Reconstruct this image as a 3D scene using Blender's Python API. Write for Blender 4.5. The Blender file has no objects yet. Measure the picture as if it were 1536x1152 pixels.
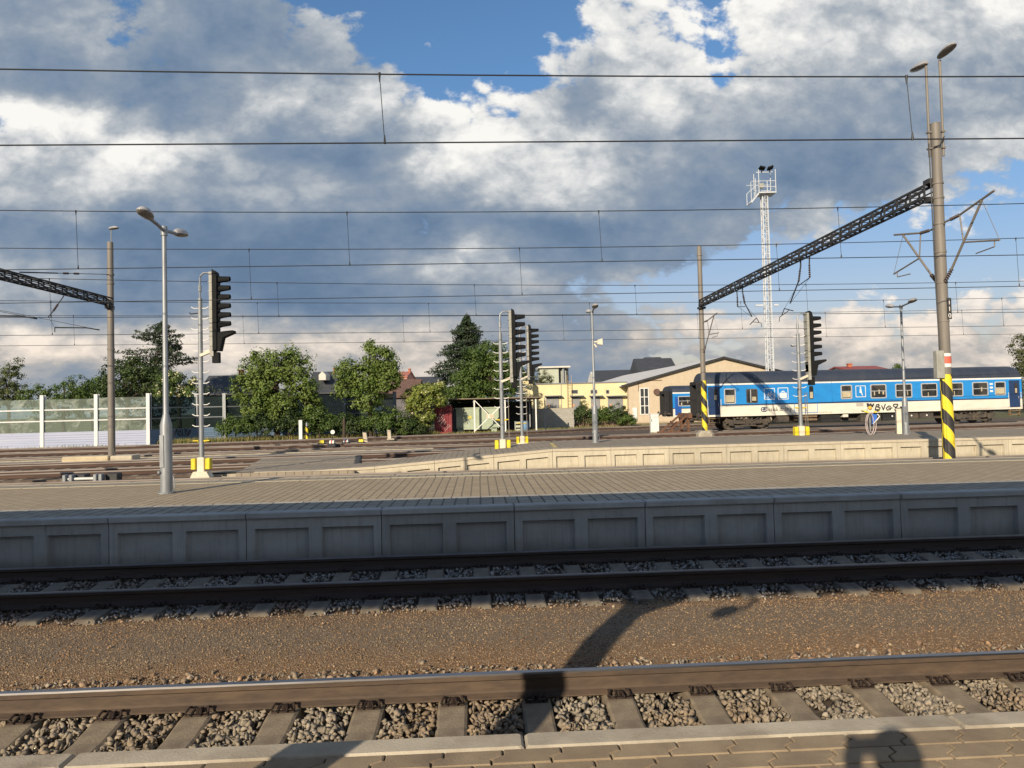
import bpy, bmesh, math, random
import numpy as np
from mathutils import Vector, Matrix, Euler
R = math.radians
random.seed(7); RS = np.random.RandomState(11)
SC = bpy.context.scene; COL = SC.collection

# ------------------------------------------------------------------ measured camera
F = 1100.0; CX = 768.0; CY = 576.0
YAW, PITCH, ROLL = R(2.62), R(1.72), -0.024
CAM = Vector((0, 0, 2.08))
fw = Vector((math.sin(YAW)*math.cos(PITCH), math.cos(YAW)*math.cos(PITCH), math.sin(PITCH)))
r0 = Vector((math.cos(YAW), -math.sin(YAW), 0)); u0 = r0.cross(fw)
rt = r0*math.cos(ROLL) + u0*math.sin(ROLL); up = u0*math.cos(ROLL) - r0*math.sin(ROLL)
def ray(px, py): return fw + rt*((px-CX)/F) - up*((py-CY)/F)
def PD(px, py, d): return CAM + ray(px, py)*d                      # survey point at a distance
def PY(px, py, Y): q = ray(px, py); return CAM + q*(Y/q.y)
def PZ(px, py, z): q = ray(px, py); return CAM + q*((z-CAM.z)/q.z)
def G(xp, d, z=0.0):                                               # ground point: metres right / ahead of the viewpoint
    return Vector((xp*math.cos(YAW)+d*math.sin(YAW), -xp*math.sin(YAW)+d*math.cos(YAW), z))
def GP(px, d, z=0.0):                                              # ground point under an image column
    q = ray(px, 600); h = q.x*math.sin(YAW)+q.y*math.cos(YAW); p = CAM+q*(d/h); return Vector((p.x, p.y, z))

# ------------------------------------------------------------------ mesh builder
class MB:
    def __init__(s): s.v=[]; s.f=[]; s.m=[]; s.mi=0
    def add(s, vs, fs):
        b=len(s.v); s.v += [tuple(p) for p in vs]; s.f += [tuple(i+b for i in f) for f in fs]; s.m += [s.mi]*len(fs); return s
    def mat(s, i): s.mi=i; return s
    def box(s, c, size, rz=0.0, rot=None):
        hx,hy,hz = size[0]/2,size[1]/2,size[2]/2
        M = rot if rot is not None else Matrix.Rotation(rz,3,'Z'); c=Vector(c)
        vs=[c+M@Vector((x*hx,y*hy,z*hz)) for x in(-1,1) for y in(-1,1) for z in(-1,1)]
        return s.add(vs,[(0,1,3,2),(4,6,7,5),(0,4,5,1),(2,3,7,6),(0,2,6,4),(1,5,7,3)])
    def bbox(s, c, size, b=.01, rz=0.0):                            # box with chamfered vertical and top edges
        x,y,z=size[0]/2,size[1]/2,size[2]
        out=[(-x+b,-y),(x-b,-y),(x,-y+b),(x,y-b),(x-b,y),(-x+b,y),(-x,y-b),(-x,-y+b)]
        k=[(px*(1-b/x),py*(1-b/y)) for px,py in out]
        M=Matrix.Rotation(rz,3,'Z'); c=Vector(c)
        vs=[c+M@Vector((p[0],p[1],-z/2)) for p in out]+[c+M@Vector((p[0],p[1],z/2-b)) for p in out]+[c+M@Vector((p[0],p[1],z/2)) for p in k]
        fs=[tuple(range(7,-1,-1)),tuple(range(16,24))]
        for r in (0,8):
            fs+=[(r+i,r+(i+1)%8,r+8+(i+1)%8,r+8+i) for i in range(8)]
        return s.add(vs,fs)
    def beam(s, a, b, w, h=None, upv=(0,0,1)):                      # square bar from a to b
        a=Vector(a); b=Vector(b); h=h or w; d=(b-a); L=d.length; d.normalize(); uv=Vector(upv)
        if abs(d.dot(uv))>.99: uv=Vector((1,0,0))
        x=d.cross(uv).normalized(); y=x.cross(d)
        vs=[p+x*(sx*w/2)+y*(sy*h/2) for p in (a,b) for sx,sy in ((-1,-1),(1,-1),(1,1),(-1,1))]
        return s.add(vs,[(3,2,1,0),(4,5,6,7)]+[(i,(i+1)%4,4+(i+1)%4,4+i) for i in range(4)])
    def tube(s, pts, r, n=8, cap=True):
        pts=[Vector(p) for p in pts]; rr=r if isinstance(r,(list,tuple)) else [r]*len(pts)
        b=len(s.v); N=len(pts); prev=None
        for i,p in enumerate(pts):
            d=(pts[min(i+1,N-1)]-pts[max(i-1,0)]).normalized()
            if prev is None:
                ref=Vector((0,0,1)) if abs(d.z)<.9 else Vector((1,0,0)); x=d.cross(ref).normalized()
            else: x=(prev-d*prev.dot(d)).normalized()
            y=d.cross(x); prev=x
            for k in range(n):
                a=2*math.pi*k/n; s.v.append(tuple(p+(x*math.cos(a)+y*math.sin(a))*rr[i]))
        fs=[]
        for i in range(N-1):
            for k in range(n): fs.append((b+i*n+k,b+i*n+(k+1)%n,b+(i+1)*n+(k+1)%n,b+(i+1)*n+k))
        if cap: fs+= [tuple(b+k for k in range(n-1,-1,-1)),tuple(b+(N-1)*n+k for k in range(n))]
        s.f+=fs; s.m+=[s.mi]*len(fs); return s
    def prism(s, out, o, ax, ay, az, t):                            # outline in (ax,ay) from o, thickness t along az
        o=Vector(o);ax=Vector(ax);ay=Vector(ay);az=Vector(az); n=len(out)
        vs=[o+ax*p[0]+ay*p[1] for p in out]+[o+ax*p[0]+ay*p[1]+az*t for p in out]
        fs=[tuple(range(n-1,-1,-1)),tuple(range(n,2*n))]+[(i,(i+1)%n,n+(i+1)%n,n+i) for i in range(n)]
        return s.add(vs,fs)
    def ball(s, c, r, nu=10, nv=7, M=None):
        c=Vector(c); r=r if isinstance(r,(tuple,list)) else (r,r,r); vs=[];fs=[]
        for j in range(nv+1):
            t=math.pi*j/nv
            for i in range(nu):
                a=2*math.pi*i/nu; q=Vector((r[0]*math.sin(t)*math.cos(a),r[1]*math.sin(t)*math.sin(a),r[2]*math.cos(t)))
                vs.append(c+(M@q if M else q))
        for j in range(nv):
            for i in range(nu): fs.append((j*nu+i,(j+1)*nu+i,(j+1)*nu+(i+1)%nu,j*nu+(i+1)%nu))
        return s.add(vs,fs)
    def build(s, name, mat, parent=None, smooth=False, off=True, loc=None):
        mats = mat if isinstance(mat,(list,tuple)) else [mat]
        me=bpy.data.meshes.new(name)
        o=Vector((0,0,0))
        if parent is not None and off:
            o=Vector(parent.location)
            if parent.parent: o=o+Vector(parent.parent.location)
        me.from_pydata([(p[0]-o.x,p[1]-o.y,p[2]-o.z) for p in s.v],[],s.f)
        for m in mats: me.materials.append(m)
        if len(mats)>1: me.polygons.foreach_set('material_index',s.m)
        bm=bmesh.new(); bm.from_mesh(me); bmesh.ops.recalc_face_normals(bm,faces=bm.faces); bm.to_mesh(me); bm.free()
        if smooth:
            me.polygons.foreach_set('use_smooth',[True]*len(me.polygons))
            try: me.set_sharp_from_angle(angle=R(38))
            except Exception: pass
        ob=bpy.data.objects.new(name,me); COL.objects.link(ob)
        if parent is not None: ob.parent=parent
        return ob
def np_mesh(name, V, Fq, mat, parent=None, k=3):
    me=bpy.data.meshes.new(name); nv=len(V); nf=len(Fq)
    me.vertices.add(nv); me.vertices.foreach_set('co',np.asarray(V,dtype=np.float32).ravel())
    me.loops.add(nf*k); me.loops.foreach_set('vertex_index',np.asarray(Fq,dtype=np.int32).ravel())
    me.polygons.add(nf); me.polygons.foreach_set('loop_start',np.arange(0,nf*k,k,dtype=np.int32))
    me.update(calc_edges=True); me.validate()
    for m in (mat if isinstance(mat,(list,tuple)) else [mat]): me.materials.append(m)
    ob=bpy.data.objects.new(name,me); COL.objects.link(ob)
    if parent is not None: ob.parent=parent
    return ob
def tag(o, label=None, cat=None, group=None, kind=None):
    if label: o['label']=label
    if cat: o['category']=cat
    if group: o['group']=group
    if kind: o['kind']=kind
    return o
def thing(name, label, cat, loc=(0,0,0), rz=0.0, group=None):
    o=bpy.data.objects.new(name,None); COL.objects.link(o); o.empty_display_size=.2
    o.location=loc; o.rotation_euler=(0,0,rz); tag(o,label,cat,group); return o
def struct(name, loc=(0,0,0), label=None, cat=None):
    o=bpy.data.objects.new(name,None); COL.objects.link(o); o.location=loc; o['kind']='structure'
    return tag(o,label,cat)
KIDS={}
def kids(o): return [c for c in bpy.data.objects if c.parent is o]
def dup(src, loc, rz=None, label=None, sc=None, tree=None):
    tree = tree or {}
    c=src.copy(); COL.objects.link(c); c.location=loc
    if rz is not None: c.rotation_euler=(0,0,rz)
    if label: c['label']=label
    if sc: c.scale=(sc,sc,sc)
    for k in kids(src):
        a=k.copy(); COL.objects.link(a); a.parent=c
        for g in kids(k):
            b=g.copy(); COL.objects.link(b); b.parent=a
    return c

# ------------------------------------------------------------------ materials
def S(r,g,b):
    def l(c): c/=255.0; return c/12.92 if c<=.04045 else ((c+.055)/1.055)**2.4
    return (l(r),l(g),l(b),1)
class NT:
    def __init__(s, nt): s.nt=nt
    def n(s, t, **kw):
        nd=s.nt.nodes.new(t)
        for k,v in kw.items():
            if k in ('ins',):
                for kk,vv in v.items():
                    nd.inputs[kk].default_value=vv
            else: setattr(nd,k,v)
        return nd
    def l(s,a,b): s.nt.links.new(a,b)
    def math(s,op,a,b=None,c=None,clamp=False):
        nd=s.nt.nodes.new('ShaderNodeMath'); nd.operation=op; nd.use_clamp=clamp
        for i,x in enumerate((a,b,c)):
            if x is None: continue
            if isinstance(x,(int,float)): nd.inputs[i].default_value=x
            else: s.l(x,nd.inputs[i])
        return nd.outputs[0]
    def mix(s,fac,a,b,bt='MIX'):
        nd=s.nt.nodes.new('ShaderNodeMix'); nd.data_type='RGBA'; nd.blend_type=bt
        for i,x in ((0,fac),(6,a),(7,b)):
            if isinstance(x,(int,float)): nd.inputs[i].default_value=x
            elif isinstance(x,tuple): nd.inputs[i].default_value=x
            else: s.l(x,nd.inputs[i])
        return nd.outputs[2]
    def noise(s,vec,scale,detail=5,rough=.6,dist=0.0):
        nd=s.n('ShaderNodeTexNoise'); nd.inputs['Scale'].default_value=scale; nd.inputs['Detail'].default_value=detail
        nd.inputs['Roughness'].default_value=rough; nd.inputs['Distortion'].default_value=dist
        if vec is not None: s.l(vec,nd.inputs['Vector'])
        return nd.outputs['Fac']
    def rng(s,val,a,b,c=0.0,d=1.0,smooth=False):
        nd=s.n('ShaderNodeMapRange'); nd.interpolation_type='SMOOTHSTEP' if smooth else 'LINEAR'
        s.l(val,nd.inputs[0])
        for i,x in enumerate((a,b,c,d)): nd.inputs[i+1].default_value=x
        return nd.outputs[0]
    def mapping(s,vec,scale=(1,1,1),rot=(0,0,0),loc=(0,0,0)):
        nd=s.n('ShaderNodeMapping'); s.l(vec,nd.inputs[0]); nd.inputs['Scale'].default_value=scale
        nd.inputs['Rotation'].default_value=rot; nd.inputs['Location'].default_value=loc; return nd.outputs[0]
def newmat(name):
    m=bpy.data.materials.new(name); m.use_nodes=True; t=NT(m.node_tree)
    b=m.node_tree.nodes['Principled BSDF']; return m,t,b
def mat(name, c1, c2=None, c3=None, rough=.8, metal=0.0, scale=6.0, stretch=(1,1,1), bump=0.0, bscale=None, island=0.0,
        lo=.35, hi=.65, big=0.0, bigscale=.6, spec=None, world=False, dirt=None, dirtz=(0,1)):
    m,t,b=newmat(name)
    if world: vec=t.n('ShaderNodeNewGeometry').outputs['Position']
    else: vec=t.n('ShaderNodeTexCoord').outputs['Object']
    col=c1
    if c2:
        f=t.rng(t.noise(t.mapping(vec,stretch),scale),lo,hi); col=t.mix(f,c1,c2)
    if c3:
        f=t.rng(t.noise(t.mapping(vec,stretch,loc=(7,3,1)),scale*.37,6),.48,.72); col=t.mix(f,col,c3)
    if island:
        g=t.n('ShaderNodeNewGeometry').outputs['Random Per Island']
        hs=t.n('ShaderNodeHueSaturation'); t.l(t.rng(g,0,1,1-island,1+island),hs.inputs['Value'])
        if isinstance(col,tuple): hs.inputs['Color'].default_value=col
        else: t.l(col,hs.inputs['Color'])
        col=hs.outputs[0]
    if big:
        f=t.rng(t.noise(vec,bigscale,4),.3,.7,1-big,1+big)
        hs=t.n('ShaderNodeHueSaturation'); t.l(f,hs.inputs['Value'])
        if isinstance(col,tuple): hs.inputs['Color'].default_value=col
        else: t.l(col,hs.inputs['Color'])
        col=hs.outputs[0]
    if isinstance(col,tuple): b.inputs['Base Color'].default_value=col
    else: t.l(col,b.inputs['Base Color'])
    b.inputs['Roughness'].default_value=rough; b.inputs['Metallic'].default_value=metal
    if spec is not None: b.inputs['Specular IOR Level'].default_value=spec
    if bump:
        bn=t.n('ShaderNodeBump'); bn.inputs['Strength'].default_value=bump; bn.inputs['Distance'].default_value=.02
        t.l(t.noise(t.mapping(vec,stretch),bscale or scale*4,6,.65),bn.inputs['Height']); t.l(bn.outputs[0],b.inputs['Normal'])
    return m
MT={}
def stdmats():
    M=MT
    M['steel_top']=mat('polished_rail_head',(.3,.3,.315,1),(.2,.19,.19,1),rough=.33,metal=1.0,scale=3,stretch=(1,30,30))
    M['rail_rust']=mat('rusty_rail_side',(.088,.062,.044,1),(.06,.042,.031,1),(.115,.078,.052,1),rough=.8,scale=5,stretch=(1.2,3,5),bump=.25)
    M['yard_rail']=mat('dark_brown_yard_rail',(.07,.036,.024,1),(.045,.026,.02,1),(.1,.055,.035,1),rough=.8,scale=3,stretch=(.6,3,6))
    M['yard_head']=mat('worn_yard_rail_head',(.30,.265,.24,1),(.2,.17,.15,1),rough=.5,metal=.2,scale=.5)
    M['sleeper_shade']=mat('shaded_concrete_sleeper',(.17,.15,.12,1),(.12,.10,.08,1),(.085,.065,.05,1),rough=.92,scale=9,bump=.35,bscale=60)  # darker copy of the sleeper, canopy shade put into the colour
    M['shade_head']=mat('shaded_rail_head',(.16,.15,.145,1),(.11,.1,.1,1),rough=.5,metal=.7,scale=3)  # rail head darkened in colour for the track in shade
    M['rail_dark']=mat('shaded_rusty_rail_side',(.05,.034,.028,1),(.034,.025,.022,1),rough=.85,scale=4,stretch=(.6,3,6))  # rusty side with the shade on the second track painted in
    M['sleeper']=mat('weathered_concrete_sleeper',(.25,.205,.145,1),(.175,.14,.1,1),(.12,.085,.055,1),rough=.92,scale=9,bump=.35,bscale=60)
    M['sleeper_dark']=mat('dark_old_sleeper',(.1,.075,.055,1),(.06,.042,.032,1),rough=.95,scale=5)
    M['clip']=mat('rusty_rail_clip',(.022,.015,.012,1),(.045,.028,.02,1),rough=.7,metal=.2,scale=30)
    M['coping']=mat('worn_concrete_coping',(.47,.425,.345,1),(.38,.34,.275,1),(.23,.19,.14,1),rough=.9,scale=5,bump=.3,bscale=70,big=.12,bigscale=1.2)
    M['galv']=mat('galvanised_steel',(.27,.29,.31,1),(.21,.225,.24,1),rough=.5,metal=.35,scale=9,stretch=(1,1,.3))
    M['polegrey']=mat('grey_painted_mast',(.2,.18,.155,1),(.16,.145,.128,1),(.12,.108,.095,1),rough=.6,scale=3,stretch=(1,1,.2),bump=.05)
    M['darksteel']=mat('dark_lattice_steel',(.026,.029,.034,1),(.045,.046,.05,1),rough=.7,scale=6,spec=.25)
    M['wire']=mat('weathered_wire',(.03,.032,.036,1),rough=.6,metal=.4)
    M['insul']=mat('brown_insulator',(.05,.035,.03,1),rough=.35)
    M['lampglass']=mat('lamp_diffuser',(.13,.125,.12,1),(.2,.19,.18,1),rough=.2,scale=14)
    M['lampshell']=mat('lamp_housing',(.36,.36,.37,1),(.28,.28,.29,1),rough=.45,scale=8)
    M['white']=mat('white_paint',(.75,.75,.73,1),(.62,.61,.58,1),rough=.6,scale=5)
    M['cream']=mat('cream_paint',(.68,.62,.48,1),(.55,.5,.4,1),rough=.65,scale=4,big=.1)
    M['yellow']=mat('signal_yellow',(.75,.6,.02,1),(.6,.46,.02,1),rough=.55,scale=5)
    M['black']=mat('black_paint',(.02,.02,.022,1),(.035,.035,.036,1),rough=.6,scale=6)
    M['sigdark']=mat('dark_signal_housing',(.008,.009,.010,1),(.013,.014,.015,1),rough=.75,scale=6,spec=.15)
    M['sigpale']=mat('pale_signal_back',(.33,.33,.3,1),(.26,.26,.23,1),rough=.6,scale=5)
    M['lens']=mat('signal_lens',(.02,.02,.025,1),rough=.12)
    M['concrete']=mat('plain_concrete',(.4,.36,.28,1),(.31,.28,.22,1),(.22,.19,.15,1),rough=.9,scale=6,bump=.2,bscale=50)
    M['red']=mat('red_paint',(.5,.06,.03,1),(.4,.05,.03,1),rough=.6)
    M['bark']=mat('tree_bark',(.07,.05,.035,1),(.045,.034,.026,1),rough=.95,scale=7,stretch=(1,1,.25),bump=.4)
SUN_EL, SUN_AZ = R(22.7), R(27.4)          # light travels towards azimuth 28 deg right of +Y
def build_world():
    Ld=Vector((math.sin(SUN_AZ)*math.cos(SUN_EL),math.cos(SUN_AZ)*math.cos(SUN_EL),-math.sin(SUN_EL)))
    sl=bpy.data.lights.new('sun','SUN'); sl.energy=SUN_E; sl.angle=R(.5); sl.color=(1,.845,.635)
    so=bpy.data.objects.new('sun',sl); COL.objects.link(so); so.location=(-20,-40,30); so.rotation_euler=Ld.to_track_quat('-Z','Y').to_euler()
    w=bpy.data.worlds.new('World'); SC.world=w; w.use_nodes=True; nt=w.node_tree; nt.nodes.clear(); t=NT(nt)
    out=t.n('ShaderNodeOutputWorld'); bg=t.n('ShaderNodeBackground'); t.l(bg.outputs[0],out.inputs[0])
    BS=.1; bg.inputs[1].default_value=BS
    sky=t.n('ShaderNodeTexSky'); sky.sky_type='NISHITA'; sky.sun_disc=False; sky.sun_elevation=SUN_EL; sky.sun_rotation=math.pi+SUN_AZ
    sky.air_density=1.0; sky.dust_density=1.2; sky.ozone_density=1.6
    # cloud map over directions: columns = x/|y|, rows = z/|y|
    B=np.array([
     [150,145,150,122,135,170,170,180,180,190,190,215,236,180,185,190,225],
     [145,140,168,115,125,160,165,180,180,195,205,236,232,172,186,168,190],
     [135,130,128,115,150,145,165,180,190,178,190,205,200,165,160,160,155],
     [222,245,160,112,192,190,195,228,222,122,198,185,150,148,140,150,160],
     [188,175,238,215,125,110,108,228,212,190,160,150,128,122,125,168,192],
     [160,188,205,172,165,168,138,168,205,192,150,118,108,108,130,196,170],
     [102,104,104,108,108,108,108,122,108,108,118,135,162,192,190,190,190],
     [172,150,112,102, 98,102,122,188,150,108,114,130,180,190,190,190,190],
     [138,128,112,112,102,102,112,124,160,140,170,180,185,190,190,205,208],
     [236,228,212,222,196,210,206,176,152,136,182,202,212,206,222,215,222],
     [160,152,172,184,162,182,188,192,134,132,142,172,154,144,164,168,172],
     [150,150,160,165,160,170,175,180,140,135,140,165,150,145,155,160,165]],float)
    Mk=np.array([
     [1,1,.5,.95,1,.12,0,.05,.05,.3,.6,.12,1,1,1,1,1],
     [1,1,.62,1,1,1,.15,.08,.1,.35,.95,.38,1,1,1,1,1],
     [1,1,1,1,1,1,.62,.12,.05,.92,1,.48,1,1,1,1,1],
     [.45,1,1,1,1,1,.9,.42,.9,1,1,1,1,1,1,1,1],
     [1,1,1,1,1,1,1,1,1,1,1,1,1,1,1,.9,.65],
     [1,1,1,1,1,1,1,1,1,1,1,1,1,1,1,.7,.25],
     [1,1,1,1,1,1,1,1,1,1,1,1,.85,.6,.35,.25,.2],
     [1,1,1,1,1,1,1,1,1,1,.95,.6,.25,.12,.12,.05,.05],
     [1,1,1,1,1,1,1,1,.9,.65,.3,.2,.15,.4,.2,.45,.7],
     [1,1,1,1,1,1,1,1,.95,.85,.7,.7,.7,.8,.7,.8,.8],
     [1,1,1,1,1,1,1,1,.95,.9,.85,.8,.8,.8,.8,.8,.8],
     [1,1,1,1,1,1,1,1,1,1,1,1,1,1,1,1,1]],float)
    def samp(A,px,py):
        gx=min(max(px/96.0,0),15.999); gy=min(max(py/56.0,0),10.999); i=int(gx); j=int(gy); a=gx-i; b=gy-j
        return (A[j,i]*(1-a)+A[j,i+1]*a)*(1-b)+(A[j+1,i]*(1-a)+A[j+1,i+1]*a)*b
    U0,U1,NU=-.72,.84,26; VR=[.0,.045,.095,.15,.2,.25,.3,.355,.41,.465,.52,.58]
    tc=t.n('ShaderNodeTexCoord').outputs['Generated']
    nrm=t.n('ShaderNodeVectorMath',operation='NORMALIZE'); t.l(tc,nrm.inputs[0])
    sp=t.n('ShaderNodeSeparateXYZ'); t.l(nrm.outputs[0],sp.inputs[0])
    ay=t.math('MAXIMUM',t.math('ABSOLUTE',sp.outputs[1]),.22)
    u=t.math('DIVIDE',sp.outputs[0],ay); v=t.math('DIVIDE',t.math('MAXIMUM',sp.outputs[2],0.0),ay)
    cb=t.n('ShaderNodeCombineXYZ'); t.l(u,cb.inputs[0]); t.l(v,cb.inputs[1]); uv=cb.outputs[0]
    # far clouds are flattened: finer noise towards the horizon
    st=t.n('ShaderNodeCombineXYZ'); t.l(u,st.inputs[0]); t.l(t.math('POWER',t.math('ADD',v,.02),.75),st.inputs[1]); suv=st.outputs[0]
    def cnoise(vec,sc,det,rg,dist=0,loc=(0,0,0)):
        nd=t.n('ShaderNodeTexNoise'); nd.inputs['Scale'].default_value=sc; nd.inputs['Detail'].default_value=det
        nd.inputs['Roughness'].default_value=rg; nd.inputs['Distortion'].default_value=dist
        t.l(t.mapping(vec,(1,1.5,1),loc=loc),nd.inputs['Vector']); return nd
    w1=cnoise(suv,5.5,5,.58); w2=cnoise(suv,5.5,5,.58,loc=(3.7,9.1,2))
    du=t.math('MULTIPLY',t.math('SUBTRACT',w1.outputs['Fac'],.5),.20); dv=t.math('MULTIPLY',t.math('SUBTRACT',w2.outputs['Fac'],.5),.13)
    uu=t.math('ADD',u,du); vv=t.math('ADD',v,t.math('MULTIPLY',dv,t.rng(v,0,.25,.35,1)))
    uf=t.rng(uu,U0,U1)
    rows=[]
    for vi in VR:
        cr=t.n('ShaderNodeValToRGB'); cr.color_ramp.interpolation='EASE'; el=cr.color_ramp.elements
        for k in range(NU):
            ui=U0+(U1-U0)*k/(NU-1); q=Vector((ui,1,vi)); dd=q.dot(fw)
            px=CX+F*q.dot(rt)/dd; py=CY-F*q.dot(up)/dd
            e=el[k] if k<2 else el.new(k/(NU-1))
            e.position=k/(NU-1); e.color=((samp(B,px,py)/255-.5)*1.05+.515,samp(Mk,px,py),0,1)
        t.l(uf,cr.inputs[0]); rows.append(cr.outputs[0])
    cur=rows[0]
    for i in range(1,len(VR)):
        cur=t.mix(t.rng(vv,VR[i-1],VR[i],smooth=True),cur,rows[i])
    sc2=t.n('ShaderNodeSeparateColor'); t.l(cur,sc2.inputs[0]); br=sc2.outputs[0]; mk=sc2.outputs[1]
    n1=cnoise(suv,10,6,.66,.35,loc=(1,4,8)).outputs['Fac']; n2=cnoise(suv,30,4,.62,.2,loc=(5,1,3)).outputs['Fac']
    wn=t.n('ShaderNodeVectorMath',operation='SCALE'); t.l(w1.outputs['Color'],wn.inputs[0]); wn.inputs['Scale'].default_value=.12
    wv=t.n('ShaderNodeVectorMath',operation='ADD'); t.l(suv,wv.inputs[0]); t.l(wn.outputs[0],wv.inputs[1])
    vor=t.n('ShaderNodeTexVoronoi'); vor.feature='F1'; vor.inputs['Scale'].default_value=11; vor.inputs['Detail'].default_value=2.5; vor.inputs['Roughness'].default_value=.5; t.l(t.mapping(wv.outputs[0],(1,1.45,1),loc=(2.3,1.7,0)),vor.inputs['Vector'])
    puff=t.math('SUBTRACT',PUFF,vor.outputs['Distance'])
    n1=t.math('ADD',t.math('MULTIPLY',n1,.62),t.math('MULTIPLY',puff,.42))
    e=t.math('ADD',mk,t.math('ADD',t.math('MULTIPLY',t.math('SUBTRACT',n1,.5),1.35),t.math('MULTIPLY',t.math('SUBTRACT',n2,.5),.6)))
    mask=t.rng(e,.42,.68,smooth=True); mask=t.math('MULTIPLY',mask,t.rng(v,.7,1.5,1,.12))
    # billows: brighter rims and puffs where the cloud is bright, soft where it is dark
    amp=t.math('MULTIPLY',t.rng(br,.40,.80,.18,.60),t.rng(v,.06,.24,.95,1))
    bb=t.math('ADD',br,t.math('MULTIPLY',t.math('SUBTRACT',n1,.5),amp))
    bb=t.math('ADD',bb,t.math('MULTIPLY',t.math('SUBTRACT',n2,.5),t.math('MULTIPLY',amp,.55)))
    cr=t.n('ShaderNodeValToRGB'); el=cr.color_ramp.elements
    stops=[(.31,S(94,119,150)),(.41,S(107,130,158)),(.5,S(126,145,168)),(.6,S(147,160,176)),(.73,S(186,192,198)),(.84,S(224,225,225)),(.95,S(252,250,245))]
    for k,(p,c) in enumerate(stops):
        q=el[k] if k<2 else el.new(p); q.position=p; q.color=c
    t.l(bb,cr.inputs[0])
    warm=t.math('MULTIPLY',t.rng(v,.09,.19,1,0),t.rng(bb,.5,.75))
    ccol=t.mix(t.math('MULTIPLY',warm,.8),cr.outputs[0],t.mix(1.0,cr.outputs[0],(1.0,.86,.74,1),'MULTIPLY'))
    ms=t.n('ShaderNodeVectorMath',operation='SCALE'); t.l(ccol,ms.inputs[0]); ms.inputs['Scale'].default_value=1/BS*SKYC
    blue=t.mix(1.0,sky.outputs[0],t.mix(t.rng(v,.08,.45),(.76,.63,.65,1),SKYTINT),'MULTIPLY')
    # behind the viewpoint the sky is mostly the plain sky with some cloud
    fin=t.mix(mask,blue,ms.outputs[0]); t.l(fin,bg.inputs[0])
    w.cycles.sampling_method='MANUAL'; w.cycles.sample_map_resolution=512
PUFF=1.40; SUN_E=4.4; SKYC=.70; SKYTINT=(.64,.86,1.02,1)
# ------------------------------------------------------------------ stones
def rock_templates(n, pts, seed, flat=.75):
    rs=random.Random(seed); T=[]
    for _ in range(n):
        bm=bmesh.new()
        for _ in range(pts):
            v=Vector((rs.gauss(0,1),rs.gauss(0,1),rs.gauss(0,1))).normalized()*rs.uniform(.75,1)
            bm.verts.new((v.x,v.y*rs.uniform(.75,1),v.z*flat))
        r=bmesh.ops.convex_hull(bm,input=bm.verts)
        bmesh.ops.delete(bm,geom=list({g for g in list(r['geom_interior'])+list(r['geom_unused']) if isinstance(g,bmesh.types.BMVert)}),context='VERTS')
        bmesh.ops.triangulate(bm,faces=bm.faces); bm.verts.index_update()
        T.append((np.array([v.co[:] for v in bm.verts]),np.array([[v.index for v in f.verts] for f in bm.faces]))); bm.free()
    return T
def scatter(name, pos, size, mat, T, parent=None, seed=3):
    rs=np.random.RandomState(seed); n=len(pos); which=rs.randint(0,len(T),n); Vs=[];Fs=[];b=0
    for k,(tv,tf) in enumerate(T):
        idx=np.where(which==k)[0]; m=len(idx)
        if not m: continue
        q=rs.normal(size=(m,4)); q/=np.linalg.norm(q,axis=1)[:,None]; w,x,y,z=q.T
        Rm=np.stack([1-2*(y*y+z*z),2*(x*y-z*w),2*(x*z+y*w),2*(x*y+z*w),1-2*(x*x+z*z),2*(y*z-x*w),2*(x*z-y*w),2*(y*z+x*w),1-2*(x*x+y*y)],1).reshape(m,3,3)
        V=np.einsum('mij,vj->mvi',Rm,tv)*size[idx][:,None,None]+pos[idx][:,None,:]
        Vs.append(V.reshape(-1,3)); Fs.append((tf[None]+(np.arange(m)*len(tv))[:,None,None]+b).reshape(-1,3)); b+=m*len(tv)
    return np_mesh(name,np.concatenate(Vs),np.concatenate(Fs),mat,parent)

def rail_profile():
    return [(-.075,-.18),(.075,-.18),(.075,-.168),(.02,-.15),(.011,-.135),(.011,-.06),(.034,-.046),(.036,-.012),(.028,0),(-.028,0),(-.036,-.012),(-.034,-.046),(-.011,-.06),(-.011,-.135),(-.02,-.15),(-.075,-.168)]
def rail_mesh(mb, pts, low=False):
    """rail swept along ground points; slot 0 rusty sides, slot 1 polished running face"""
    pr=rail_profile(); n=len(pr); b=len(mb.v); N=len(pts)
    for i,p in enumerate(pts):
        d=(pts[min(i+1,N-1)]-pts[max(i-1,0)]); d.z=0; d.normalize(); s=Vector((-d.y,d.x,0))
        for a,z in pr: mb.v.append((p.x+s.x*a,p.y+s.y*a,p.z+z))
    for i in range(N-1):
        for k in range(n):
            mb.f.append((b+i*n+k,b+i*n+(k+1)%n,b+(i+1)*n+(k+1)%n,b+(i+1)*n+k)); mb.m.append(1 if k in ((7,8,9,10) if low else (8,9)) else 0)
    mb.f.append(tuple(b+k for k in range(n-1,-1,-1))); mb.m.append(0)
    mb.f.append(tuple(b+(N-1)*n+k for k in range(n))); mb.m.append(0)

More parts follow.
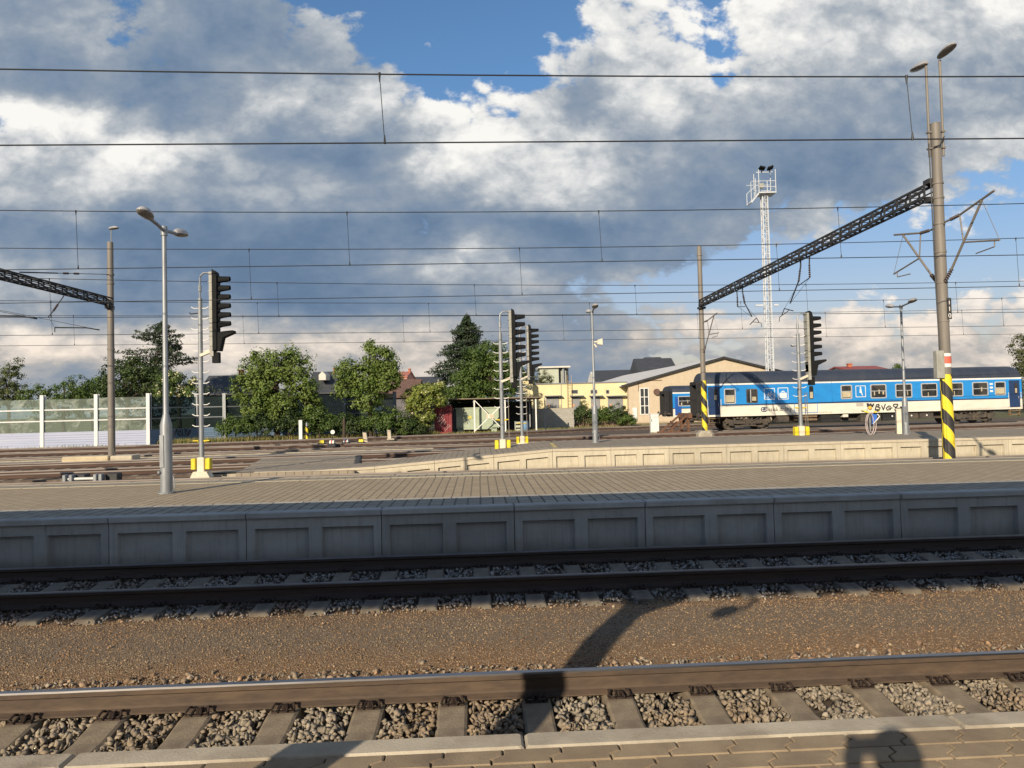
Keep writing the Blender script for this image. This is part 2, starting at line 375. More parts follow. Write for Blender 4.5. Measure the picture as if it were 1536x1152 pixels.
def sleeper_mesh(L=2.5,w=.27,wt=.2,h=.16):
    """concrete sleeper: raised sloping rail seats, lower waist in the middle"""
    mb=MB(); ys=[-L/2,-L/2+.03,-.95,-.56,-.3,.3,.56,.95,L/2-.03,L/2]; zt=[-.205,-.2,-.182,-.182,-.215,-.215,-.182,-.182,-.2,-.205]
    for y,z in zip(ys,zt):
        for a,zz in ((-w/2,-.36),(w/2,-.36),(wt/2+.012,z-.012),(wt/2-.008,z),(-wt/2+.008,z),(-wt/2-.012,z-.012)): mb.v.append((a,y,zz))
    n=6
    for i in range(len(ys)-1):
        for k in range(n): mb.f.append((i*n+k,i*n+(k+1)%n,(i+1)*n+(k+1)%n,(i+1)*n+k)); mb.m.append(0)
    mb.f+= [tuple(range(n-1,-1,-1)),tuple((len(ys)-1)*n+k for k in range(n))]; mb.m+=[0,0]
    return mb
def clip_mesh(yc):
    mb=MB()
    for s in (-1,1):
        y0=yc+s*.085
        for dx in (-.07,.07):
            mb.tube([(dx,y0-s*.028,-.150),(dx,y0+s*.02,-.132),(dx*1.2,y0+s*.06,-.160),(dx*.55,y0+s*.085,-.168),(dx*.3,y0+s*.03,-.142),(dx*.3,y0-s*.01,-.150)],.0105,6)
        mb.box((0,y0+s*.062,-.178),(.17,.03,.018))
        mb.tube([(0,y0+s*.03,-.185),(0,y0+s*.03,-.135)],.016,6)
    mb.box((0,yc,-.183),(.17,.16,.01))
    return mb

def near_track(name, Yc, X0, X1, phase, pitch, label, dark):
    tr=thing(name,label,'railway track',(0,Yc,0))
    for s in (-.755,.755):
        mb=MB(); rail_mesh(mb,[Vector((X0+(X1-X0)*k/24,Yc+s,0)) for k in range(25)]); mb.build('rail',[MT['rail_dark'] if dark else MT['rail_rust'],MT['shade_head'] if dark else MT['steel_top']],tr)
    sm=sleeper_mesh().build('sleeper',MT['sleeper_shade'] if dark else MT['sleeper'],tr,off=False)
    cl=[clip_mesh(s).build('rail_clip',MT['clip'],sm,off=False,smooth=True) for s in (-.755,.755)]
    x=phase; xs=[]
    while x>X0+.3: x-=pitch
    x+=pitch
    while x<X1-.2: xs.append(x); x+=pitch
    for i,x in enumerate(xs):
        if i==0: o=sm
        else:
            o=sm.copy(); COL.objects.link(o); o.parent=tr
            for c in cl: k=c.copy(); COL.objects.link(k); k.parent=o
        o.location=(x,0,random.uniform(-.004,.002)); o.rotation_euler=(0,0,random.uniform(-.006,.006))
    return xs

def build_near():
    C1=5.05; C2=9.79           # track centres
    YE1=3.50; Y2a=11.46; Y2b=17.45
    # ---- ground sheet to the horizon
    m,t,b=newmat('brown_yard_ground')
    pos=t.n('ShaderNodeNewGeometry').outputs['Position']
    c=t.mix(t.rng(t.noise(pos,.9,8,.65),.35,.65),(.088,.062,.045,1),(.058,.042,.031,1))
    c=t.mix(t.rng(t.noise(pos,14,5,.7),.45,.75),c,(.16,.13,.10,1))
    far=t.n('ShaderNodeSeparateXYZ'); t.l(pos,far.inputs[0])
    c=t.mix(t.rng(t.math('ADD',far.outputs[1],t.math('MULTIPLY',t.math('SUBTRACT',t.noise(pos,.12,4),.5),16)),66,76),c,t.mix(t.noise(pos,.5,6),(.06,.075,.02,1),(.14,.12,.045,1)))
    t.l(c,b.inputs['Base Color']); b.inputs['Roughness'].default_value=.95
    bp=t.n('ShaderNodeBump'); bp.inputs['Strength'].default_value=.9; bp.inputs['Distance'].default_value=.06; t.l(t.noise(pos,16,6,.7),bp.inputs['Height']); t.l(bp.outputs[0],b.inputs['Normal'])
    MT['yard']=m
    mb=MB(); xs=[-1600,-300,-120,-60,-40]+[x for x in range(-30,41,5)]+[60,120,300,1600]; ys=[-60,-20,0,4,8,12,18,22,26]+list(range(30,72,4))+[80,100,140,250,600,1800]
    for y in ys:
        for x in xs: mb.v.append((x,y,-.27))
    nx=len(xs)
    for j in range(len(ys)-1):
        for i in range(nx-1): mb.f.append((j*nx+i,j*nx+i+1,(j+1)*nx+i+1,(j+1)*nx+i)); mb.m.append(0)
    tag(mb.build('ground',m),kind='structure')
    # ---- fine gravel strip between the two near tracks (real relief)
    m,t,b=newmat('brown_gravel')
    pos=t.n('ShaderNodeNewGeometry').outputs['Position']; sp=t.n('ShaderNodeSeparateXYZ'); t.l(pos,sp.inputs[0])
    vo=t.n('ShaderNodeTexVoronoi'); vo.inputs['Scale'].default_value=75; t.l(pos,vo.inputs['Vector'])
    sc=t.n('ShaderNodeSeparateColor'); t.l(vo.outputs['Color'],sc.inputs[0])
    rust=t.math('ADD',t.math('MULTIPLY',t.math('ABSOLUTE',t.math('SUBTRACT',sp.outputs[1],7.5)),1.15),t.math('MULTIPLY',t.math('SUBTRACT',t.noise(pos,2.2,6),.5),.9))
    c=t.mix(t.rng(rust,.25,.95,smooth=True),(.19,.135,.083,1),(.215,.128,.062,1))
    c=t.mix(t.rng(sc.outputs[0],0,1,-.2,.55),c,(.06,.045,.034,1))
    c=t.mix(t.rng(sc.outputs[1],.82,1,0,.8),c,(.36,.3,.22,1))
    t.l(c,b.inputs['Base Color']); b.inputs['Roughness'].default_value=.93
    bp=t.n('ShaderNodeBump'); bp.inputs['Strength'].default_value=1; bp.inputs['Distance'].default_value=.012; t.l(vo.outputs['Distance'],bp.inputs['Height']); bp.invert=True
    t.l(bp.outputs[0],b.inputs['Normal']); MT['gravel']=m
    mb=MB(); nx=140; ny=34; X0,X1=-9.5,11.0; rs=np.random.RandomState(4); ph=rs.rand(20)*6.3
    def gz(x,y):
        s=(y-6.25)/(8.75-6.25); e=math.exp(-((s-.5)/.33)**4)
        return -.262+.085*e+.006*math.sin(x*2.1+ph[0]+y)+.005*math.sin(x*5.3+ph[1]-y*3)+.004*math.sin(x*11+y*13+ph[2])
    for j in range(ny+1):
        for i in range(nx+1):
            x=X0+(X1-X0)*i/nx; y=6.2+(8.85-6.2)*j/ny; mb.v.append((x,y,gz(x,y)))
    for j in range(ny):
        for i in range(nx): mb.f.append((j*(nx+1)+i,j*(nx+1)+i+1,(j+1)*(nx+1)+i+1,(j+1)*(nx+1)+i)); mb.m.append(0)
    tag(mb.build('gravel_path',m,smooth=True),kind='structure')
    # ---- tracks
    ph1=PZ(680,1050,-.18).x; ph2=PZ(655,848,-.18).x
    s1=near_track('railway_track',C1,-9,10.5,ph1,.638,'near railway track with a shiny rail on concrete sleepers beside the tan platform edge',False)
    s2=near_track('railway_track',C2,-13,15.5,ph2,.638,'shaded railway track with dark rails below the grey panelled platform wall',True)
    # ---- ballast stones
    stone=mat('crushed_stone',(.28,.245,.195,1),(.22,.185,.14,1),(.205,.145,.09,1),rough=.9,scale=2.2,world=True,island=.3,bump=.15,bscale=90)
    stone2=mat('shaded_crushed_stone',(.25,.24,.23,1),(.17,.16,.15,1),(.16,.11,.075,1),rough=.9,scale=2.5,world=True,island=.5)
    stone3=mat('rust_stained_stone',(.33,.27,.2,1),(.25,.15,.08,1),(.2,.11,.06,1),rough=.9,scale=3,world=True,island=.5)
    chip=mat('fine_chippings',(.27,.195,.118,1),(.24,.145,.075,1),(.215,.165,.11,1),rough=.9,scale=1.1,world=True,island=.6)
    T=rock_templates(22,8,5,.6); T2=rock_templates(8,8,9,.62); T3=rock_templates(6,6,2,.7)
    rs=np.random.RandomState(8)
    def field(n,x0,x1,y0,y1,zf,s0,s1,sl=None,Yc=0):
        x=rs.uniform(x0,x1,n); y=rs.uniform(y0,y1,n); s=rs.uniform(s0,s1,n)
        z=zf(x,y)+rs.uniform(-.012,.012,n)
        if sl is not None:
            dx=np.min(np.abs(x[:,None]-np.array(sl)[None,:]),axis=1); k=(dx>.118+s*.35)|(np.abs(y-Yc)>1.27)
            x,y,z,s=x[k],y[k],z[k],s[k]
        return np.stack([x,y,z],1),s
    p,s=field(9000,-6.5,7.5,4.9,6.34,lambda x,y:-.236+0*x,.03,.05,s1,C1); q_,r_=field(8000,-6.5,7.5,4.9,6.34,lambda x,y:-.208+0*x,.022,.046,s1,C1); p=np.concatenate([p,q_]); s=np.concatenate([s,r_])
    p2,s2_=field(900,-6.5,7.5,6.2,6.62,lambda x,y:-.222-.02*(y-6.2),.016,.034)
    o=scatter('ballast',np.concatenate([p,p2]),np.concatenate([s,s2_]),stone,T,seed=1); tag(o,'grey crushed stone ballast between the sunlit concrete sleepers','ballast',kind='stuff')
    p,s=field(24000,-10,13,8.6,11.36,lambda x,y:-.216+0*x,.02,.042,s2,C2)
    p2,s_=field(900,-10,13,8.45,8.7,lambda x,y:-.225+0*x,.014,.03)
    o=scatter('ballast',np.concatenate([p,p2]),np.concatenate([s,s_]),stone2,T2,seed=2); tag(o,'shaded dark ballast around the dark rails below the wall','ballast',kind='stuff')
    n=520; x=rs.uniform(-7,8,n); y=6.40+np.abs(rs.normal(0,.12,n)); p=np.stack([x,y,[gz(a,b_)+.012 for a,b_ in zip(x,y)]],1)
    n=40; x2=rs.uniform(-7,9,n); y2=rs.uniform(6.7,8.6,n); pb=np.stack([x2,y2,[gz(a,b_)+.008 for a,b_ in zip(x2,y2)]],1)
    n=420; x3=rs.uniform(-9,11,n); y3=8.62-np.abs(rs.normal(0,.09,n)); pc=np.stack([x3,y3,[gz(a,b_)+.01 for a,b_ in zip(x3,y3)]],1)
    o=scatter('loose_stones',np.concatenate([p,pb,pc]),np.concatenate([rs.uniform(.022,.056,520),rs.uniform(.01,.032,40),rs.uniform(.012,.034,420)]),stone3,T,seed=5); tag(o,'loose rust stained stones along both edges of the gravel','stones',kind='stuff')
    n=52000; x=rs.uniform(-7.5,9.5,n); y=rs.uniform(6.3,8.66,n); p=np.stack([x,y,[gz(a,b_)+.001 for a,b_ in zip(x,y)]],1)
    o=scatter('chippings',p,rs.uniform(.006,.0155,n)*(.75+.6*rs.rand(n)),chip,T3,seed=6); tag(o,'fine brown chippings of the gravel strip','gravel',kind='stuff')

    # ---- platform underfoot: coping slabs and interlocking pavers
    pl=struct('platform',(0,0,0))
    core=MB(); core.box((0.5,-1.35,.125),(41,9.2,.76)); core.build('platform_body',MT['concrete'],pl)
    jx=PZ(785,1100,.54).x; pit=PZ(785,1100,.54).x-PZ(105,1139,.54).x
    for k in range(-5,6):
        mb=MB(); w=pit-.008
        mb.bbox((jx+pit*(k+.5),YE1-.075,.50),(w,.15,.085),.012); mb.build('coping_slab',MT['coping'],pl)
    paver=mat('tan_concrete_paver',(.31,.245,.165,1),(.26,.20,.135,1),(.195,.15,.105,1),rough=.92,scale=7,world=True,island=.12,bump=.35,bscale=120)
    mb=MB(); pw,phh=.262,.135; g=.004; rows=28
    def edge(y):    # wavy side of a paver, y in 0..phh
        f=y/phh
        return .0 if f<.34 else (.052 if f>.6 else .052*(f-.34)/.26)
    ys=[0,phh*.34,phh*.6,phh]
    for r in range(rows):
        y1=YE1-.15-.006-r*phh
        for k in range(-22,24):
            x0=k*pw+(r%2)*pw*.5+.02
            L=[(x0+edge(y)+g,y1-phh+y) for y in ys]; Rr=[(x0+pw+edge(y)-g,y1-phh+y) for y in ys]
            L[0]=(L[0][0],L[0][1]+g);Rr[0]=(Rr[0][0],Rr[0][1]+g);L[-1]=(L[-1][0],L[-1][1]-g);Rr[-1]=(Rr[-1][0],Rr[-1][1]-g)
            out=L[::-1]+Rr; cx=sum(p[0] for p in out)/8; cy=sum(p[1] for p in out)/8; dz=random.uniform(-.0015,.0015)
            b0=len(mb.v)
            for p in out: mb.v.append((p[0],p[1],.507))
            for p in out: mb.v.append((p[0],p[1],.535+dz))
            for p in out: mb.v.append((cx+(p[0]-cx)*.955,cy+(p[1]-cy)*.93,.540+dz))
            mb.f.append(tuple(b0+16+i for i in range(8))); mb.m.append(0)
            for q in (0,8):
                for i in range(8): mb.f.append((b0+q+i,b0+q+(i+1)%8,b0+q+8+(i+1)%8,b0+q+8+i)); mb.m.append(0)
    mb.build('paving',paver,pl)

    # ---- middle platform
    build_mid(Y2a,Y2b)

def panel_unit(mb, x0, w, y, z0, z1, depth, recs, rz0, rz1, slope=0.0, thick=.16):
    """wall slab: front sheet at y with real recesses; slope lowers the top edge towards -x"""
    zt=lambda x: z1-slope*(x0+w-x)
    xs=[x0]+[v for r in recs for v in r]+[x0+w]
    def quad(xa,xb,za,zb,yy,top=False):
        zbl = zt(xa) if top else zb; zbr=zt(xb) if top else zb
        mb.add([(xa,yy,za),(xb,yy,za),(xb,yy,zbr),(xa,yy,zbl)],[(0,1,2,3)])
    for i in range(0,len(xs)-1):
        xa,xb=xs[i],xs[i+1]; inside=i%2==1
        if not inside: quad(xa,xb,z0,0,y,True)
        else:
            ra=rz1-slope*(x0+w-xa); rb=rz1-slope*(x0+w-xb); ra=max(ra,rz0+.02); rb=max(rb,rz0+.02)
            mb.add([(xa,y,ra),(xb,y,rb),(xb,y,zt(xb)),(xa,y,zt(xa))],[(0,1,2,3)])
            if rz0>z0: quad(xa,xb,z0,rz0,y)
            yd=y+depth; b=.02
            P=[(xa,y,rz0),(xb,y,rz0),(xb,y,rb),(xa,y,ra)]; Q=[(xa+b,yd,rz0),(xb-b,yd,rz0),(xb-b,yd,rb-b),(xa+b,yd,ra-b)]
            mb.add(P+Q,[(4,5,6,7),(0,1,5,4),(1,2,6,5),(2,3,7,6),(3,0,4,7)])
    # top, back and ends
    a,b_=zt(x0),zt(x0+w)
    mb.add([(x0,y,a),(x0+w,y,b_),(x0+w,y+thick,b_),(x0,y+thick,a)],[(0,1,2,3)])
    mb.add([(x0,y,z0),(x0,y+thick,z0),(x0,y+thick,a),(x0,y,a)],[(0,1,2,3)])
    mb.add([(x0+w,y,z0),(x0+w,y+thick,z0),(x0+w,y+thick,b_),(x0+w,y,b_)],[(0,1,2,3)])

def wall_mat(name,c1,c2,c3,streak):
    m,t,b=newmat(name); pos=t.n('ShaderNodeNewGeometry').outputs['Position']
    c=t.mix(t.rng(t.noise(pos,2.5,7,.65),.35,.65),c1,c2)
    s=t.noise(t.mapping(pos,(9,1,.7)),2.2,5,.6); sp=t.n('ShaderNodeSeparateXYZ'); t.l(pos,sp.inputs[0])
    c=t.mix(t.math('MULTIPLY',t.rng(s,.5,.72),streak),c,c3)
    s2=t.noise(t.mapping(pos,(5,1,.5),loc=(5,2,9)),3.1,4,.6)
    c=t.mix(t.math('MULTIPLY',t.rng(s2,.62,.74),streak*.7),c,(c3[0]*.45,c3[1]*.45,c3[2]*.42,1))
    low=t.rng(t.math('ADD',sp.outputs[2],t.math('MULTIPLY',t.math('SUBTRACT',t.noise(pos,3,5),.5),.25)),-.22,.02,.55,0)
    c=t.mix(low,c,(c3[0]*.6,c3[1]*.52,c3[2]*.42,1))
    oi=t.n('ShaderNodeObjectInfo').outputs['Random']; hs=t.n('ShaderNodeHueSaturation'); t.l(t.rng(oi,0,1,.86,1.12),hs.inputs['Value']); t.l(c,hs.inputs['Color']); c=hs.outputs[0]
    rs_=t.math('MULTIPLY',t.rng(t.noise(t.mapping(pos,(2.3,1,.12),loc=(9,4,2)),2.0,3,.5),.66,.74),t.rng(t.noise(pos,5,5,.7),.4,.6))
    c=t.mix(t.math('MULTIPLY',rs_,.55),c,(c3[0]*.75,c3[1]*.5,c3[2]*.32,1))
    t.l(c,b.inputs['Base Color']); b.inputs['Roughness'].default_value=.9
    bp=t.n('ShaderNodeBump'); bp.inputs['Strength'].default_value=.25; bp.inputs['Distance'].default_value=.01; t.l(t.noise(pos,40,6,.7),bp.inputs['Height']); t.l(bp.outputs[0],b.inputs['Normal'])
    return m
def paving_mat(name,ca,cb,joint,row,length,rot=True,mort=.010,jfac=1.0):
    m,t,b=newmat(name); pos=t.n('ShaderNodeNewGeometry').outputs['Position']
    v=t.mapping(pos,(1,1,1),(0,0,R(90) if rot else 0))
    bk=t.n('ShaderNodeTexBrick'); bk.inputs['Scale'].default_value=1; bk.inputs['Brick Width'].default_value=length; bk.inputs['Row Height'].default_value=row
    bk.inputs['Mortar Size'].default_value=mort; bk.inputs['Mortar Smooth'].default_value=.3; bk.inputs['Color1'].default_value=ca; bk.inputs['Color2'].default_value=cb; bk.inputs['Mortar'].default_value=joint
    wv=t.n('ShaderNodeVectorMath',operation='ADD'); t.l(v,wv.inputs[0])
    nz=t.n('ShaderNodeTexNoise'); nz.inputs['Scale'].default_value=3; t.l(pos,nz.inputs['Vector'])
    sb=t.n('ShaderNodeVectorMath',operation='SCALE'); t.l(nz.outputs['Color'],sb.inputs[0]); sb.inputs['Scale'].default_value=.02; t.l(sb.outputs[0],wv.inputs[1]); t.l(wv.outputs[0],bk.inputs['Vector'])
    c=bk.outputs['Color']
    c=t.mix(t.rng(t.noise(pos,.8,7,.65),.4,.7,0,.5),c,(ca[0]*.68,ca[1]*.66,ca[2]*.62,1))
    c=t.mix(t.rng(t.noise(pos,2.6,6,.75,.8),.62,.70,0,.38),c,(ca[0]*.5,ca[1]*.49,ca[2]*.47,1))
    c=t.mix(t.rng(t.noise(pos,22,4,.7),.5,.8,0,.4),c,(ca[0]*1.2,ca[1]*1.17,ca[2]*1.1,1))
    t.l(c,b.inputs['Base Color']); b.inputs['Roughness'].default_value=.9
    bp=t.n('ShaderNodeBump'); bp.inputs['Strength'].default_value=.9; bp.inputs['Distance'].default_value=.012; t.l(bk.outputs['Fac'],bp.inputs['Height']); bp.invert=True; t.l(bp.outputs[0],b.inputs['Normal'])
    return m
def sheet(mb,x0,x1,y0,y1,z): mb.add([(x0,y0,z),(x1,y0,z),(x1,y1,z),(x0,y1,z)],[(0,1,2,3)])

def build_mid(Ya,Yb):
    pl=struct('platform',(0,0,0)); XA,XB=-26,32
    wm=wall_mat('grey_concrete_wall',(.33,.335,.33,1),(.28,.285,.28,1),(.18,.175,.165,1),.42)
    x0=PY(772,800,Ya).x; wd=2.055
    for k in range(-10,12):
        mb=MB(); x=x0+k*wd
        panel_unit(mb,x+.006,wd-.012,Ya,-.42,.455,.07,[(x+.125,x+.945),(x+1.145,x+1.935)],-.235,.29)
        mb.build('wall_panel',wm,pl)
    for k in range(-10,12):
        mb=MB(); x=x0+k*wd; mb.bbox((x+wd/2,Ya+.075,.50),(wd-.012,.23,.085),.014); mb.build('coping_slab',MT['midcop'],pl)
    rs=np.random.RandomState(31); P=[]
    for k in range(-5,7):
        for a,b in ((.125,.945),(1.145,1.935)):
            m=rs.randint(14,46); c=x0+k*wd+rs.uniform(a+.1,b-.1); P+=[(min(max(x,x0+k*wd+a+.03),x0+k*wd+b-.03),Ya+rs.uniform(.012,.055),-.225+abs(rs.normal()*.018)*math.exp(-((x-c)/.22)**2)) for x in rs.normal(c,.24,m)]
    P=np.array(P); tag(scatter('dirt_crumbs',P,rs.uniform(.008,.022,len(P)),mat('dark_dirt_crumbs',(.06,.045,.035,1),(.04,.03,.025,1),rough=.95,island=.4),rock_templates(6,8,4,.8),seed=9),'dark dirt crumbs lying in the recesses of the grey wall','dirt',kind='stuff')
    body=MB(); body.box(((XA+XB)/2,(Ya+.17+Yb-.01)/2,.04),(XB-XA,Yb-Ya-.19,.93)); body.build('platform_body',MT['concrete'],pl)
    p1=paving_mat('tan_block_paving',(.36,.29,.195,1),(.30,.238,.158,1),(.12,.095,.066,1),.163,.28,True,.012)
    p2=paving_mat('edge_block_paving',(.30,.275,.23,1),(.25,.23,.19,1),(.05,.045,.04,1),.205,.40,True,.016)
    mb=MB(); sheet(mb,XA,XB,Ya+.19,Ya+1.12,.538); mb.build('edge_paving',p2,pl)
    mb=MB(); sheet(mb,XA,XB,Ya+1.24,Yb-.95,.538); mb.build('paving',p1,pl)
    mb=MB()
    x=XA
    while x<XB:
        mb.bbox((x+.2475,Ya+1.18,.52),(.485,.118,.05),.006); x+=.5
    mb.build('guide_strip',MT['strip'],pl)
    mb=MB(); x=XA
    while x<XB: mb.bbox((x+.4975,Yb-.89,.52),(.985,.118,.048),.005); x+=1.0
    mb.build('edge_line',MT['edgeline'],pl)
    mb=MB(); sheet(mb,XA,XB,Yb-.83,Yb-.22,.538); mb.build('edge_paving',paving_mat('far_edge_paving',(.29,.26,.2,1),(.25,.22,.17,1),(.1,.085,.07,1),.205,.4,True,.012),pl)
    for k in range(-12,16):
        mb=MB(); mb.bbox((k*2.0+1,Yb-.1,.5),(1.99,.22,.085),.012); mb.build('coping_slab',MT['midcop2'],pl)

def build_far_platform():
    YF=25.5; pl=struct('platform',(0,0,0))
    wm=wall_mat('cream_concrete_wall',(.50,.455,.355,1),(.43,.39,.30,1),(.31,.27,.2,1),.55)
    j0=PY(829,690,YF).x; wd=2.05; sl=.0715; XB=44
    k=-4
    for k in range(-5,19):
        x=j0+k*wd; zt=.465; s=0.0; 
        if k<0: zt=.465+sl*wd*(k+1); s=sl
        if zt-s*wd<-.2: continue
        mb=MB(); rz1=zt-.175
        recs=[(x+.125,x+.905),(x+1.115,x+1.895)] if rz1-s*wd>-.2 else []
        panel_unit(mb,x+.006,wd-.012,YF,-.42,zt,.09,recs,-.4,rz1,s)
        mb.build('wall_panel',wm,pl)
    # deck outline (plan): tapers to the left down the ramp
    zf=lambda x: .55 if x>=j0 else max(.035,.55+sl*(x-j0))
    bk=[(-30,0)]
    def back(x):     # rear edge of the deck
        pts=[(-9.6,26.6),(-4.2,28.1),(-1.3,29.5),(.6,30.4),(4,30.8),(50,31.4)]
        for (xa,ya),(xb,yb) in zip(pts,pts[1:]):
            if xa<=x<=xb: return ya+(yb-ya)*(x-xa)/(xb-xa)
        return pts[0][1] if x<pts[0][0] else pts[-1][1]
    xs=[-9.6,-9,-8,-7,-6,-5,-4.2,-3,-2,-1.3,-.5,.6,j0,2.2,3,4,6,9,12,16,20,26,32,38,44]
    top=MB(); edge=MB(); skirt=MB()
    xs=sorted(xs)
    for a,b in zip(xs,xs[1:]):
        za,zb=zf(a),zf(b)
        edge.add([(a,YF+.16,za),(b,YF+.16,zb),(b,YF+.95,zb),(a,YF+.95,za)],[(0,1,2,3)])
        top.add([(a,YF+.95,za),(b,YF+.95,zb),(b,back(b),zb),(a,back(a),za)],[(0,1,2,3)])
        skirt.add([(a,back(a),-.4),(b,back(b),-.4),(b,back(b),zb),(a,back(a),za)],[(0,1,2,3)])
    skirt.add([(-9.6,YF+.16,-.4),(-9.6,26.6,-.4),(-9.6,26.6,.035),(-9.6,YF+.16,.035)],[(0,1,2,3)])
    cop=MB()
    for i in range(-6,19):
        a=j0+i*wd+.005; b=a+wd-.01
        if a<-9.6: continue
        za,zb=zf(a),zf(b)
        vs=[(a,YF-.03,za-.085),(b,YF-.03,zb-.085),(b,YF+.16,zb-.085),(a,YF+.16,za-.085),(a,YF-.03,za),(b,YF-.03,zb),(b,YF+.16,zb),(a,YF+.16,za)]
        mb=MB(); mb.add(vs,[(3,2,1,0),(4,5,6,7),(0,1,5,4),(1,2,6,5),(2,3,7,6),(3,0,4,7)]); mb.build('coping_slab',MT['coping3'],pl)
    gp=paving_mat('grey_block_paving',(.275,.235,.18,1),(.235,.20,.155,1),(.125,.108,.085,1),.21,.42,True,.014)
    gp2=paving_mat('grey_edge_paving',(.31,.265,.2,1),(.27,.23,.175,1),(.13,.11,.085,1),.42,.42,True,.014)
    skirt.add([(-9.6,YF+.02,-.4),(j0-6,YF+.02,-.4),(j0-6,YF+.02,-.0),(-9.6,YF+.02,-.0)],[(0,1,2,3)]); top.build('paving',gp,pl); edge.build('edge_paving',gp2,pl); skirt.build('rear_wall',MT['concrete'],pl)
    # yellow painted warning mark on the deck
    q=[PZ(824,664.5,.555),PZ(829,664.5,.555),PZ(836,670.5,.555),PZ(830,670.5,.555)]
    mb=MB(); mb.add([p+Vector((0,0,.002)) for p in q]+[p+Vector((0,0,-.004)) for p in q],[(0,1,2,3),(0,1,5,4),(1,2,6,5),(2,3,7,6),(3,0,4,7)]); mb.build('painted_mark',mat('faded_yellow_mark',(.5,.4,.12,1),(.42,.34,.14,1),rough=.8),pl)
    return YF,j0
def near_mats():
    M=MT
    M['midcop']=mat('smooth_coping',(.36,.365,.36,1),(.31,.315,.31,1),(.24,.235,.22,1),rough=.85,scale=4,big=.1,world=True)
    M['midcop2']=mat('tan_coping',(.42,.36,.27,1),(.35,.3,.22,1),rough=.88,scale=4,world=True)
    M['coping3']=mat('cream_coping',(.5,.44,.34,1),(.42,.37,.28,1),rough=.88,scale=4,world=True)
    M['strip']=mat('pale_guide_slab',(.36,.34,.3,1),(.3,.28,.245,1),rough=.85,scale=5,world=True,island=.12)
    M['edgeline']=mat('worn_cream_line',(.5,.43,.29,1),(.42,.36,.25,1),rough=.85,scale=5,world=True,island=.1)
# ------------------------------------------------------------------ yard tracks behind the platforms
def poly_offset(pts,off):
    out=[];N=len(pts)
    for i,p in enumerate(pts):
        d=(pts[min(i+1,N-1)]-pts[max(i-1,0)]); d.z=0; d.normalize(); out.append(p+Vector((-d.y,d.x,0))*off)
    return out
def resample(pts,step):
    out=[pts[0]]; acc=0
    for a,b in zip(pts,pts[1:]):
        L=(b-a).length; s=step-acc
        while s<=L: out.append(a.lerp(b,s/L)); s+=step
        acc=(acc+L)%step
    return out
def yard_track(pts,label,sl=True,z=0.0,ballast=True):
    pts=[Vector((p.x,p.y,z)) for p in pts]
    rs=resample(pts,1.6)
    t=thing('railway_track',label,'railway track',rs[len(rs)//2],0,'rusty tracks of the yard behind the platforms')
    for s in (-.755,.755):
        mb=MB(); rail_mesh(mb,poly_offset(rs,s),True); mb.build('rail',[MT['yard_rail'],MT['yard_head']],t)
    sp=resample(pts,.66); sp=[p for p in sp if abs((p-CAM).x)<60]
    mbs=[]
    first=None
    vis=[]
    for i in range(1,len(sp)-1):
        p=sp[i]; q=(p-CAM); fwd_=q.dot(fw); xx=q.dot(rt)
        if abs(xx)<fwd_*.72: vis.append(i)
    if len(vis)>98: keep=vis[:98]; rest=vis[98:]
    else: keep,rest=vis,[]
    me=None
    for i in keep:
        p=sp[i]; d=sp[min(i+1,len(sp)-1)]-sp[i-1]; a=math.atan2(d.y,d.x)
        if me is None:
            mb=MB(); mb.box((0,0,-.27),(.25,2.45,.17)); first=mb.build('sleeper',MT['sleeper_yard'],t,off=False); me=first; o=first
        else: o=first.copy(); COL.objects.link(o); o.parent=t
        o.location=(p.x-t.location.x,p.y-t.location.y,p.z-t.location.z+random.uniform(-.01,.005)); o.rotation_euler=(0,0,a+random.uniform(-.01,.01))
    if rest:
        mb=MB()
        for i in rest:
            p=sp[i]; d=sp[min(i+1,len(sp)-1)]-sp[i-1]; mb.box((p.x,p.y,p.z-.27),(.25,2.45,.17),math.atan2(d.y,d.x))
        o=mb.build('sleepers',MT['sleeper_yard'],t); o['kind']='stuff'
    return t
def strip_along(name,pts,w,z,m,kind='structure',th=.1):
    mb=MB(); rs=resample([Vector((p.x,p.y,0)) for p in pts],3.0); L=poly_offset(rs,-w/2); Rr=poly_offset(rs,w/2)
    for a,b,c,d in zip(L,L[1:],Rr,Rr[1:]):
        mb.add([(a.x,a.y,z),(b.x,b.y,z),(d.x,d.y,z),(c.x,c.y,z),(a.x,a.y,z-th),(b.x,b.y,z-th),(d.x,d.y,z-th),(c.x,c.y,z-th)],[(0,1,2,3),(0,4,5,1),(3,2,6,7)])
    o=mb.build(name,m); tag(o,kind=kind); return o
T5=lambda xp: G(xp,30.9+.150*xp); T6=lambda xp: G(xp,36.0+.140*xp); T7=lambda xp: G(xp,41.2+.135*xp)
T8=lambda xp: G(xp,47.6+.13*xp); T9=lambda xp: G(xp,51.35+.105*xp)
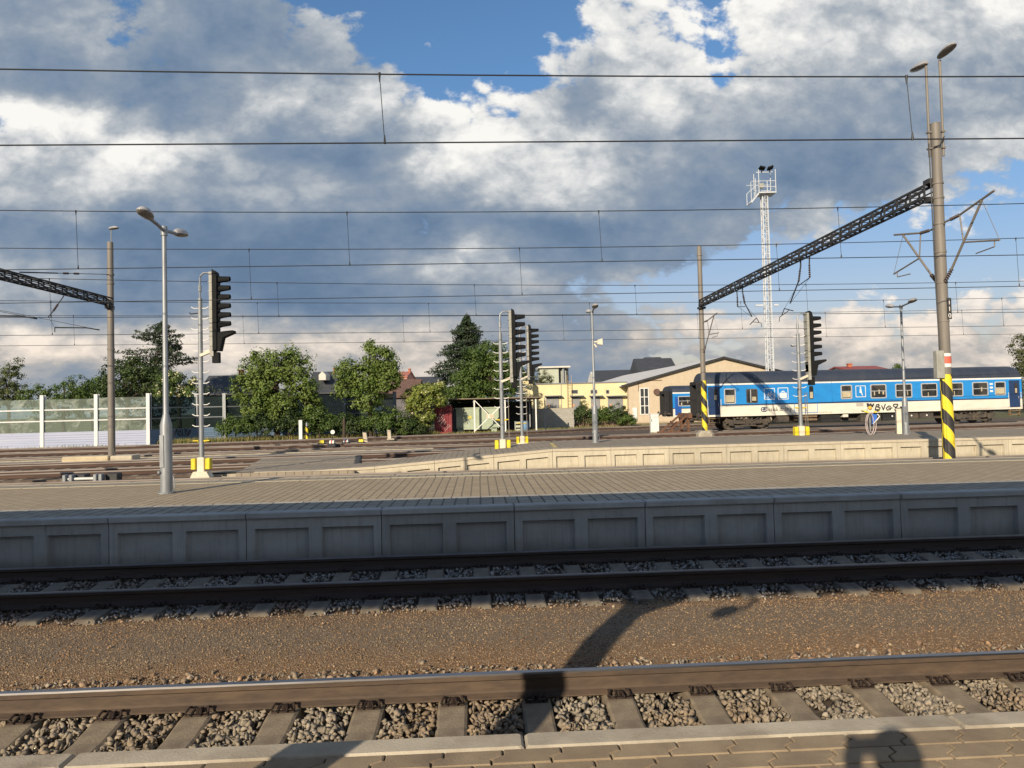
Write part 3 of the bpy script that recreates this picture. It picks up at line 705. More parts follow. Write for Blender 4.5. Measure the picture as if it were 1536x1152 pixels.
def build_yard():
    MT['sleeper_yard']=mat('dusty_yard_sleeper',(.24,.2,.155,1),(.15,.12,.09,1),(.3,.26,.2,1),rough=.95,scale=3)
    bed=mat('rusty_track_bed',(.125,.088,.062,1),(.08,.056,.042,1),(.2,.165,.13,1),rough=.95,scale=9,world=True,bump=.8,bscale=22)
    path=mat('grey_yard_path',(.28,.25,.21,1),(.22,.195,.16,1),(.16,.14,.11,1),rough=.92,scale=2,world=True)
    pale=mat('pale_gravel_path',(.31,.28,.23,1),(.24,.21,.175,1),(.17,.145,.115,1),rough=.95,scale=5,world=True,bump=.5,bscale=30)
    for Y in (19.35,23.5):
        s=strip_along('ballast_bed',[Vector((-34,Y,0)),Vector((44,Y,0))],3.6,-.2,bed)
    yard_track([Vector((-34,19.35,0)),Vector((44,19.35,0))],'hidden railway track directly behind the middle platform')
    yard_track([Vector((-34,23.5,0)),Vector((44,23.5,0))],'dark rail line in front of the cream platform wall')
    for T,xa,xb in ((T5,-34,30),(T6,-36,34),(T7,-40,38),(T8,-46,42)):
        strip_along('ballast_bed',[T(xa),T((xa+xb)/2),T(xb)],3.3,-.2,bed)
    yard_track([T5(-34),T5(-8)],'rusty yard track left of the paved crossing, nearest behind the signal')
    yard_track([T5(-8),T5(-2),T5(30)],'rusty yard track running behind the cream walled platform')
    yard_track([T6(-36),T6(0),T6(34)],'rusty yard track in front of the grey catenary mast at left')
    yard_track([T7(-40),T7(0),T7(38)],'rusty yard track in front of the parked blue coach')
    yard_track([T8(-46),T8(0),T8(42)],'rusty yard track between the striped post and the coach track')
    strip_along('ballast_bed',[T9(12),T9(26),T9(46)],3.3,-.2,bed)
    yard_track([T9(12.2),T9(26),T9(46)],'track that ends at the buffer stop under the blue coach')
    tp=[G(-48,48.6),G(-26,50.2),G(-2,58.2),G(8,65),G(24,70)]
    strip_along('ballast_bed',tp,3.2,-.2,bed); yard_track(tp,'farthest rusty track by the noise barrier and grass')
    strip_along('gravel_path',[G(-34,33.9),G(-19,35.9),G(0,38.7),G(8,39.8)],1.5,-.08,pale)
    strip_along('gravel_path',[G(-40,38.6-3.9),G(-20,36.9),G(-2,39.4)],.22,-.04,MT['concrete'])
    # level crossing over the fifth track
    a,b,c,d=GP(352,25.0),GP(530,25.0),GP(535,33.2),GP(392,32.6)
    cp=paving_mat('crossing_paving',(.285,.245,.19,1),(.24,.205,.16,1),(.13,.11,.09,1),.3,.6,True,.015)
    mb=MB()
    def at(u,v):
        p=a.lerp(b,u); q=d.lerp(c,u); return p.lerp(q,v)
    # decks between the flangeways, following the rails
    def vrail(u,off):
        lo,hi=0,1
        for _ in range(24):
            m=(lo+hi)/2; p=at(u,m); xp=p.x*math.cos(YAW)-p.y*math.sin(YAW); dd=p.x*math.sin(YAW)+p.y*math.cos(YAW)
            if dd-(30.9+.15*xp)<off: lo=m
            else: hi=m
        return (lo+hi)/2
    cr=struct('crossing_path')
    dark=MB()
    for o0,o1,zz in ((-9,-.86,.0),(-.66,.66,.0),(.86,9,.0)):
        mb=MB()
        for k in range(8):
            u0_,u1_=k/8,(k+1)/8
            vs=[at(u0_,max(0,vrail(u0_,o0))),at(u1_,max(0,vrail(u1_,o0))),at(u1_,min(1,vrail(u1_,o1))),at(u0_,min(1,vrail(u0_,o1)))]
            mb.add([(p.x,p.y,.02) for p in vs]+[(p.x,p.y,-.2) for p in vs],[(0,1,2,3),(0,1,5,4),(1,2,6,5),(2,3,7,6),(3,0,4,7)])
        mb.build('crossing_deck',cp,cr)
    mb=MB(); e0,e1=at(1,.08),at(1,1); n=14
    for k in range(n):
        p=e0.lerp(e1,(k+.5)/n); mb.box((p.x+.05,p.y,-.01),(.22,.42,.09),random.uniform(-.2,.2))
    mb.build('crossing_end_ramp',MT['black'],cr)

# ------------------------------------------------------------------ lamps
def luminaire(mb_shell,mb_glass,c,ax,L=.62,W=.26,H=.13):
    """street-light head: flattened teardrop shell over a glass bowl; ax = outward unit vector"""
    ax=Vector(ax).normalized(); s=ax.cross(Vector((0,0,1))).normalized(); uz=s.cross(ax); c=Vector(c); n=12
    prof=[(-.5,.28,.45),(-.42,.55,.8),(-.2,.85,1),(.1,1,1),(.32,.86,.8),(.46,.5,.45),(.5,.15,.15)]
    for mb,sg,hh in ((mb_shell,1,H),(mb_glass,-1,H*.55)):
        vs=[]; 
        for t,w,h in prof:
            for k in range(n//2+1):
                a=math.pi*k/(n//2); vs.append(c+ax*(t*L)+s*(math.cos(a)*w*W/2)+uz*(sg*math.sin(a)*h*hh*.75))
        m=n//2+1; fs=[]
        for i in range(len(prof)-1):
            for k in range(m-1): fs.append((i*m+k,i*m+k+1,(i+1)*m+k+1,(i+1)*m+k))
        fs.append(tuple(range(m))); fs.append(tuple((len(prof)-1)*m+k for k in range(m)))
        for i in range(len(prof)-1): fs.append((i*m,(i+1)*m,(i+1)*m+m-1,i*m+m-1))
        mb.add(vs,fs)
def platform_lamp(base,h,label,horn=False,box=True,rb=.11,rtop=.052,hb=1.33,tilt=0):
    t=thing('platform_lamp',label,'lamp post',base,0,'double armed lamp posts on the platforms')
    b=Vector(base); X,Y,Z=b
    mb=MB(); mb.tube([(X,Y,Z),(X,Y,Z+hb),(X,Y,Z+hb+.2),(X,Y,Z+hb+.22),(X,Y,Z+h)],[rb,rb,rtop*1.15,rtop,rtop*.82],16); mb.build('pole',MT['galv'],t,smooth=True)
    mb=MB(); mb.box((X-rb*.35,Y-rb-.001,Z+hb*.62),(.075,.03,.62)); mb.tube([(X-rb*.75,Y-rb*.7,Z+.42),(X-rb*.95,Y-rb*1.1,Z+.42)],.03,8); mb.build('access_hatch',MT['galv'],t,smooth=True)
    mb=MB(); mb.tube([(X+rb*.95,Y,Z+.02),(X+rb*1.5,Y-.02,Z+.1),(X+rb*1.25,Y,Z+.3),(X+rb*.9,Y,Z+.36)],.012,6); mb.tube([(X,Y,Z),(X,Y,Z+.03)],rb+.05,12); mb.build('ground_strap',MT['galv'],t)
    mb=MB(); mb.tube([(X,Y-.62,Z+h+.06),(X,Y-.25,Z+h+.02),(X,Y,Z+h-.03),(X,Y+.25,Z+h+.02),(X,Y+.62,Z+h+.06)],.034,10); mb.tube([(X,Y,Z+h-.12),(X,Y,Z+h+.06)],rtop*1.2,10); mb.build('arm',MT['galv'],t,smooth=True)
    for s in (-1,1):
        a=MB(); g=MB(); luminaire(a,g,(X,Y+s*.80,Z+h+.10),(0,s,.13),.48,.26,.15)
        o=a.build('lamp_head',MT['lampshell'],t,smooth=True); q=g.build('lamp_glass',MT['lampglass'],None,smooth=True); 
        for vv in q.data.vertices: vv.co=vv.co-Vector(t.location)
        q.parent=o
    if horn:
        z=Z+h-1.22; mb=MB()
        mb.tube([(X+.05,Y-.05,z),(X+.2,Y-.1,z)],.03,8); mb.prism([(-.04,-.10),(.16,-.13),(.16,.13),(-.04,.07)],(X+.2,Y-.2,z),(1,0,0),(0,0,1),(0,1,0),.2)
        mb.tube([(X+.06,Y,z-.08),(X+.14,Y-.08,z-.22)],.03,6); mb.build('loudspeaker',MT['cream'],t)
    return t

# ------------------------------------------------------------------ signals
def signal(base,h,label,headdx=.46,boxz=.42,block=True,lad=.72):
    """colour-light signal: mast on a block, seven hooded lamps facing along the track (+X)"""
    t=thing('railway_signal',label,'railway signal',base,0,'hooded light signals on masts')
    X,Y,Z=Vector(base); hh=2.86; zt=Z+h; zb=zt-hh
    mb=MB()
    if block: mb.prism([(-.32,0),(.32,0),(.22,.2),(-.22,.2)],(X,Y-.2,Z),(1,0,0),(0,0,1),(0,1,0),.4)
    mb.bbox((X,Y,Z+boxz),(.24,.26,.5),.02); mb.build('base_block',MT['cream'],t)
    mh=h-.95
    mb=MB(); mb.tube([(X,Y,Z+.28),(X,Y,Z+.85),(X,Y,Z+mh)],[.088,.082,.072],12); mb.build('mast',MT['galv'],t,smooth=True)
    mb=MB(); mb.tube([(X,Y,Z+mh-.02),(X,Y,zt-.45),(X+.02,Y,zt-.2),(X+.12,Y,zt-.1),(X+headdx-.1,Y,zt-.09)],.032,8)
    mb.tube([(X,Y,zt-.72),(X,Y,zt-.52)],.055,8); mb.tube([(X,Y,zt-1.2),(X,Y,zt-1.02)],.05,8); mb.build('cable_pipe',MT['galv'],t,smooth=True)
    for s in (-1,1):
        mb=MB(); mb.bbox((X+s*.235,Y-.02,Z+boxz+.04),(.15,.26,.36),.02); mb.build('cable_box',MT['yellow'],t)
        mb=MB(); mb.tube([(X+s*.06,Y,Z+1.18),(X+s*.24,Y-.02,Z+1.22)],.02,6); mb.box((X+s*.18,Y-.01,Z+1.225),(.18,.1,.03)); mb.build('step_bracket',MT['yellow'],t)
    k=0; z=Z+1.7
    while z<Z+mh-.1:
        mb=MB()
        for s in (-1,1): mb.tube([(X+s*.06,Y,z),(X+s*.2,Y-.01,z+.0),(X+s*.29,Y-.02,z+.05)],.016,6)
        mb.build('step',MT['white'],t); z+=.36; k+=1
    mb=MB(); mb.tube([(X-.05,Y,Z+mh-.5),(X-.3,Y-.05,Z+mh-.53),(X-.33,Y-.05,Z+mh-.48)],.022,6); mb.build('hook',MT['black'],t)
    zb0=zb; zb=Z+(zb-Z)*lad if lad else Z
    mb=MB()
    for s in (-.1,.1): mb.beam((X+.26,Y+s,Z+.4),(X+.26,Y+s,zb+.1),.022)
    n=int((zb-Z-.4)/.3)
    for i in range(n): mb.beam((X+.26,Y-.1,Z+.5+i*.3),(X+.26,Y+.1,Z+.5+i*.3),.016)
    
    if lad: mb.build('rear_ladder',MT['polegrey'],t)
    zb=zb0
    hx=X+headdx
    mb=MB(); mb.box((hx-.06,Y,zt-1.33),(.10,.32,2.5)); 
    for i in range(8): mb.box((hx-.075,Y,zt-.13-i*.302),(.125,.34,.022))
    mb.box((hx-.05,Y,zb+.32),(.12,.28,.75)); hd=mb.build('signal_head',MT['sigpale'],t)
    mb=MB(); mb.prism([(0,-1.35),(.13,-1.3),(.15,1.1),(.1,1.33),(0,1.40)],(hx+.002,Y-.2,zt-1.4),(1,0,0),(0,0,1),(0,1,0),.4); mb.box((hx+.06,Y,zb-.1),(.22,.2,.36)); mb.build('front_plate',MT['sigdark'],t)
    for i in range(6):
        zc=zt-.36-i*.302; last=False
        mb=MB(); n=10; L=.42; r1=.15; r2=.092
        vs=[];fs=[]; dz=0 if not last else .0
        for xx,r,dd in ((hx+.12,r1,0),(hx+.12+L*.3,r1*.84,.045),(hx+.12+L,r2,.10)):
            for j in range(n+1):
                a=R(-35)+R(250)*j/n; vs.append((xx,Y+r*math.cos(a),zc+r*math.sin(a)+dd*.4)); 
            for j in range(n+1):
                a=R(-35)+R(250)*j/n; vs.append((xx,Y+(r-.012)*math.cos(a),zc+(r-.012)*math.sin(a)+dd*.4))
        m=2*(n+1)
        cut=[1,1,.55]
        for q in (0,1):
            for j in range(n):
                fs+=[(q*m+j,q*m+j+1,(q+1)*m+j+1,(q+1)*m+j),(q*m+n+1+j,q*m+n+2+j,(q+1)*m+n+2+j,(q+1)*m+n+1+j)]
            for e in (0,n): fs.append((q*m+e,(q+1)*m+e,(q+1)*m+n+1+e,q*m+n+1+e))
        for q in (0,2):
            for j in range(n): fs.append((q*m+j,q*m+j+1,q*m+n+2+j,q*m+n+1+j))
        vs=[(x,y,z) if not (x>hx+.3 and z<zc) else (x-(zc-z)*.9,y,z) for x,y,z in vs]
        mb.add(vs,fs); v=mb.build('hood',MT['sigdark'],t,smooth=True)
        mb=MB(); mb.tube([(hx+.135,Y,zc),(hx+.152,Y,zc)],.1,12); q=mb.build('lens',MT['lens'],None); 
        for vv in q.data.vertices: vv.co=vv.co-Vector(t.location)
        q.parent=v
    mb=MB(); mb.prism([(0,-.1),(.1,-.1),(.2,.34),(.56,.5),(.54,.58),(.3,.56),(0,.52)],(hx+.12,Y-.16,zb+.22),(1,0,0),(0,0,1),(0,1,0),.32); mb.build('direction_shield',MT['sigdark'],t)
    mb=MB(); mb.beam((X,Y-.05,zb-.02),(hx,Y-.05,zb+.16),.07,.09); mb.beam((X,Y+.08,zb-.02),(hx,Y+.08,zb+.16),.05,.07); mb.build('bracket',MT['cream'],t)
    return t

# ------------------------------------------------------------------ catenary
def insulator(mb,a,b,r=.05,n=6):
    a=Vector(a);b=Vector(b)
    for i in range(n): mb.tube([a.lerp(b,(i+.1)/n),a.lerp(b,(i+.55)/n),a.lerp(b,(i+.9)/n)],[r*.45,r,r*.45],8)
def lattice_beam(mb_ch,mb_la,a,b,s=.5,hh=.5,step=.75):
    a=Vector(a);b=Vector(b); d=(b-a); L=d.length; d.normalize(); x=d.cross(Vector((0,0,1))).normalized(); uz=x.cross(d)
    for sx in (-1,1):
        for sz in (-1,1): mb_ch.beam(a+x*(sx*s/2)+uz*(sz*hh/2),b+x*(sx*s/2)+uz*(sz*hh/2),.06)
    n=int(L/step)
    for i in range(n+1):
        p=a+d*(L*i/n)
        for sx in (-1,1): mb_la.beam(p+x*(sx*s/2)-uz*hh/2,p+x*(sx*s/2)+uz*hh/2,.05)
        for sz in (-1,1): mb_la.beam(p+uz*(sz*hh/2)-x*s/2,p+uz*(sz*hh/2)+x*s/2,.04)
        if i<n:
            q=a+d*(L*(i+1)/n); 
            for sz in (-1,1): mb_la.beam(p-x*s/2*(1 if i%2 else -1)+uz*(sz*hh/2),q+x*s/2*(1 if i%2 else -1)+uz*(sz*hh/2),.035)
            for sx in (-1,1): mb_la.beam(p+x*(sx*s/2)-uz*hh/2,q+x*(sx*s/2)-uz*(hh*.0),.03)
        for sx in (-1,1): mb_la.beam(p+x*(sx*s/2)-uz*0.0,(a+d*(L*min(i+1,n)/n))+x*(sx*s/2)+uz*.0,.035) if i<n else None
def cantilever(t,p,dirv,zt,zb,reach,contact,label=None):
    """swivel bracket: top tube with insulator, strut, registration tube, steady arm"""
    D=Vector(dirv).normalized(); P=Vector((p.x,p.y,0)); e=lambda s,z: P+D*s+Vector((0,0,z))
    mb=MB(); mb.tube([e(.25,zt),e(.75,zt+.02)],.03,8); mb.tube([e(.85,zt+.02),e(reach+.5,zt+.32)],.032,8)
    mb.tube([e(.45,zb+.28),e(reach,zt+.2)],.034,8)
    m=e(.45,zb+.28).lerp(e(reach,zt+.2),.42); mb.tube([m,e(reach+.62,contact+.5)],.026,8)
    mb.tube([m,e(.95,zt+.02)],.02,6)
    mb.tube([e(reach+.62,contact+.5),e(reach,zt+.2)],.008,5)
    g0=m.lerp(e(reach+.62,contact+.5),.86); mb.tube([g0,g0-Vector((0,0,.17)),g0-Vector((0,0,.2))-D*.75],.018,6)
    c=mb.build('cantilever',MT['polegrey'],t,smooth=True)
    for (p0,p1,rr) in ((e(.5,zt+.01),e(.95,zt+.035),.055),(e(.16,zb),e(.5,zb+.33),.065)):
        mb=MB(); mb.tube([p0,p1],rr*.4,6); insulator(mb,p0,p1,rr); q=mb.build('insulator',MT['insul'],None,smooth=True)
        for vv in q.data.vertices: vv.co=vv.co-Vector(t.location)
        q.parent=c
def hanger(t,p,dirv,top,contact,side):
    D=Vector(dirv).normalized(); P=Vector((p.x,p.y,0)); e=lambda s,z: P+D*s+Vector((0,0,z))
    mb=MB(); mb.tube([e(0,top),e(0,top-.25),e(side*.1,top-.45)],.035,8); mb.tube([e(side*.25,top-.85),e(side*1.25,contact+.7)],.03,8)
    mb.tube([e(-side*.9,top),e(-side*.85,top-.35)],.03,8); mb.tube([e(-side*.85,top-.9),e(side*.3,top-1.05)],.02,6)
    mb.tube([e(-side*.85,top-.9),e(side*1.2,contact+.7)],.008,5)
    mb.tube([e(side*.95,contact+.32),e(side*1.9,contact+.55),e(side*2.2,contact+.3)],.022,6); mb.tube([e(side*1.4,contact+.4),e(side*2.5,contact+.22),e(side*2.55,contact+.02)],.016,6)
    mb.tube([e(side*1.9,contact+.55),e(side*.35,top-1.0)],.007,5)
    h=mb.build('drop_bracket',MT['darksteel'],t,smooth=True)
    for (p0,p1,rr) in ((e(side*.08,top-.42),e(side*.26,top-.88),.06),(e(-side*.85,top-.35),e(-side*.85,top-.9),.055)):
        mb=MB(); mb.tube([p0,p1],rr*.4,6); insulator(mb,p0,p1,rr); q=mb.build('insulator',MT['insul'],None,smooth=True)
        for vv in q.data.vertices: vv.co=vv.co-Vector(t.location)
        q.parent=h
def hazard_mat():
    m,t,b=newmat('yellow_black_stripes'); tc=t.n('ShaderNodeTexCoord').outputs['Object']; sp=t.n('ShaderNodeSeparateXYZ'); t.l(tc,sp.inputs[0])
    return m,t,b,sp
def stripe_mat(name,pitch,slope,off=0.0,ang=True):
    m,t,b,sp=hazard_mat(); m.name=name
    if ang: a=t.math('ARCTAN2',sp.outputs[1],sp.outputs[0]); s=t.math('ADD',sp.outputs[2],t.math('MULTIPLY',a,slope))
    else: s=t.math('ADD',sp.outputs[2],t.math('MULTIPLY',sp.outputs[0],slope))
    f=t.math('FRACT',t.math('ADD',t.math('DIVIDE',s,pitch),off))
    k=t.math('GREATER_THAN',f,.5)
    n=t.noise(t.n('ShaderNodeTexCoord').outputs['Object'],5,5)
    y=t.mix(t.rng(n,.4,.7),(.78,.62,.03,1),(.62,.47,.03,1)); bl=t.mix(t.rng(n,.4,.7),(.02,.02,.022,1),(.04,.04,.04,1))
    t.l(t.mix(k,y,bl),b.inputs['Base Color']); b.inputs['Roughness'].default_value=.6; return m
def text_part(name,body,size,m,parent,loc,rot,extr=.004,shear=0,align='CENTER'):
    cu=bpy.data.curves.new(name,'FONT'); cu.body=body; cu.size=size; cu.extrude=extr; cu.align_x=align; cu.align_y='CENTER'; cu.shear=shear; cu.resolution_u=2
    o=bpy.data.objects.new(name+'_curve',cu); COL.objects.link(o); bpy.context.view_layer.update()
    dg=bpy.context.evaluated_depsgraph_get(); me=bpy.data.meshes.new_from_object(o.evaluated_get(dg)); bpy.data.objects.remove(o); bpy.data.curves.remove(cu)
    me.name=name; me.materials.clear(); me.materials.append(m); q=bpy.data.objects.new(name,me); COL.objects.link(q); q.parent=parent; q.location=loc; q.rotation_euler=rot; return q
def mast_lamp(t,x,y,z0,z1,s):
    mb=MB(); mb.tube([(x,y,z0),(x,y,z1)],.038,8)
    for zz in (z0+.25,z0+.75): mb.box((x,y,zz),(.11,.13,.05))
    mb.build('lamp_pole',MT['polegrey'],t,smooth=True)
    a=MB(); g=MB(); luminaire(a,g,(x,y+s*.34,z1+.12),(0,s,.10),.78,.34,.17); o=a.build('lamp_head',MT['lampshell'],t,smooth=True)
    q=g.build('lamp_glass',MT['lampglass'],None,smooth=True)
    for vv in q.data.vertices: vv.co=vv.co-Vector(t.location)
    q.parent=o
def build_portals():
    # right portal: near mast between tracks three and four, far mast beyond track seven
    A=GP(1420,22.1,-.3); ztop=10.35
    d22=22.1
    t=thing('catenary_portal','tall grey mast with striped foot and twin lamps, joined by a lattice beam','catenary portal',A)
    sm=stripe_mat('yellow_black_bands',.86,.21,.32)
    mb=MB(); mb.tube([(A.x,A.y,2.72),(A.x,A.y,6.2),(A.x,A.y,ztop)],[.158,.15,.138],20); mb.tube([(A.x,A.y,ztop),(A.x,A.y,ztop+.02)],.142,20)
    for z in (5.47,7.26,8.05,8.5,4.3,6.4,3.1): mb.tube([(A.x,A.y,z),(A.x,A.y,z+.06)],.164,20)
    mb.build('mast',MT['polegrey'],t,smooth=True)
    mb=MB(); mb.tube([(A.x,A.y,-.3),(A.x,A.y,2.72)],[.175,.163],24); mb.tube([(A.x-.155,A.y-.1,-.2),(A.x-.155,A.y-.1,2.72)],.045,8); mb.build('striped_foot',sm,t,smooth=True)
    mb=MB(); mb.bbox((A.x-.27,A.y-.12,3.02),(.24,.2,.82),.015); mb.build('cable_cabinet',MT['sigpale'],t)
    mb=MB(); mb.tube([(A.x-.22,A.y-.1,3.4),(A.x-.23,A.y-.06,5.4),(A.x-.24,A.y-.03,ztop-.6)],.018,6)
    mb.tube([(A.x-.16,A.y-.12,ztop-.75),(A.x-.02,A.y-.22,ztop-.72),(A.x+.14,A.y-.19,ztop-.45)],.02,6); mb.build('cable',MT['black'],t)
    q=MB(); n=9; 
    for zz0,zz1,mi in ((2.93,3.04,0),(3.04,3.26,1),(3.26,3.35,0)):
        q.mi=mi; b0=len(q.v)
        for k in range(n+1):
            a=R(-150)+R(135)*k/n
            for zz in (zz0,zz1): q.v.append((A.x+.17*math.cos(a),A.y+.17*math.sin(a),zz))
        for k in range(n): q.f.append((b0+2*k,b0+2*k+2,b0+2*k+3,b0+2*k+1)); q.m.append(mi)
    q.build('warning_plate',[MT['white'],mat('faded_red_sign',(.62,.13,.08,1),(.5,.12,.08,1),rough=.6)],t)
    npl=MB(); npl.box((A.x+.09,A.y-.165,5.02-.33),(.13,.02,.64)); np_=npl.build('number_plate',MT['black'],t)
    for i,ch in enumerate('110'):
        text_part('number',ch,.2,MT['white'],np_,(.09,-.177,4.89+.3-.2*i-.02),(R(90),0,0))
    mast_lamp(t,A.x-.2,A.y+.02,ztop-1.0,12.15,1); mast_lamp(t,A.x+.19,A.y-.05,ztop-1.0,12.3,-1)
    Bp=GP(1056,46.7,-.2)
    mb=MB(); mb.tube([(Bp.x,Bp.y,1.9),(Bp.x,Bp.y,6),(Bp.x,Bp.y,12.0)],[.165,.155,.14],16)
    for z in (11.4,8.2,5.2): mb.tube([(Bp.x,Bp.y,z),(Bp.x,Bp.y,z+.08)],.172,16)
    mb.build('mast',MT['polegrey'],t,smooth=True)
    mb=MB(); mb.tube([(Bp.x,Bp.y,-.2),(Bp.x,Bp.y,1.9+1.5)],[.178,.168],20); q=mb.build('striped_foot',stripe_mat('far_mast_stripes',1.0,.22,.1),t,smooth=True,off=False)
    for vv in q.data.vertices: vv.co=vv.co-Vector((Bp.x,Bp.y,0))
    q.location=(Bp.x-A.x,Bp.y-A.y,.3)
    mb=MB(); mb.bbox((Bp.x,Bp.y,-.02),(1.0,1.0,.5),.2); mb.build('mast_base',MT['concrete'],t)
    zb=8.34; a=Vector((A.x-.15,A.y+.2,zb)); b=Vector((Bp.x-.02,Bp.y-.15,zb)); ch=MB(); la=MB()
    lattice_beam(ch,la,a,b,.3,.36); ch.build('beam_chord',MT['darksteel'],t); la.build('beam_lattice',MT['darksteel'],t)
    dv=(b-a); dv.z=0; dv.normalize()
    mb=MB(); mb.box((A.x-.1,A.y+.15,zb+.28),(.34,.3,.14)); mb.box((A.x-.1,A.y+.15,zb-.28),(.34,.3,.14)); mb.box((Bp.x,Bp.y-.1,zb-.3),(.45,.4,.12)); mb.build('beam_bracket',MT['darksteel'],t)
    cantilever(t,A,(0,-1,0),7.28,5.5,1.9,5.72); cantilever(t,A,(0,1,0),7.2,5.5,1.9,5.72)
    for dd,sd in ((T5(13),1),(T6(12.6),-1)):
        k=(dd.y-a.y)/(b.y-a.y); p=a.lerp(b,k); hanger(t,p-dv*sd*1.2,dv,zb-.25,5.7,sd)
    cantilever(t,Bp,(.1,-1,0),7.1,5.2,1.9,5.7)
    # left portal
    A2=GP(167,36.0,-.15)
    t=thing('catenary_portal','slim grey mast with one small lamp and a lattice beam running off left','catenary portal',A2)
    mb=MB(); mb.tube([(A2.x,A2.y,-.1),(A2.x,A2.y,5),(A2.x,A2.y,10.65)],[.165,.155,.14],16)
    for z in (9.0,8.55,7.3,5.3): mb.tube([(A2.x,A2.y,z),(A2.x,A2.y,z+.09)],.175,16)
    mb.build('mast',MT['polegrey'],t,smooth=True)
    mb=MB(); mb.tube([(A2.x+.06,A2.y,10.5),(A2.x+.06,A2.y,11.25)],.03,8); mb.build('lamp_pole',MT['galv'],t)
    s_=MB(); g=MB(); luminaire(s_,g,(A2.x+.2,A2.y-.05,11.32),(.92,-.4,.0),.62,.28,.15); o=s_.build('lamp_head',MT['lampshell'],t,smooth=True); g.build('lamp_glass',MT['lampglass'],t,smooth=True)
    mb=MB(); mb.tube([(A2.x+.1,A2.y-.1,-.1),(A2.x+.3,A2.y-.25,.05),(A2.x+.16,A2.y-.15,.5)],.03,6); mb.box((A2.x+.2,A2.y-.15,0),(.25,.2,.15)); mb.build('cable',MT['black'],t)
    for dx,w in ((-.95,2.2),(.75,1.05)):
        mb=MB(); mb.bbox((A2.x+dx,A2.y-.2,-.03),(w-.02,.9,.34),.03); mb.build('base_slab',mat('cream_base_slab',(.55,.46,.31,1),(.46,.38,.25,1),rough=.9,scale=3) if dx<0 else MT['coping3'],t)
    N2=G(-19.9,20.8,-.3)
    mb=MB(); mb.tube([(N2.x,N2.y,-.3),(N2.x,N2.y,10.3)],[.21,.18],16); mb.build('mast',MT['polegrey'],t,smooth=True)
    a=Vector((A2.x,A2.y-.1,7.68)); b=Vector((N2.x,N2.y+.15,7.68)); ch=MB(); la=MB(); lattice_beam(ch,la,a,b,.3,.32); ch.build('beam_chord',MT['darksteel'],t); la.build('beam_lattice',MT['darksteel'],t)
    dv=(b-a).normalized()
    mb=MB(); mb.box((A2.x,A2.y-.1,7.4),(.3,.4,.14)); mb.build('beam_bracket',MT['darksteel'],t)
    # stay with insulators, and two hanging brackets
    mb=MB(); p0=Vector((A2.x,A2.y-.15,9.02)); p1=a.lerp(b,.43)+Vector((0,0,.28)); mb.tube([p0,p1],.016,6); mb.tube([p0.lerp(p1,.62),p1],.03,6)
    c=mb.build('stay',MT['darksteel'],t)
    for k0 in (.38,.5): mb=MB(); insulator(mb,p0.lerp(p1,k0),p0.lerp(p1,k0+.06),.05); mb.build('insulator',MT['insul'],t)
    for k,sd in ((.24,1),(.52,1)):
        p=a.lerp(b,k); mb=MB(); q0=p+Vector((0,0,-.25)); q1=q0+dv*.55+Vector((-.12,0,-.75)); mb.tube([q0,q1],.02,6)
        q2=q1+dv*.25+Vector((-.05,0,-.28)); mb.tube([q1,q2],.02,6)
        cz=5.75; e0=Vector((q2.x+.1,q2.y+.3,cz+.22)); mb.tube([q2,e0],.006,5); mb.tube([e0,e0+Vector((1.1,.5,.02)),e0+Vector((1.55,.7,-.06))],.03,6); mb.tube([e0,e0+Vector((0,0,-.2))],.02,6)
        mb.tube([e0+Vector((1.5,.7,-.05)),e0+Vector((-3.2,-1,1.0))],.01,5)
        mb.build('drop_bracket',MT['darksteel'],t); mb=MB(); insulator(mb,q0.lerp(q1,.55),q1,.055); mb.build('insulator',MT['insul'],t)

def overhead(label,pf,zc,zm,droppers,r=.012,k=.00075,xc=5.5,group='overhead wires above the tracks',slope=0.0):
    """pf(s): plan point at s metres along; messenger sags, droppers tie the two wires"""
    S0=[-46+92*i/46 for i in range(47)]
    base=pf(0); t=thing('overhead_line',label,'overhead line',(base.x,base.y,zc),0,group)
    zmf=lambda s: zm+k*(s-xc)**2-k*xc**2; zcf=lambda s: zc+.00006*(s-xc)**2+slope*s
    r*=.9; mb=MB(); mb.tube([pf(s)+Vector((0,0,zcf(s))) for s in S0],r,6); mb.build('contact_wire',MT['wire'],t,smooth=True)
    mb=MB(); mb.tube([pf(s)+Vector((0,0,zmf(s))) for s in S0],r*1.0,6); mb.build('messenger_wire',MT['wire'],t,smooth=True)
    for s in droppers:
        p=pf(s); q=pf(s+.05); mb=MB(); mb.tube([p+Vector((0,0,zmf(s))),q+Vector((0,0,zcf(s)))],r*.55,5)
        mb.tube([p+Vector((0,0,zmf(s)+.02)),p+Vector((0,0,zmf(s)-.1))],[r*2,r*.8],6); mb.tube([q+Vector((0,0,zcf(s)-.01)),q+Vector((0,0,zcf(s)+.1))],[r*2,r*.8],6); mb.build('dropper',MT['wire'],t)
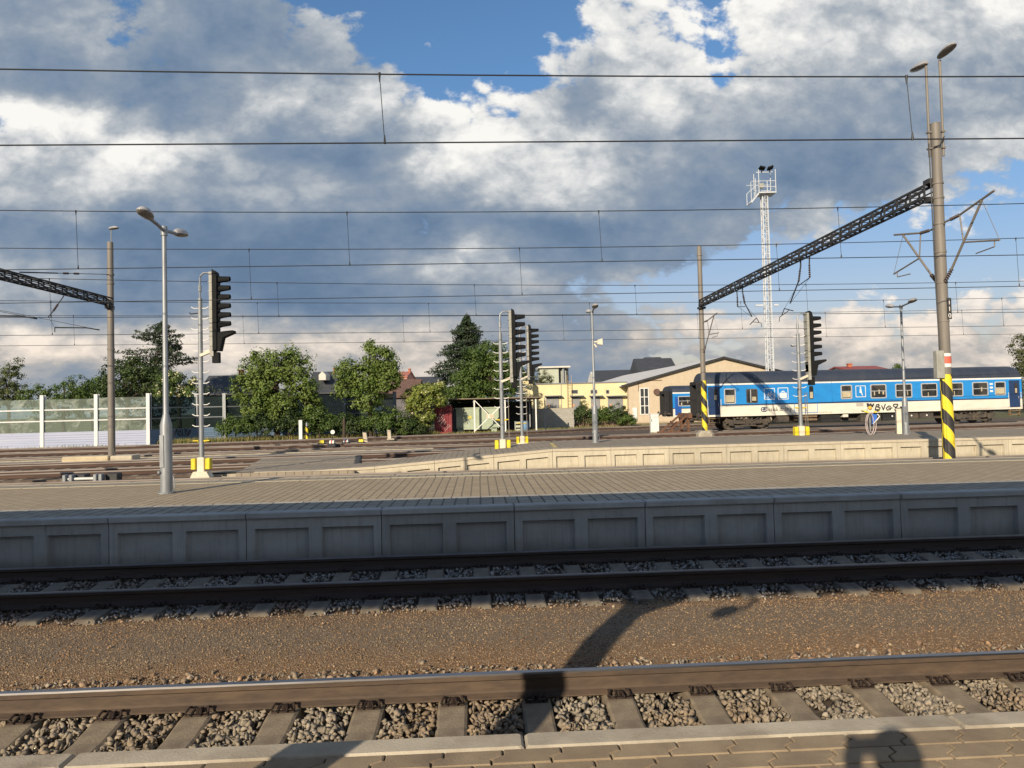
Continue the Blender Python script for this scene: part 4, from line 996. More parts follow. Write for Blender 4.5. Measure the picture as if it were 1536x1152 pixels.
def build_wires():
    def st(Y): return lambda s: Vector((s,Y,0))
    def xs(pxs,py,Y): return [PY(p,py,Y).x for p in pxs]
    overhead('two thick wires highest across the sky, nearest track',st(9.35),5.48,6.36,xs((570,1361),150,9.35)+[-14,-22,16],.0105,k=.00078,xc=7.5)
    overhead('wire pair above the middle platform edge, upper one crossing the lamp head',st(19.3),5.87,7.24,xs((114,521,899,1258),350,19.3)+[-23,26],.013,k=.0007,xc=5)
    overhead('wire pair above the cream platform wall',st(23.6),5.66,7.2,xs((374,780,1166,1526),410,23.6)+[-17,31],.0135,k=.0006,xc=5)
    def al(T): 
        d=(T(1)-T(0)).normalized(); b=T(0); return lambda s: b+d*s
    for T,lab,zc,zm,dr,kk in ((T5,'thin wire pair crossing behind the lit lamp post heads',5.9,7.2,(-18,-9.5,-1.5,5.5,13.5,21),.0005),(T6,'thin wire pair over the second yard track',5.75,7.15,(-21,-12,-4,4,12,20,27),.0003),(T7,'lowest and farthest thin wire pair just above the treetops',5.75,7.2,(-23,-14.5,-6,3,11,19,28),.0002)):
        overhead(lab,al(T),zc,zm,dr,.0145,k=kk,xc=4)
# ------------------------------------------------------------------ coaches
class Coach:
    def __init__(s,O,ang,L,label,zroof=4.1,zs=1.0,px0=None):
        s.O=Vector((O.x,O.y,0)); s.ang=ang; s.L=L; s.zs=zs
        s.t=thing('railway_coach',label,'railway coach',s.O,ang)
        s.ax=Vector((math.cos(ang),math.sin(ang),0)); s.ay=Vector((-math.sin(ang),math.cos(ang),0))
    def loc(s,px,py):           # photo point on the visible side -> local x, z
        q=ray(px,py); P0=s.O-s.ay*1.41; k=(P0-CAM).dot(s.ay)/q.dot(s.ay); p=CAM+q*k; return (p-s.O).dot(s.ax),p.z
    def part(s,mb,name,m,parent=None,smooth=False): return mb.build(name,m,parent or s.t,smooth=smooth,off=False)
def rrect(x0,x1,z0,z1,r,n=4):
    out=[]
    for cx,cz,a0 in ((x1-r,z0+r,-90),(x1-r,z1-r,0),(x0+r,z1-r,90),(x0+r,z0+r,180)):
        for k in range(n+1): a=R(a0+90*k/n); out.append((cx+r*math.cos(a),cz+r*math.sin(a)))
    return out
def ring(mb,outer,inner,y,th):
    n=len(outer)
    vs=[(a,y,b) for a,b in outer]+[(a,y,b) for a,b in inner]+[(a,y+th,b) for a,b in outer]+[(a,y+th,b) for a,b in inner]
    fs=[]
    for i in range(n):
        j=(i+1)%n; fs+=[(i,j,n+j,n+i),(i,2*n+i,2*n+j,j),(n+i,n+j,3*n+j,3*n+i)]
    mb.add(vs,fs)
def coach_mats():
    M=MT
    def paint(name,c,c2,rough=.35): return mat(name,c,c2,rough=rough,scale=1.2,stretch=(1,1,3),big=.06,bigscale=.5)
    M['cblue']=paint('light_blue_coach_paint',(.022,.25,.64,1),(.02,.215,.56,1)); M['cwhite']=paint('cream_white_coach_paint',(.70,.675,.59,1),(.63,.60,.51,1),.5)
    M['cstripe']=paint('white_stripe',(.76,.76,.74,1),(.68,.68,.66,1)); M['cnavy']=paint('navy_door_paint',(.018,.045,.13,1),(.015,.037,.1,1),.4)
    M['croof']=mat('dark_coach_roof',(.028,.038,.062,1),(.022,.031,.052,1),(.038,.046,.064,1),rough=.6,scale=1.5,stretch=(3,1,1))
    M['crubber']=mat('black_rubber',(.012,.012,.014,1),(.022,.022,.024,1),rough=.85); M['bogie']=mat('dusty_bogie_steel',(.075,.065,.055,1),(.045,.04,.036,1),(.11,.085,.06,1),rough=.85,scale=6)
    M['wheel']=mat('wheel_steel',(.06,.05,.042,1),(.1,.085,.07,1),rough=.6,scale=8); M['steelbare']=mat('bare_wheel_rim',(.4,.38,.36,1),rough=.35,metal=.8)
    M['brownstep']=mat('rusty_step',(.23,.16,.09,1),(.14,.095,.055,1),rough=.85,scale=8)
    M['cframe']=mat('aluminium_window_frame',(.55,.56,.57,1),(.46,.47,.48,1),rough=.4,metal=.3)
    m,t,b=newmat('coach_window_glass'); pos=t.n('ShaderNodeTexCoord').outputs['Object']
    t.l(t.mix(t.rng(t.noise(t.mapping(pos,(1,1,.35)),3.2,4),.42,.62),(.012,.014,.016,1),(.05,.048,.043,1)),b.inputs['Base Color']); b.inputs['Roughness'].default_value=.06; b.inputs['Specular IOR Level'].default_value=.4; M['cglass']=m
    M['frost']=mat('cream_window_blind',(.5,.44,.3,1),(.38,.33,.23,1),rough=.4,scale=2)
    M['graf']=mat('black_spray_paint',(.02,.02,.02,1),rough=.7)
def stroke(mb,pts,w,y,th=.004):
    """flat brush stroke in the side plane (x,z)"""
    for (a,b) in zip(pts,pts[1:]):
        dx,dz=b[0]-a[0],b[1]-a[1]; L=math.hypot(dx,dz) or 1; nx,nz=-dz/L*w/2,dx/L*w/2; ex,ez=dx/L*w*.3,dz/L*w*.3
        mb.prism([(a[0]-ex+nx,a[1]-ez+nz),(a[0]-ex-nx,a[1]-ez-nz),(b[0]+ex-nx,b[1]+ez-nz),(b[0]+ex+nx,b[1]+ez+nz)],(0,y,0),(1,0,0),(0,0,1),(0,-1,0),th+random.uniform(0,.0015))
def coach_body(c,x0,x1,zs,zb,zw,zr,roofz,stripes=True):
    hw=1.41
    for nm,m,za,zt in (('lower_side',MT['cwhite'],zs,zb-.05),('waist_stripe',MT['cnavy'],zb-.05,zb+.04),('window_band',MT['cblue'],zb+.04,zw),('cant_stripe',MT['cstripe'],zw,zr)):
        mb=MB()
        mb.add([(x0,-hw,za),(x1,-hw,za),(x1,-hw,zt),(x0,-hw,zt),(x0,hw,za),(x1,hw,za),(x1,hw,zt),(x0,hw,zt)],[(0,1,2,3),(4,5,6,7)]+([(0,1,5,4)] if nm=='lower_side' else [])+[(0,4,7,3),(1,5,6,2)])
        c.part(mb,nm,m)
    pr=[(-hw-.012,zr),(-hw+.02,zr+.1),(-hw+.16,zr+.3),(-hw+.42,zr+.5)]; H=roofz-zr
    pts=[(-hw-.012,zr)]+[(-hw*math.cos(a)**.75,zr+H*math.sin(a)**.9) for a in [R(v) for v in (8,18,30,42,55,68,80,90)]]; pts=pts+[(-p[0],p[1]) for p in pts[-2::-1]]
    mb=MB(); n=len(pts); xs=[x0,x0+.04,x0+.3]+[x0+.3+(x1-x0-.6)*k/12 for k in range(1,12)]+[x1-.3,x1-.04,x1]; sc=[.86,.93,1]+[1]*11+[1,.93,.86]
    for x,s in zip(xs,sc):
        for y,z in pts: mb.v.append((x,y*(.5+.5*s) if s<1 else y,zr+(z-zr)*s))
    for i in range(len(xs)-1):
        for k in range(n-1): mb.f.append((i*n+k,i*n+k+1,(i+1)*n+k+1,(i+1)*n+k)); mb.m.append(0)
    mb.f+= [tuple(range(n)),tuple((len(xs)-1)*n+k for k in range(n))]; mb.m+=[0,0]
    return c.part(mb,'roof',MT['croof'],smooth=True)
def coach_window(c,x0,x1,z0,z1,kind=0):
    y=-1.41; mb=MB(); r=.11; f=.075
    ring(mb,rrect(x0,x1,z0,z1,r),rrect(x0+f,x1-f,z0+f,z1-f,r*.6),y-.028,.06); 
    w=c.part(mb,'window',MT['cframe'] if kind!=2 else MT['bogie'])
    mb=MB(); mb.prism(rrect(x0+f*.8,x1-f*.8,z0+f*.8,z1-f*.8,r*.6),(0,y-.006,0),(1,0,0),(0,0,1),(0,-1,0),.004)
    c.part(mb,'pane',MT['cglass'],w)
    if kind==0:
        zm=z0+(z1-z0)*.52; mb=MB(); mb.box(((x0+x1)/2,y-.02,zm),(x1-x0-2*f,.03,.045)); c.part(mb,'mullion',MT['cframe'],w)
        mb=MB()
        for k in range(random.randint(1,3)):
            xx=random.uniform(x0+.2,x1-.2); mb.box((xx,y-.0135,random.uniform(z0+.2,zm)),(random.uniform(.04,.12),.005,random.uniform(.2,.32)))
        c.part(mb,'curtain',MT['frost'],w)
    if kind==1:
        mb=MB(); mb.box(((x0+x1)/2,y-.0135,z0+(z1-z0)*.33),(x1-x0-2*f-.05,.005,(z1-z0)*.42)); c.part(mb,'blind',MT['frost'],w)
        mb=MB(); mb.box(((x0+x1)/2,y-.02,z0+(z1-z0)*.55),(x1-x0-2*f,.03,.04)); c.part(mb,'mullion',MT['cframe'],w)
    if kind==2:
        mb=MB(); mb.box((x0+(x1-x0)*.38,y-.02,(z0+z1)/2),(.06,.03,z1-z0-.1)); c.part(mb,'mullion',MT['cframe'],w)
        mb=MB(); mb.box((x0+(x1-x0)*.68,y-.0135,z0+.3),(.3,.005,.28)); c.part(mb,'blind',MT['frost'],w)
    return w
def bogie(c,xc,wb=2.5):
    mb=MB()
    for s in (-1,1):
        y=s*1.03
        mb.prism([(-1.75,.62),(-1.45,.5),(-.8,.42),(.8,.42),(1.45,.5),(1.75,.62),(1.6,.8),(.95,.7),(-.95,.7),(-1.6,.8)],(xc,y-.06,0),(1,0,0),(0,0,1),(0,1,0),.12)
        for w in (-1,1):
            mb.bbox((xc+w*wb/2,y+s*.07,.5),(.36,.2,.34),.04); mb.tube([(xc+w*wb/2-.3,y,.45),(xc+w*wb/2-.3,y,.85)],.09,8); mb.tube([(xc+w*wb/2+.3,y,.45),(xc+w*wb/2+.3,y,.85)],.09,8)
        for q in (-.28,0,.28): mb.tube([(xc+q,y+s*.05,.36),(xc+q,y+s*.05,.86)],.07,8)
        mb.box((xc,y,.3),(1.1,.16,.12)); mb.beam((xc-1.2,y+s*.1,.32),(xc+1.2,y+s*.1,.26),.05)
        mb.tube([(xc-.75,y+s*.1,.82),(xc-.2,y+s*.12,.6)],.04,6); mb.tube([(xc+.75,y+s*.1,.82),(xc+.2,y+s*.12,.6)],.04,6)
    mb.box((xc,0,.66),(.6,2.0,.24)); b=c.part(mb,'bogie',MT['bogie'])
    for w in (-1,1):
        for s in (-1,1):
            mb=MB(); x=xc+w*wb/2; y=s*.76
            mb.tube([(x,y-.065,.46),(x,y+.065,.46)],.46,24); mb.tube([(x,y-s*.065-s*.02,.46),(x,y-s*.065,.46)],.49,24); mb.tube([(x,y+s*.065,.46),(x,y+s*.09,.46)],[.3,.2],16); c.part(mb,'wheel',MT['wheel'],b)
def coach_door(c,x0,x1,z0,z1,win=True):
    mb=MB(); mb.prism(rrect(x0,x1,z0,z1,.05),(0,-1.405,0),(1,0,0),(0,0,1),(0,-1,0),.018); d=c.part(mb,'door',MT['cnavy'])
    w=(x1-x0); mb=MB(); ring(mb,rrect(x0+w*.5,x0+w*.78,z0+(z1-z0)*.5,z0+(z1-z0)*.9,.06),rrect(x0+w*.55,x0+w*.74,z0+(z1-z0)*.52,z0+(z1-z0)*.88,.05),-1.435,.02); c.part(mb,'window_frame',MT['crubber'],d)
    mb=MB(); mb.box((x0+w*.64,-1.425,z0+(z1-z0)*.7),(w*.2,.006,(z1-z0)*.36)); c.part(mb,'pane',MT['cglass'],d)
    mb=MB(); mb.box((x0+w*.64,-1.43,z0+(z1-z0)*.62),(w*.19,.006,(z1-z0)*.17)); c.part(mb,'notice',MT['frost'],d)
    mb=MB(); mb.tube([(x0+w*.82,-1.43,z0+(z1-z0)*.4),(x0+w*.82,-1.47,z0+(z1-z0)*.4),(x0+w*.84,-1.47,z0+(z1-z0)*.32)],.018,6); c.part(mb,'handle',MT['cframe'],d)
    return d
def steps(c,x0,x1):
    mb=MB()
    for z in (.86,.58): mb.box(((x0+x1)/2,-1.33,z),(x1-x0,.28,.05))
    for x in (x0,x1): mb.box((x,-1.3,.76),(.04,.2,.55))
    c.part(mb,'step',MT['brownstep'])
def picto(c,px0,px1,py0,py1,kind):
    x0,z1=c.loc(px0,py0); x1,z0=c.loc(px1,py1); y=-1.41; mb=MB(); e=.045; w=x1-x0; h=z1-z0
    ring(mb,rrect(x0,x1,z0,z1,.05),rrect(x0+e,x1-e,z0+e,z1-e,.04),y-.004,.004)
    if kind=='bike':
        for cx in (.27,.73):
            pts=[(x0+w*(cx+.17*math.cos(a)),z0+h*(.30+.17*math.sin(a)*w/h)) for a in [k*math.pi/7 for k in range(15)]]; stroke(mb,pts,.03,y)
        stroke(mb,[(x0+w*.27,z0+h*.3),(x0+w*.42,z0+h*.56),(x0+w*.66,z0+h*.56),(x0+w*.5,z0+h*.3),(x0+w*.27,z0+h*.3)],.03,y); stroke(mb,[(x0+w*.5,z0+h*.3),(x0+w*.38,z0+h*.62)],.03,y); stroke(mb,[(x0+w*.73,z0+h*.3),(x0+w*.62,z0+h*.66),(x0+w*.7,z0+h*.68)],.03,y)
    elif kind=='case':
        mb.prism(rrect(x0+w*.16,x1-w*.16,z0+h*.12,z0+h*.56,.04),(0,y,0),(1,0,0),(0,0,1),(0,-1,0),.004); ring(mb,rrect(x0+w*.36,x1-w*.36,z0+h*.5,z0+h*.72,.04),rrect(x0+w*.42,x1-w*.42,z0+h*.5,z0+h*.66,.03),y-.0035,.0035)
    else:
        mb.prism([(x0+w*.38,z0+h*.38),(x0+w*.42,z0+h*.72),(x0+w*.56,z0+h*.74),(x0+w*.6,z0+h*.5),(x0+w*.7,z0+h*.16),(x0+w*.62,z0+h*.14),(x0+w*.54,z0+h*.36)],(0,y,0),(1,0,0),(0,0,1),(0,-1,0),.004)
        mb.prism([(x0+w*.49+.06*math.cos(a),z0+h*.82+.06*math.sin(a)) for a in [k*math.pi/5 for k in range(10)]],(0,y,0),(1,0,0),(0,0,1),(0,-1,0),.004)
    c.part(mb,'pictogram',MT['cstripe'])
def build_train():
    coach_mats()
    # first coach: rear bogie line fixed by ground contact, parked on the buffer-stop track
    d=(T9(26)-T9(13)).normalized(); ang=math.atan2(d.y,d.x)
    nrm=Vector((-d.y,d.x,0))
    # left end of the side in the photo -> origin
    P0=T9(20); q=ray(1061,600); k=((P0-nrm*1.41)-CAM).dot(nrm)/q.dot(nrm); pe=CAM+q*k; sL=(pe-P0).dot(d); O=P0+d*sL
    c=Coach(O,ang,24.2,'long blue and cream passenger coach with dark roof and black graffiti'); L=c.loc(1533,590)[0]
    print('coach length',L,'z roof',c.loc(1278,554.7),'stripe',c.loc(1278,574.3),'waist',c.loc(1278,604),'skirt',c.loc(1278,620.3),c.loc(1100,643))
    zs,zb,zw,zr,roofz=.98,1.78,3.18,3.30,4.17
    coach_body(c,0,L,zs,zb,zw,zr,roofz)
    win=[(1085.6,1103.9,583,605.7,3),(1119,1136.7,583.5,604.3,2),(1260.6,1278.5,579,601,1),(1305,1330,578.2,599.7,0),(1342.4,1368.5,577,598.6,0),(1381,1406.4,576.2,597.6,0),(1419,1445,575.2,596.2,0),(1457.8,1482.7,574.5,595.5,0),(1491.5,1508.8,573.5,594.8,1)]
    for a,b,y0,y1,kd in win:
        x0,z1=c.loc(a,y0); x1,z0=c.loc(b,y1); coach_window(c,x0,x1,2.0 if kd in (0,1) else z0,3.02 if kd in (0,1) else z1,1 if kd==3 else kd)
    for a,b,kd in ((1062.3,1079.8,0),(1514.3,1530,0)):
        x0,_=c.loc(a,600); x1,_=c.loc(b,600); coach_door(c,x0,x1,1.12,3.08); steps(c,x0+.05,x1-.05)
    # luggage door
    x0,_=c.loc(1191,600); x1,_=c.loc(1226,600); mb=MB(); ring(mb,rrect(x0,x1,1.1,3.12,.05),rrect(x0+.03,x1-.03,1.13,3.09,.04),-1.428,.02); mb.box(((x0+x1)/2,-1.425,2.1),(.025,.012,1.96)); ld=c.part(mb,'luggage_door',MT['cblue'])
    for a,b in ((1196,1200.8),(1213.8,1220)):
        xa,_=c.loc(a,590); xb,_=c.loc(b,590); mb=MB(); mb.prism(rrect(xa,xb,2.06,3.0,.08),(0,-1.412,0),(1,0,0),(0,0,1),(0,-1,0),.012); c.part(mb,'pane',MT['cglass'],ld)
        mb=MB(); mb.box(((xa+xb)/2,-1.428,2.35),((xb-xa)*.7,.006,.45)); c.part(mb,'blind',MT['frost'],ld)
    picto(c,1145.8,1162.7,582.4,599.2,'bike'); picto(c,1166.4,1182.8,581.5,599,'case'); picto(c,1283,1299,578.5,595.5,'seat')
    # operator's name, logo and small number by the last window
    xa,za=c.loc(1152.5,614); xb,zb_=c.loc(1181,613); text_part('lettering','České dráhy',.40,MT['graf'],c.t,((xa+xb)/2,-1.413,za-.01),(R(90),0,0),.003)
    xa,_=c.loc(1141.2,614); xb,_=c.loc(1151,614); mb=MB(); z0_,z1_=za-.17,za+.17
    ring(mb,rrect(xa,xb,z0_,z1_,.16),rrect(xa+.055,xb-.055,z0_+.055,z1_-.055,.11),-1.416,.005); w=xb-xa
    mb.box((xa+w*.45,-1.4135,za),(.05,.005,.34)); mb.box((xa+w*.3,-1.4145,za),(w*.3,.004,.05)); mb.box((xa+w*.62,-1.4145,za+.03),(.12,.004,.12)); c.part(mb,'logo',MT['cnavy'])
    mb=MB(); xa,_=c.loc(1487,582)
    for k in range(3): mb.box((xa,-1.4125,2.85-k*.26),(.24,.004,.13))
    c.part(mb,'class_marking',MT['cstripe'])
    mb=MB()
    for a,b,py in ((1194,1200,616.5),(1212,1246,619.6),(1153,1172,616.6)):
        x0,z=c.loc(a,py); x1,_=c.loc(b,py)
        xx=x0
        while xx<x1: ww=random.uniform(.05,.16); mb.box((xx+ww/2,-1.4115,z+.02),(ww,.003,.055)); xx+=ww+.05
    c.part(mb,'small_lettering',mat('faded_lettering',(.36,.33,.27,1),rough=.7))
    # graffiti strokes
    Z=lambda px,py: c.loc(1280+px/11.517,560+py/11.52)
    mb=MB()
    for st,w in (([(240,525),(255,590)],.12),([(255,525),(270,560),(290,535),(315,575),(350,530),(325,590),(345,660)],.1),([(300,525),(330,600),(350,650)],.1),
        ([(378,625),(400,545),(440,535),(445,560),(410,580),(462,595),(455,620),(378,632)],.085),([(490,560),(518,632),(552,535)],.085),
        ([(645,570),(610,565),(570,600),(585,635),(640,625),(635,600),(610,600),(670,598)],.085),([(715,640),(735,600),(690,560),(700,535),(765,535),(765,560),(725,590),(775,605)],.085),([(760,610),(810,600),(830,580),(870,600),(820,605)],.07),([(815,580),(835,610)],.1)):
        stroke(mb,[Z(*p) for p in st],w,-1.4105)
    c.part(mb,'graffiti',MT['graf'])
    mb=MB(); xa,_=c.loc(1270,610); mb.box((xa+1.0,-1.4112,1.58),(.55,.003,.25)); c.part(mb,'grey_patch',mat('grey_overpaint',(.4,.38,.33,1),rough=.7))
    xb1,_=c.loc(1125.5,640); xb2,_=c.loc(1466,633); bogie(c,xb1,2.5); bogie(c,xb2,2.5)
    # underframe equipment
    mb=MB(); mb.box((L/2,0,.93),(L-.6,2.3,.14)); mb.box((L/2,.1,.66),(L-11.5,1.5,.42)); c.part(mb,'underframe',MT['bogie'])  # lower centre box is added to darken the gap under the coach
    for a,b,z0,z1,m in ((1166,1185,.5,.9,'bogie'),(1192,1226,.55,.7,'brownstep'),(1192,1226,.78,.9,'brownstep'),(1233,1262,.45,.9,'crubber'),(1293,1323,.38,.88,'bogie'),(1326,1352,.4,.88,'crubber'),(1357,1379,.48,.88,'bogie'),(1382,1402,.48,.88,'bogie'),(1266,1274,.72,.95,'cwhite')):
        x0,_=c.loc(a,620); x1,_=c.loc(b,620); mb=MB(); mb.bbox(((x0+x1)/2,-.98 if m!='brownstep' else -1.3,(z0+z1)/2),(x1-x0,.6 if m!='brownstep' else .2,z1-z0),.02); c.part(mb,'equipment_box',MT[m])
    mb=MB()
    for px in (1340,1369,1392): x,_=c.loc(px,627); mb.tube([(x,-1.29,.7),(x,-1.305,.7)],.06,10)
    c.part(mb,'round_plate',MT['cstripe'])
    # end wall, gangway, buffers, handrails
    mb=MB(); mb.box((-.03,0,2.1),(.06,2.78,2.3)); mb.box((L+.03,0,2.1),(.06,2.78,2.3)); c.part(mb,'end_wall',MT['crubber'])
    for x,s in ((0,-1),(L,1)):
        mb=MB()
        for y in (-.62,.62): mb.bbox((x+s*.28,y,2.2),(.44,.22,2.3),.04)
        mb.bbox((x+s*.28,0,3.38),(.44,1.46,.24),.05); c.part(mb,'gangway',MT['crubber'])
        for y in (-.87,.87):
            mb=MB(); mb.tube([(x,y,1.06),(x+s*.5,y,1.06)],.09,12); mb.tube([(x+s*.5,y,1.06),(x+s*.56,y,1.06)],.24,16); c.part(mb,'buffer',MT['bogie'])
    mb=MB()
    for px in (1060.8,1081,1512.5,1531): x,_=c.loc(px,600); mb.tube([(x,-1.46,1.2),(x,-1.46,2.2)],.018,6)
    c.part(mb,'handrail',MT['cstripe'])
    # second coach, partly hidden
    d2=Vector((math.cos(ang+.03),math.sin(ang+.03),0)); n2=Vector((-d2.y,d2.x,0)); Pz=GP(1000,68.0); O2=GP(1001,69.0)
    c2=Coach(O2,ang+.05,24,'second blue and cream coach standing behind the buffer stop, mostly hidden by the front coach')
    coach_body(c2,0,22,.72,1.5,2.85,2.98,3.62)
    x0,_=c2.loc(1017,600); x1,_=c2.loc(1037.5,600); coach_window(c2,x0,x1,1.68,2.62,0); coach_window(c2,x1+.9,x1+.9+x1-x0,1.68,2.62,0)
    mb=MB(); mb.box((-.03,0,1.9),(.06,2.7,2.2)); c2.part(mb,'end_wall',MT['crubber'])
    mb=MB()
    for y in (-.62,.62): mb.bbox((-.28,y,2.0),(.44,.22,2.2),.04)
    mb.bbox((-.28,0,3.0),(.44,1.46,.3),.05); c2.part(mb,'gangway',MT['crubber'])
    mb=MB(); mb.box((.5,-1.405,1.7),(.62,.03,1.7)); c2.part(mb,'door',mat('royal_blue_door',(.02,.09,.35,1),rough=.4))
    bogie(c2,3.1); bogie(c2,19)
    for y in (-.87,.87): mb=MB(); mb.tube([(0,y,1.0),(-.55,y,1.0)],.09,12); mb.tube([(-.55,y,1.0),(-.62,y,1.0)],.24,16); c2.part(mb,'buffer',MT['bogie'])
    # buffer stop
    O3=c.O-d*1.3; t=thing('buffer_stop','rusty brown steel buffer stop at the left end of the front coach','buffer stop',O3,ang)
    def pt(mb,n): mb.build(n,mat('rusty_buffer_steel',(.17,.085,.05,1),(.11,.055,.035,1),(.07,.04,.03,1),rough=.9,scale=5),t,off=False)
    for y in (-.75,.75):
        mb=MB(); mb.beam((.1,y,-.1),(.1,y,1.25),.16); mb.beam((-1.5,y,-.1),(.1,y,1.2),.13); mb.beam((-.75,y,-.1),(.05,y,.75),.1); mb.beam((-1.7,y,-.08),(.25,y,-.08),.14); pt(mb,'side_frame')
    mb=MB(); mb.box((.12,0,1.1),(.26,2.4,.36)); pt(mb,'cross_beam')
    mb=MB(); mb.beam((-.7,-.75,.3),(-.7,.75,.7),.08); mb.beam((-.7,.75,.3),(-.7,-.75,.7),.08); pt(mb,'brace')
    mb=MB()
    for y in (-.87,.87): mb.tube([(.2,y,1.06),(.34,y,1.06)],.2,12)
    mb.build('bumper',MT['crubber'],t,off=False)
# ------------------------------------------------------------------ foliage
def leaf_mat(name,dark,light,accent=None,trans=.25):
    m,t,b=newmat(name); g=t.n('ShaderNodeNewGeometry')
    c=t.mix(g.outputs['Random Per Island'],dark,light)
    n=t.rng(t.noise(g.outputs['Position'],1.3,4),.40,.60)
    c=t.mix(n,c,t.mix(.5,c,accent or light))
    t.l(c,b.inputs['Base Color']); b.inputs['Roughness'].default_value=.55; b.inputs['Specular IOR Level'].default_value=.35
    tr=t.n('ShaderNodeBsdfTranslucent'); t.l(t.mix(1.0,c,(1.1,1.25,.5,1),'MULTIPLY'),tr.inputs[0])
    mx=t.n('ShaderNodeMixShader'); mx.inputs[0].default_value=trans; t.l(b.outputs[0],mx.inputs[1]); t.l(tr.outputs[0],mx.inputs[2])
    t.l(mx.outputs[0],m.node_tree.nodes['Material Output'].inputs[0]); return m
def leaves(centres,dirs,size,rs,aspect=.55,fold=.25):
    """rhombic leaves: centre, outward direction, per-leaf size -> V,F (two triangles each)"""
    n=len(centres); d=dirs/np.maximum(np.linalg.norm(dirs,axis=1),1e-6)[:,None]
    a=rs.normal(size=(n,3)); a-=d*np.sum(a*d,1)[:,None]; a/=np.linalg.norm(a,axis=1)[:,None]; b=np.cross(d,a)
    s=size[:,None]
    P0=centres-a*s*.5; P2=centres+a*s*.5-d*s*fold*.5; P1=centres+b*s*aspect*.5; P3=centres-b*s*aspect*.5
    V=np.stack([P0,P1,P2,P3],1).reshape(-1,3); k=np.arange(n)[:,None]*4
    Fc=np.concatenate([k+np.array([[0,1,2]]),k+np.array([[0,2,3]])],1).reshape(-1,3); return V,Fc
def crown_pts(blobs,n,rs,clump=.55,per=46):
    """leaf positions in clumps scattered over blob shells"""
    vol=np.array([b[1][0]*b[1][1]*b[1][2] for b in blobs])**.72; cnt=np.maximum(1,(n*vol/vol.sum()/per)).astype(int)
    C=[];D=[]
    for (c,r),m in zip(blobs,cnt):
        u=rs.normal(size=(m,3)); u/=np.linalg.norm(u,axis=1)[:,None]; rad=rs.uniform(.3,1.08,m)**.6
        cc=np.array(c)+u*np.array(r)*rad[:,None]
        sub=rs.normal(size=(m,per,3))*np.array([1,1,.75])*clump*.40*rs.uniform(.55,1.35,(m,1,1))
        C.append((cc[:,None]+sub).reshape(-1,3)); D.append((u[:,None]*.55+sub/(clump*.42)*.5+np.array([0,0,.35])+rs.normal(size=(m,per,3))*.35).reshape(-1,3))
    return np.concatenate(C),np.concatenate(D)
def trunk(t,base,h,r,limbs,rs):
    mb=MB(); x,y,z=base
    pts=[(x,y,z-.1),(x+rs.normal()*.05,y,z+h*.3),(x+rs.normal()*.1,y+rs.normal()*.1,z+h*.65),(x+rs.normal()*.15,y,z+h)]
    mb.tube(pts,[r*1.25,r,r*.7,r*.25],8)
    for c in limbs:
        k=rs.uniform(.25,.7); s=Vector(pts[1]).lerp(Vector(pts[3]),k); e=Vector(c); m=s.lerp(e,.5)+Vector((0,0,.2)); mb.tube([s,m,e],[r*.5,r*.32,r*.08],6)
    mb.build('trunk',MT['bark'],t,smooth=True)
def broadleaf(label,base,blobs,n,m,size=(.16,.3),clump=.6,group=None,r=.16,flowers=None,name='tree',cat='tree',seed=1):
    rs=np.random.RandomState(seed); t=thing(name,label,cat,base,0,group); b=Vector(base)
    blobs=[((b.x+c[0],b.y+c[1],b.z+c[2]),q) for c,q in blobs]
    h=max(c[2]+q[2]*.3 for c,q in blobs)-b.z
    trunk(t,(b.x,b.y,b.z),h*.9,r,[c for c,q in blobs],rs)
    C,D=crown_pts(blobs,int(n*1.7),rs,clump); k=C[:,2]>b.z+.05; C=C[k];D=D[k]
    V,Fc=leaves(C,D,rs.uniform(size[0],size[1],len(C)),rs); V=V-np.array(t.location)
    np_mesh('crown' if name=='tree' else 'foliage',V,Fc,m,t)
    if flowers:
        cnt,fm,fs=flowers; i=rs.choice(len(C),cnt); u=D[i]/np.linalg.norm(D[i],axis=1)[:,None]; k=(u[:,1]<.3)|(u[:,2]>.2); P=C[i][k]+u[k]*.08
        P=np.repeat(P,5,axis=0)+rs.normal(size=(len(P)*5,3))*fs*.5; U=np.repeat(u[k],5,axis=0)+rs.normal(size=(len(P),3))*.25
        V,Fc=leaves(P,U,rs.uniform(fs*.5,fs,len(P)),rs,.9,.05); np_mesh('blossom',V-np.array(t.location),Fc,fm,t)
    return t
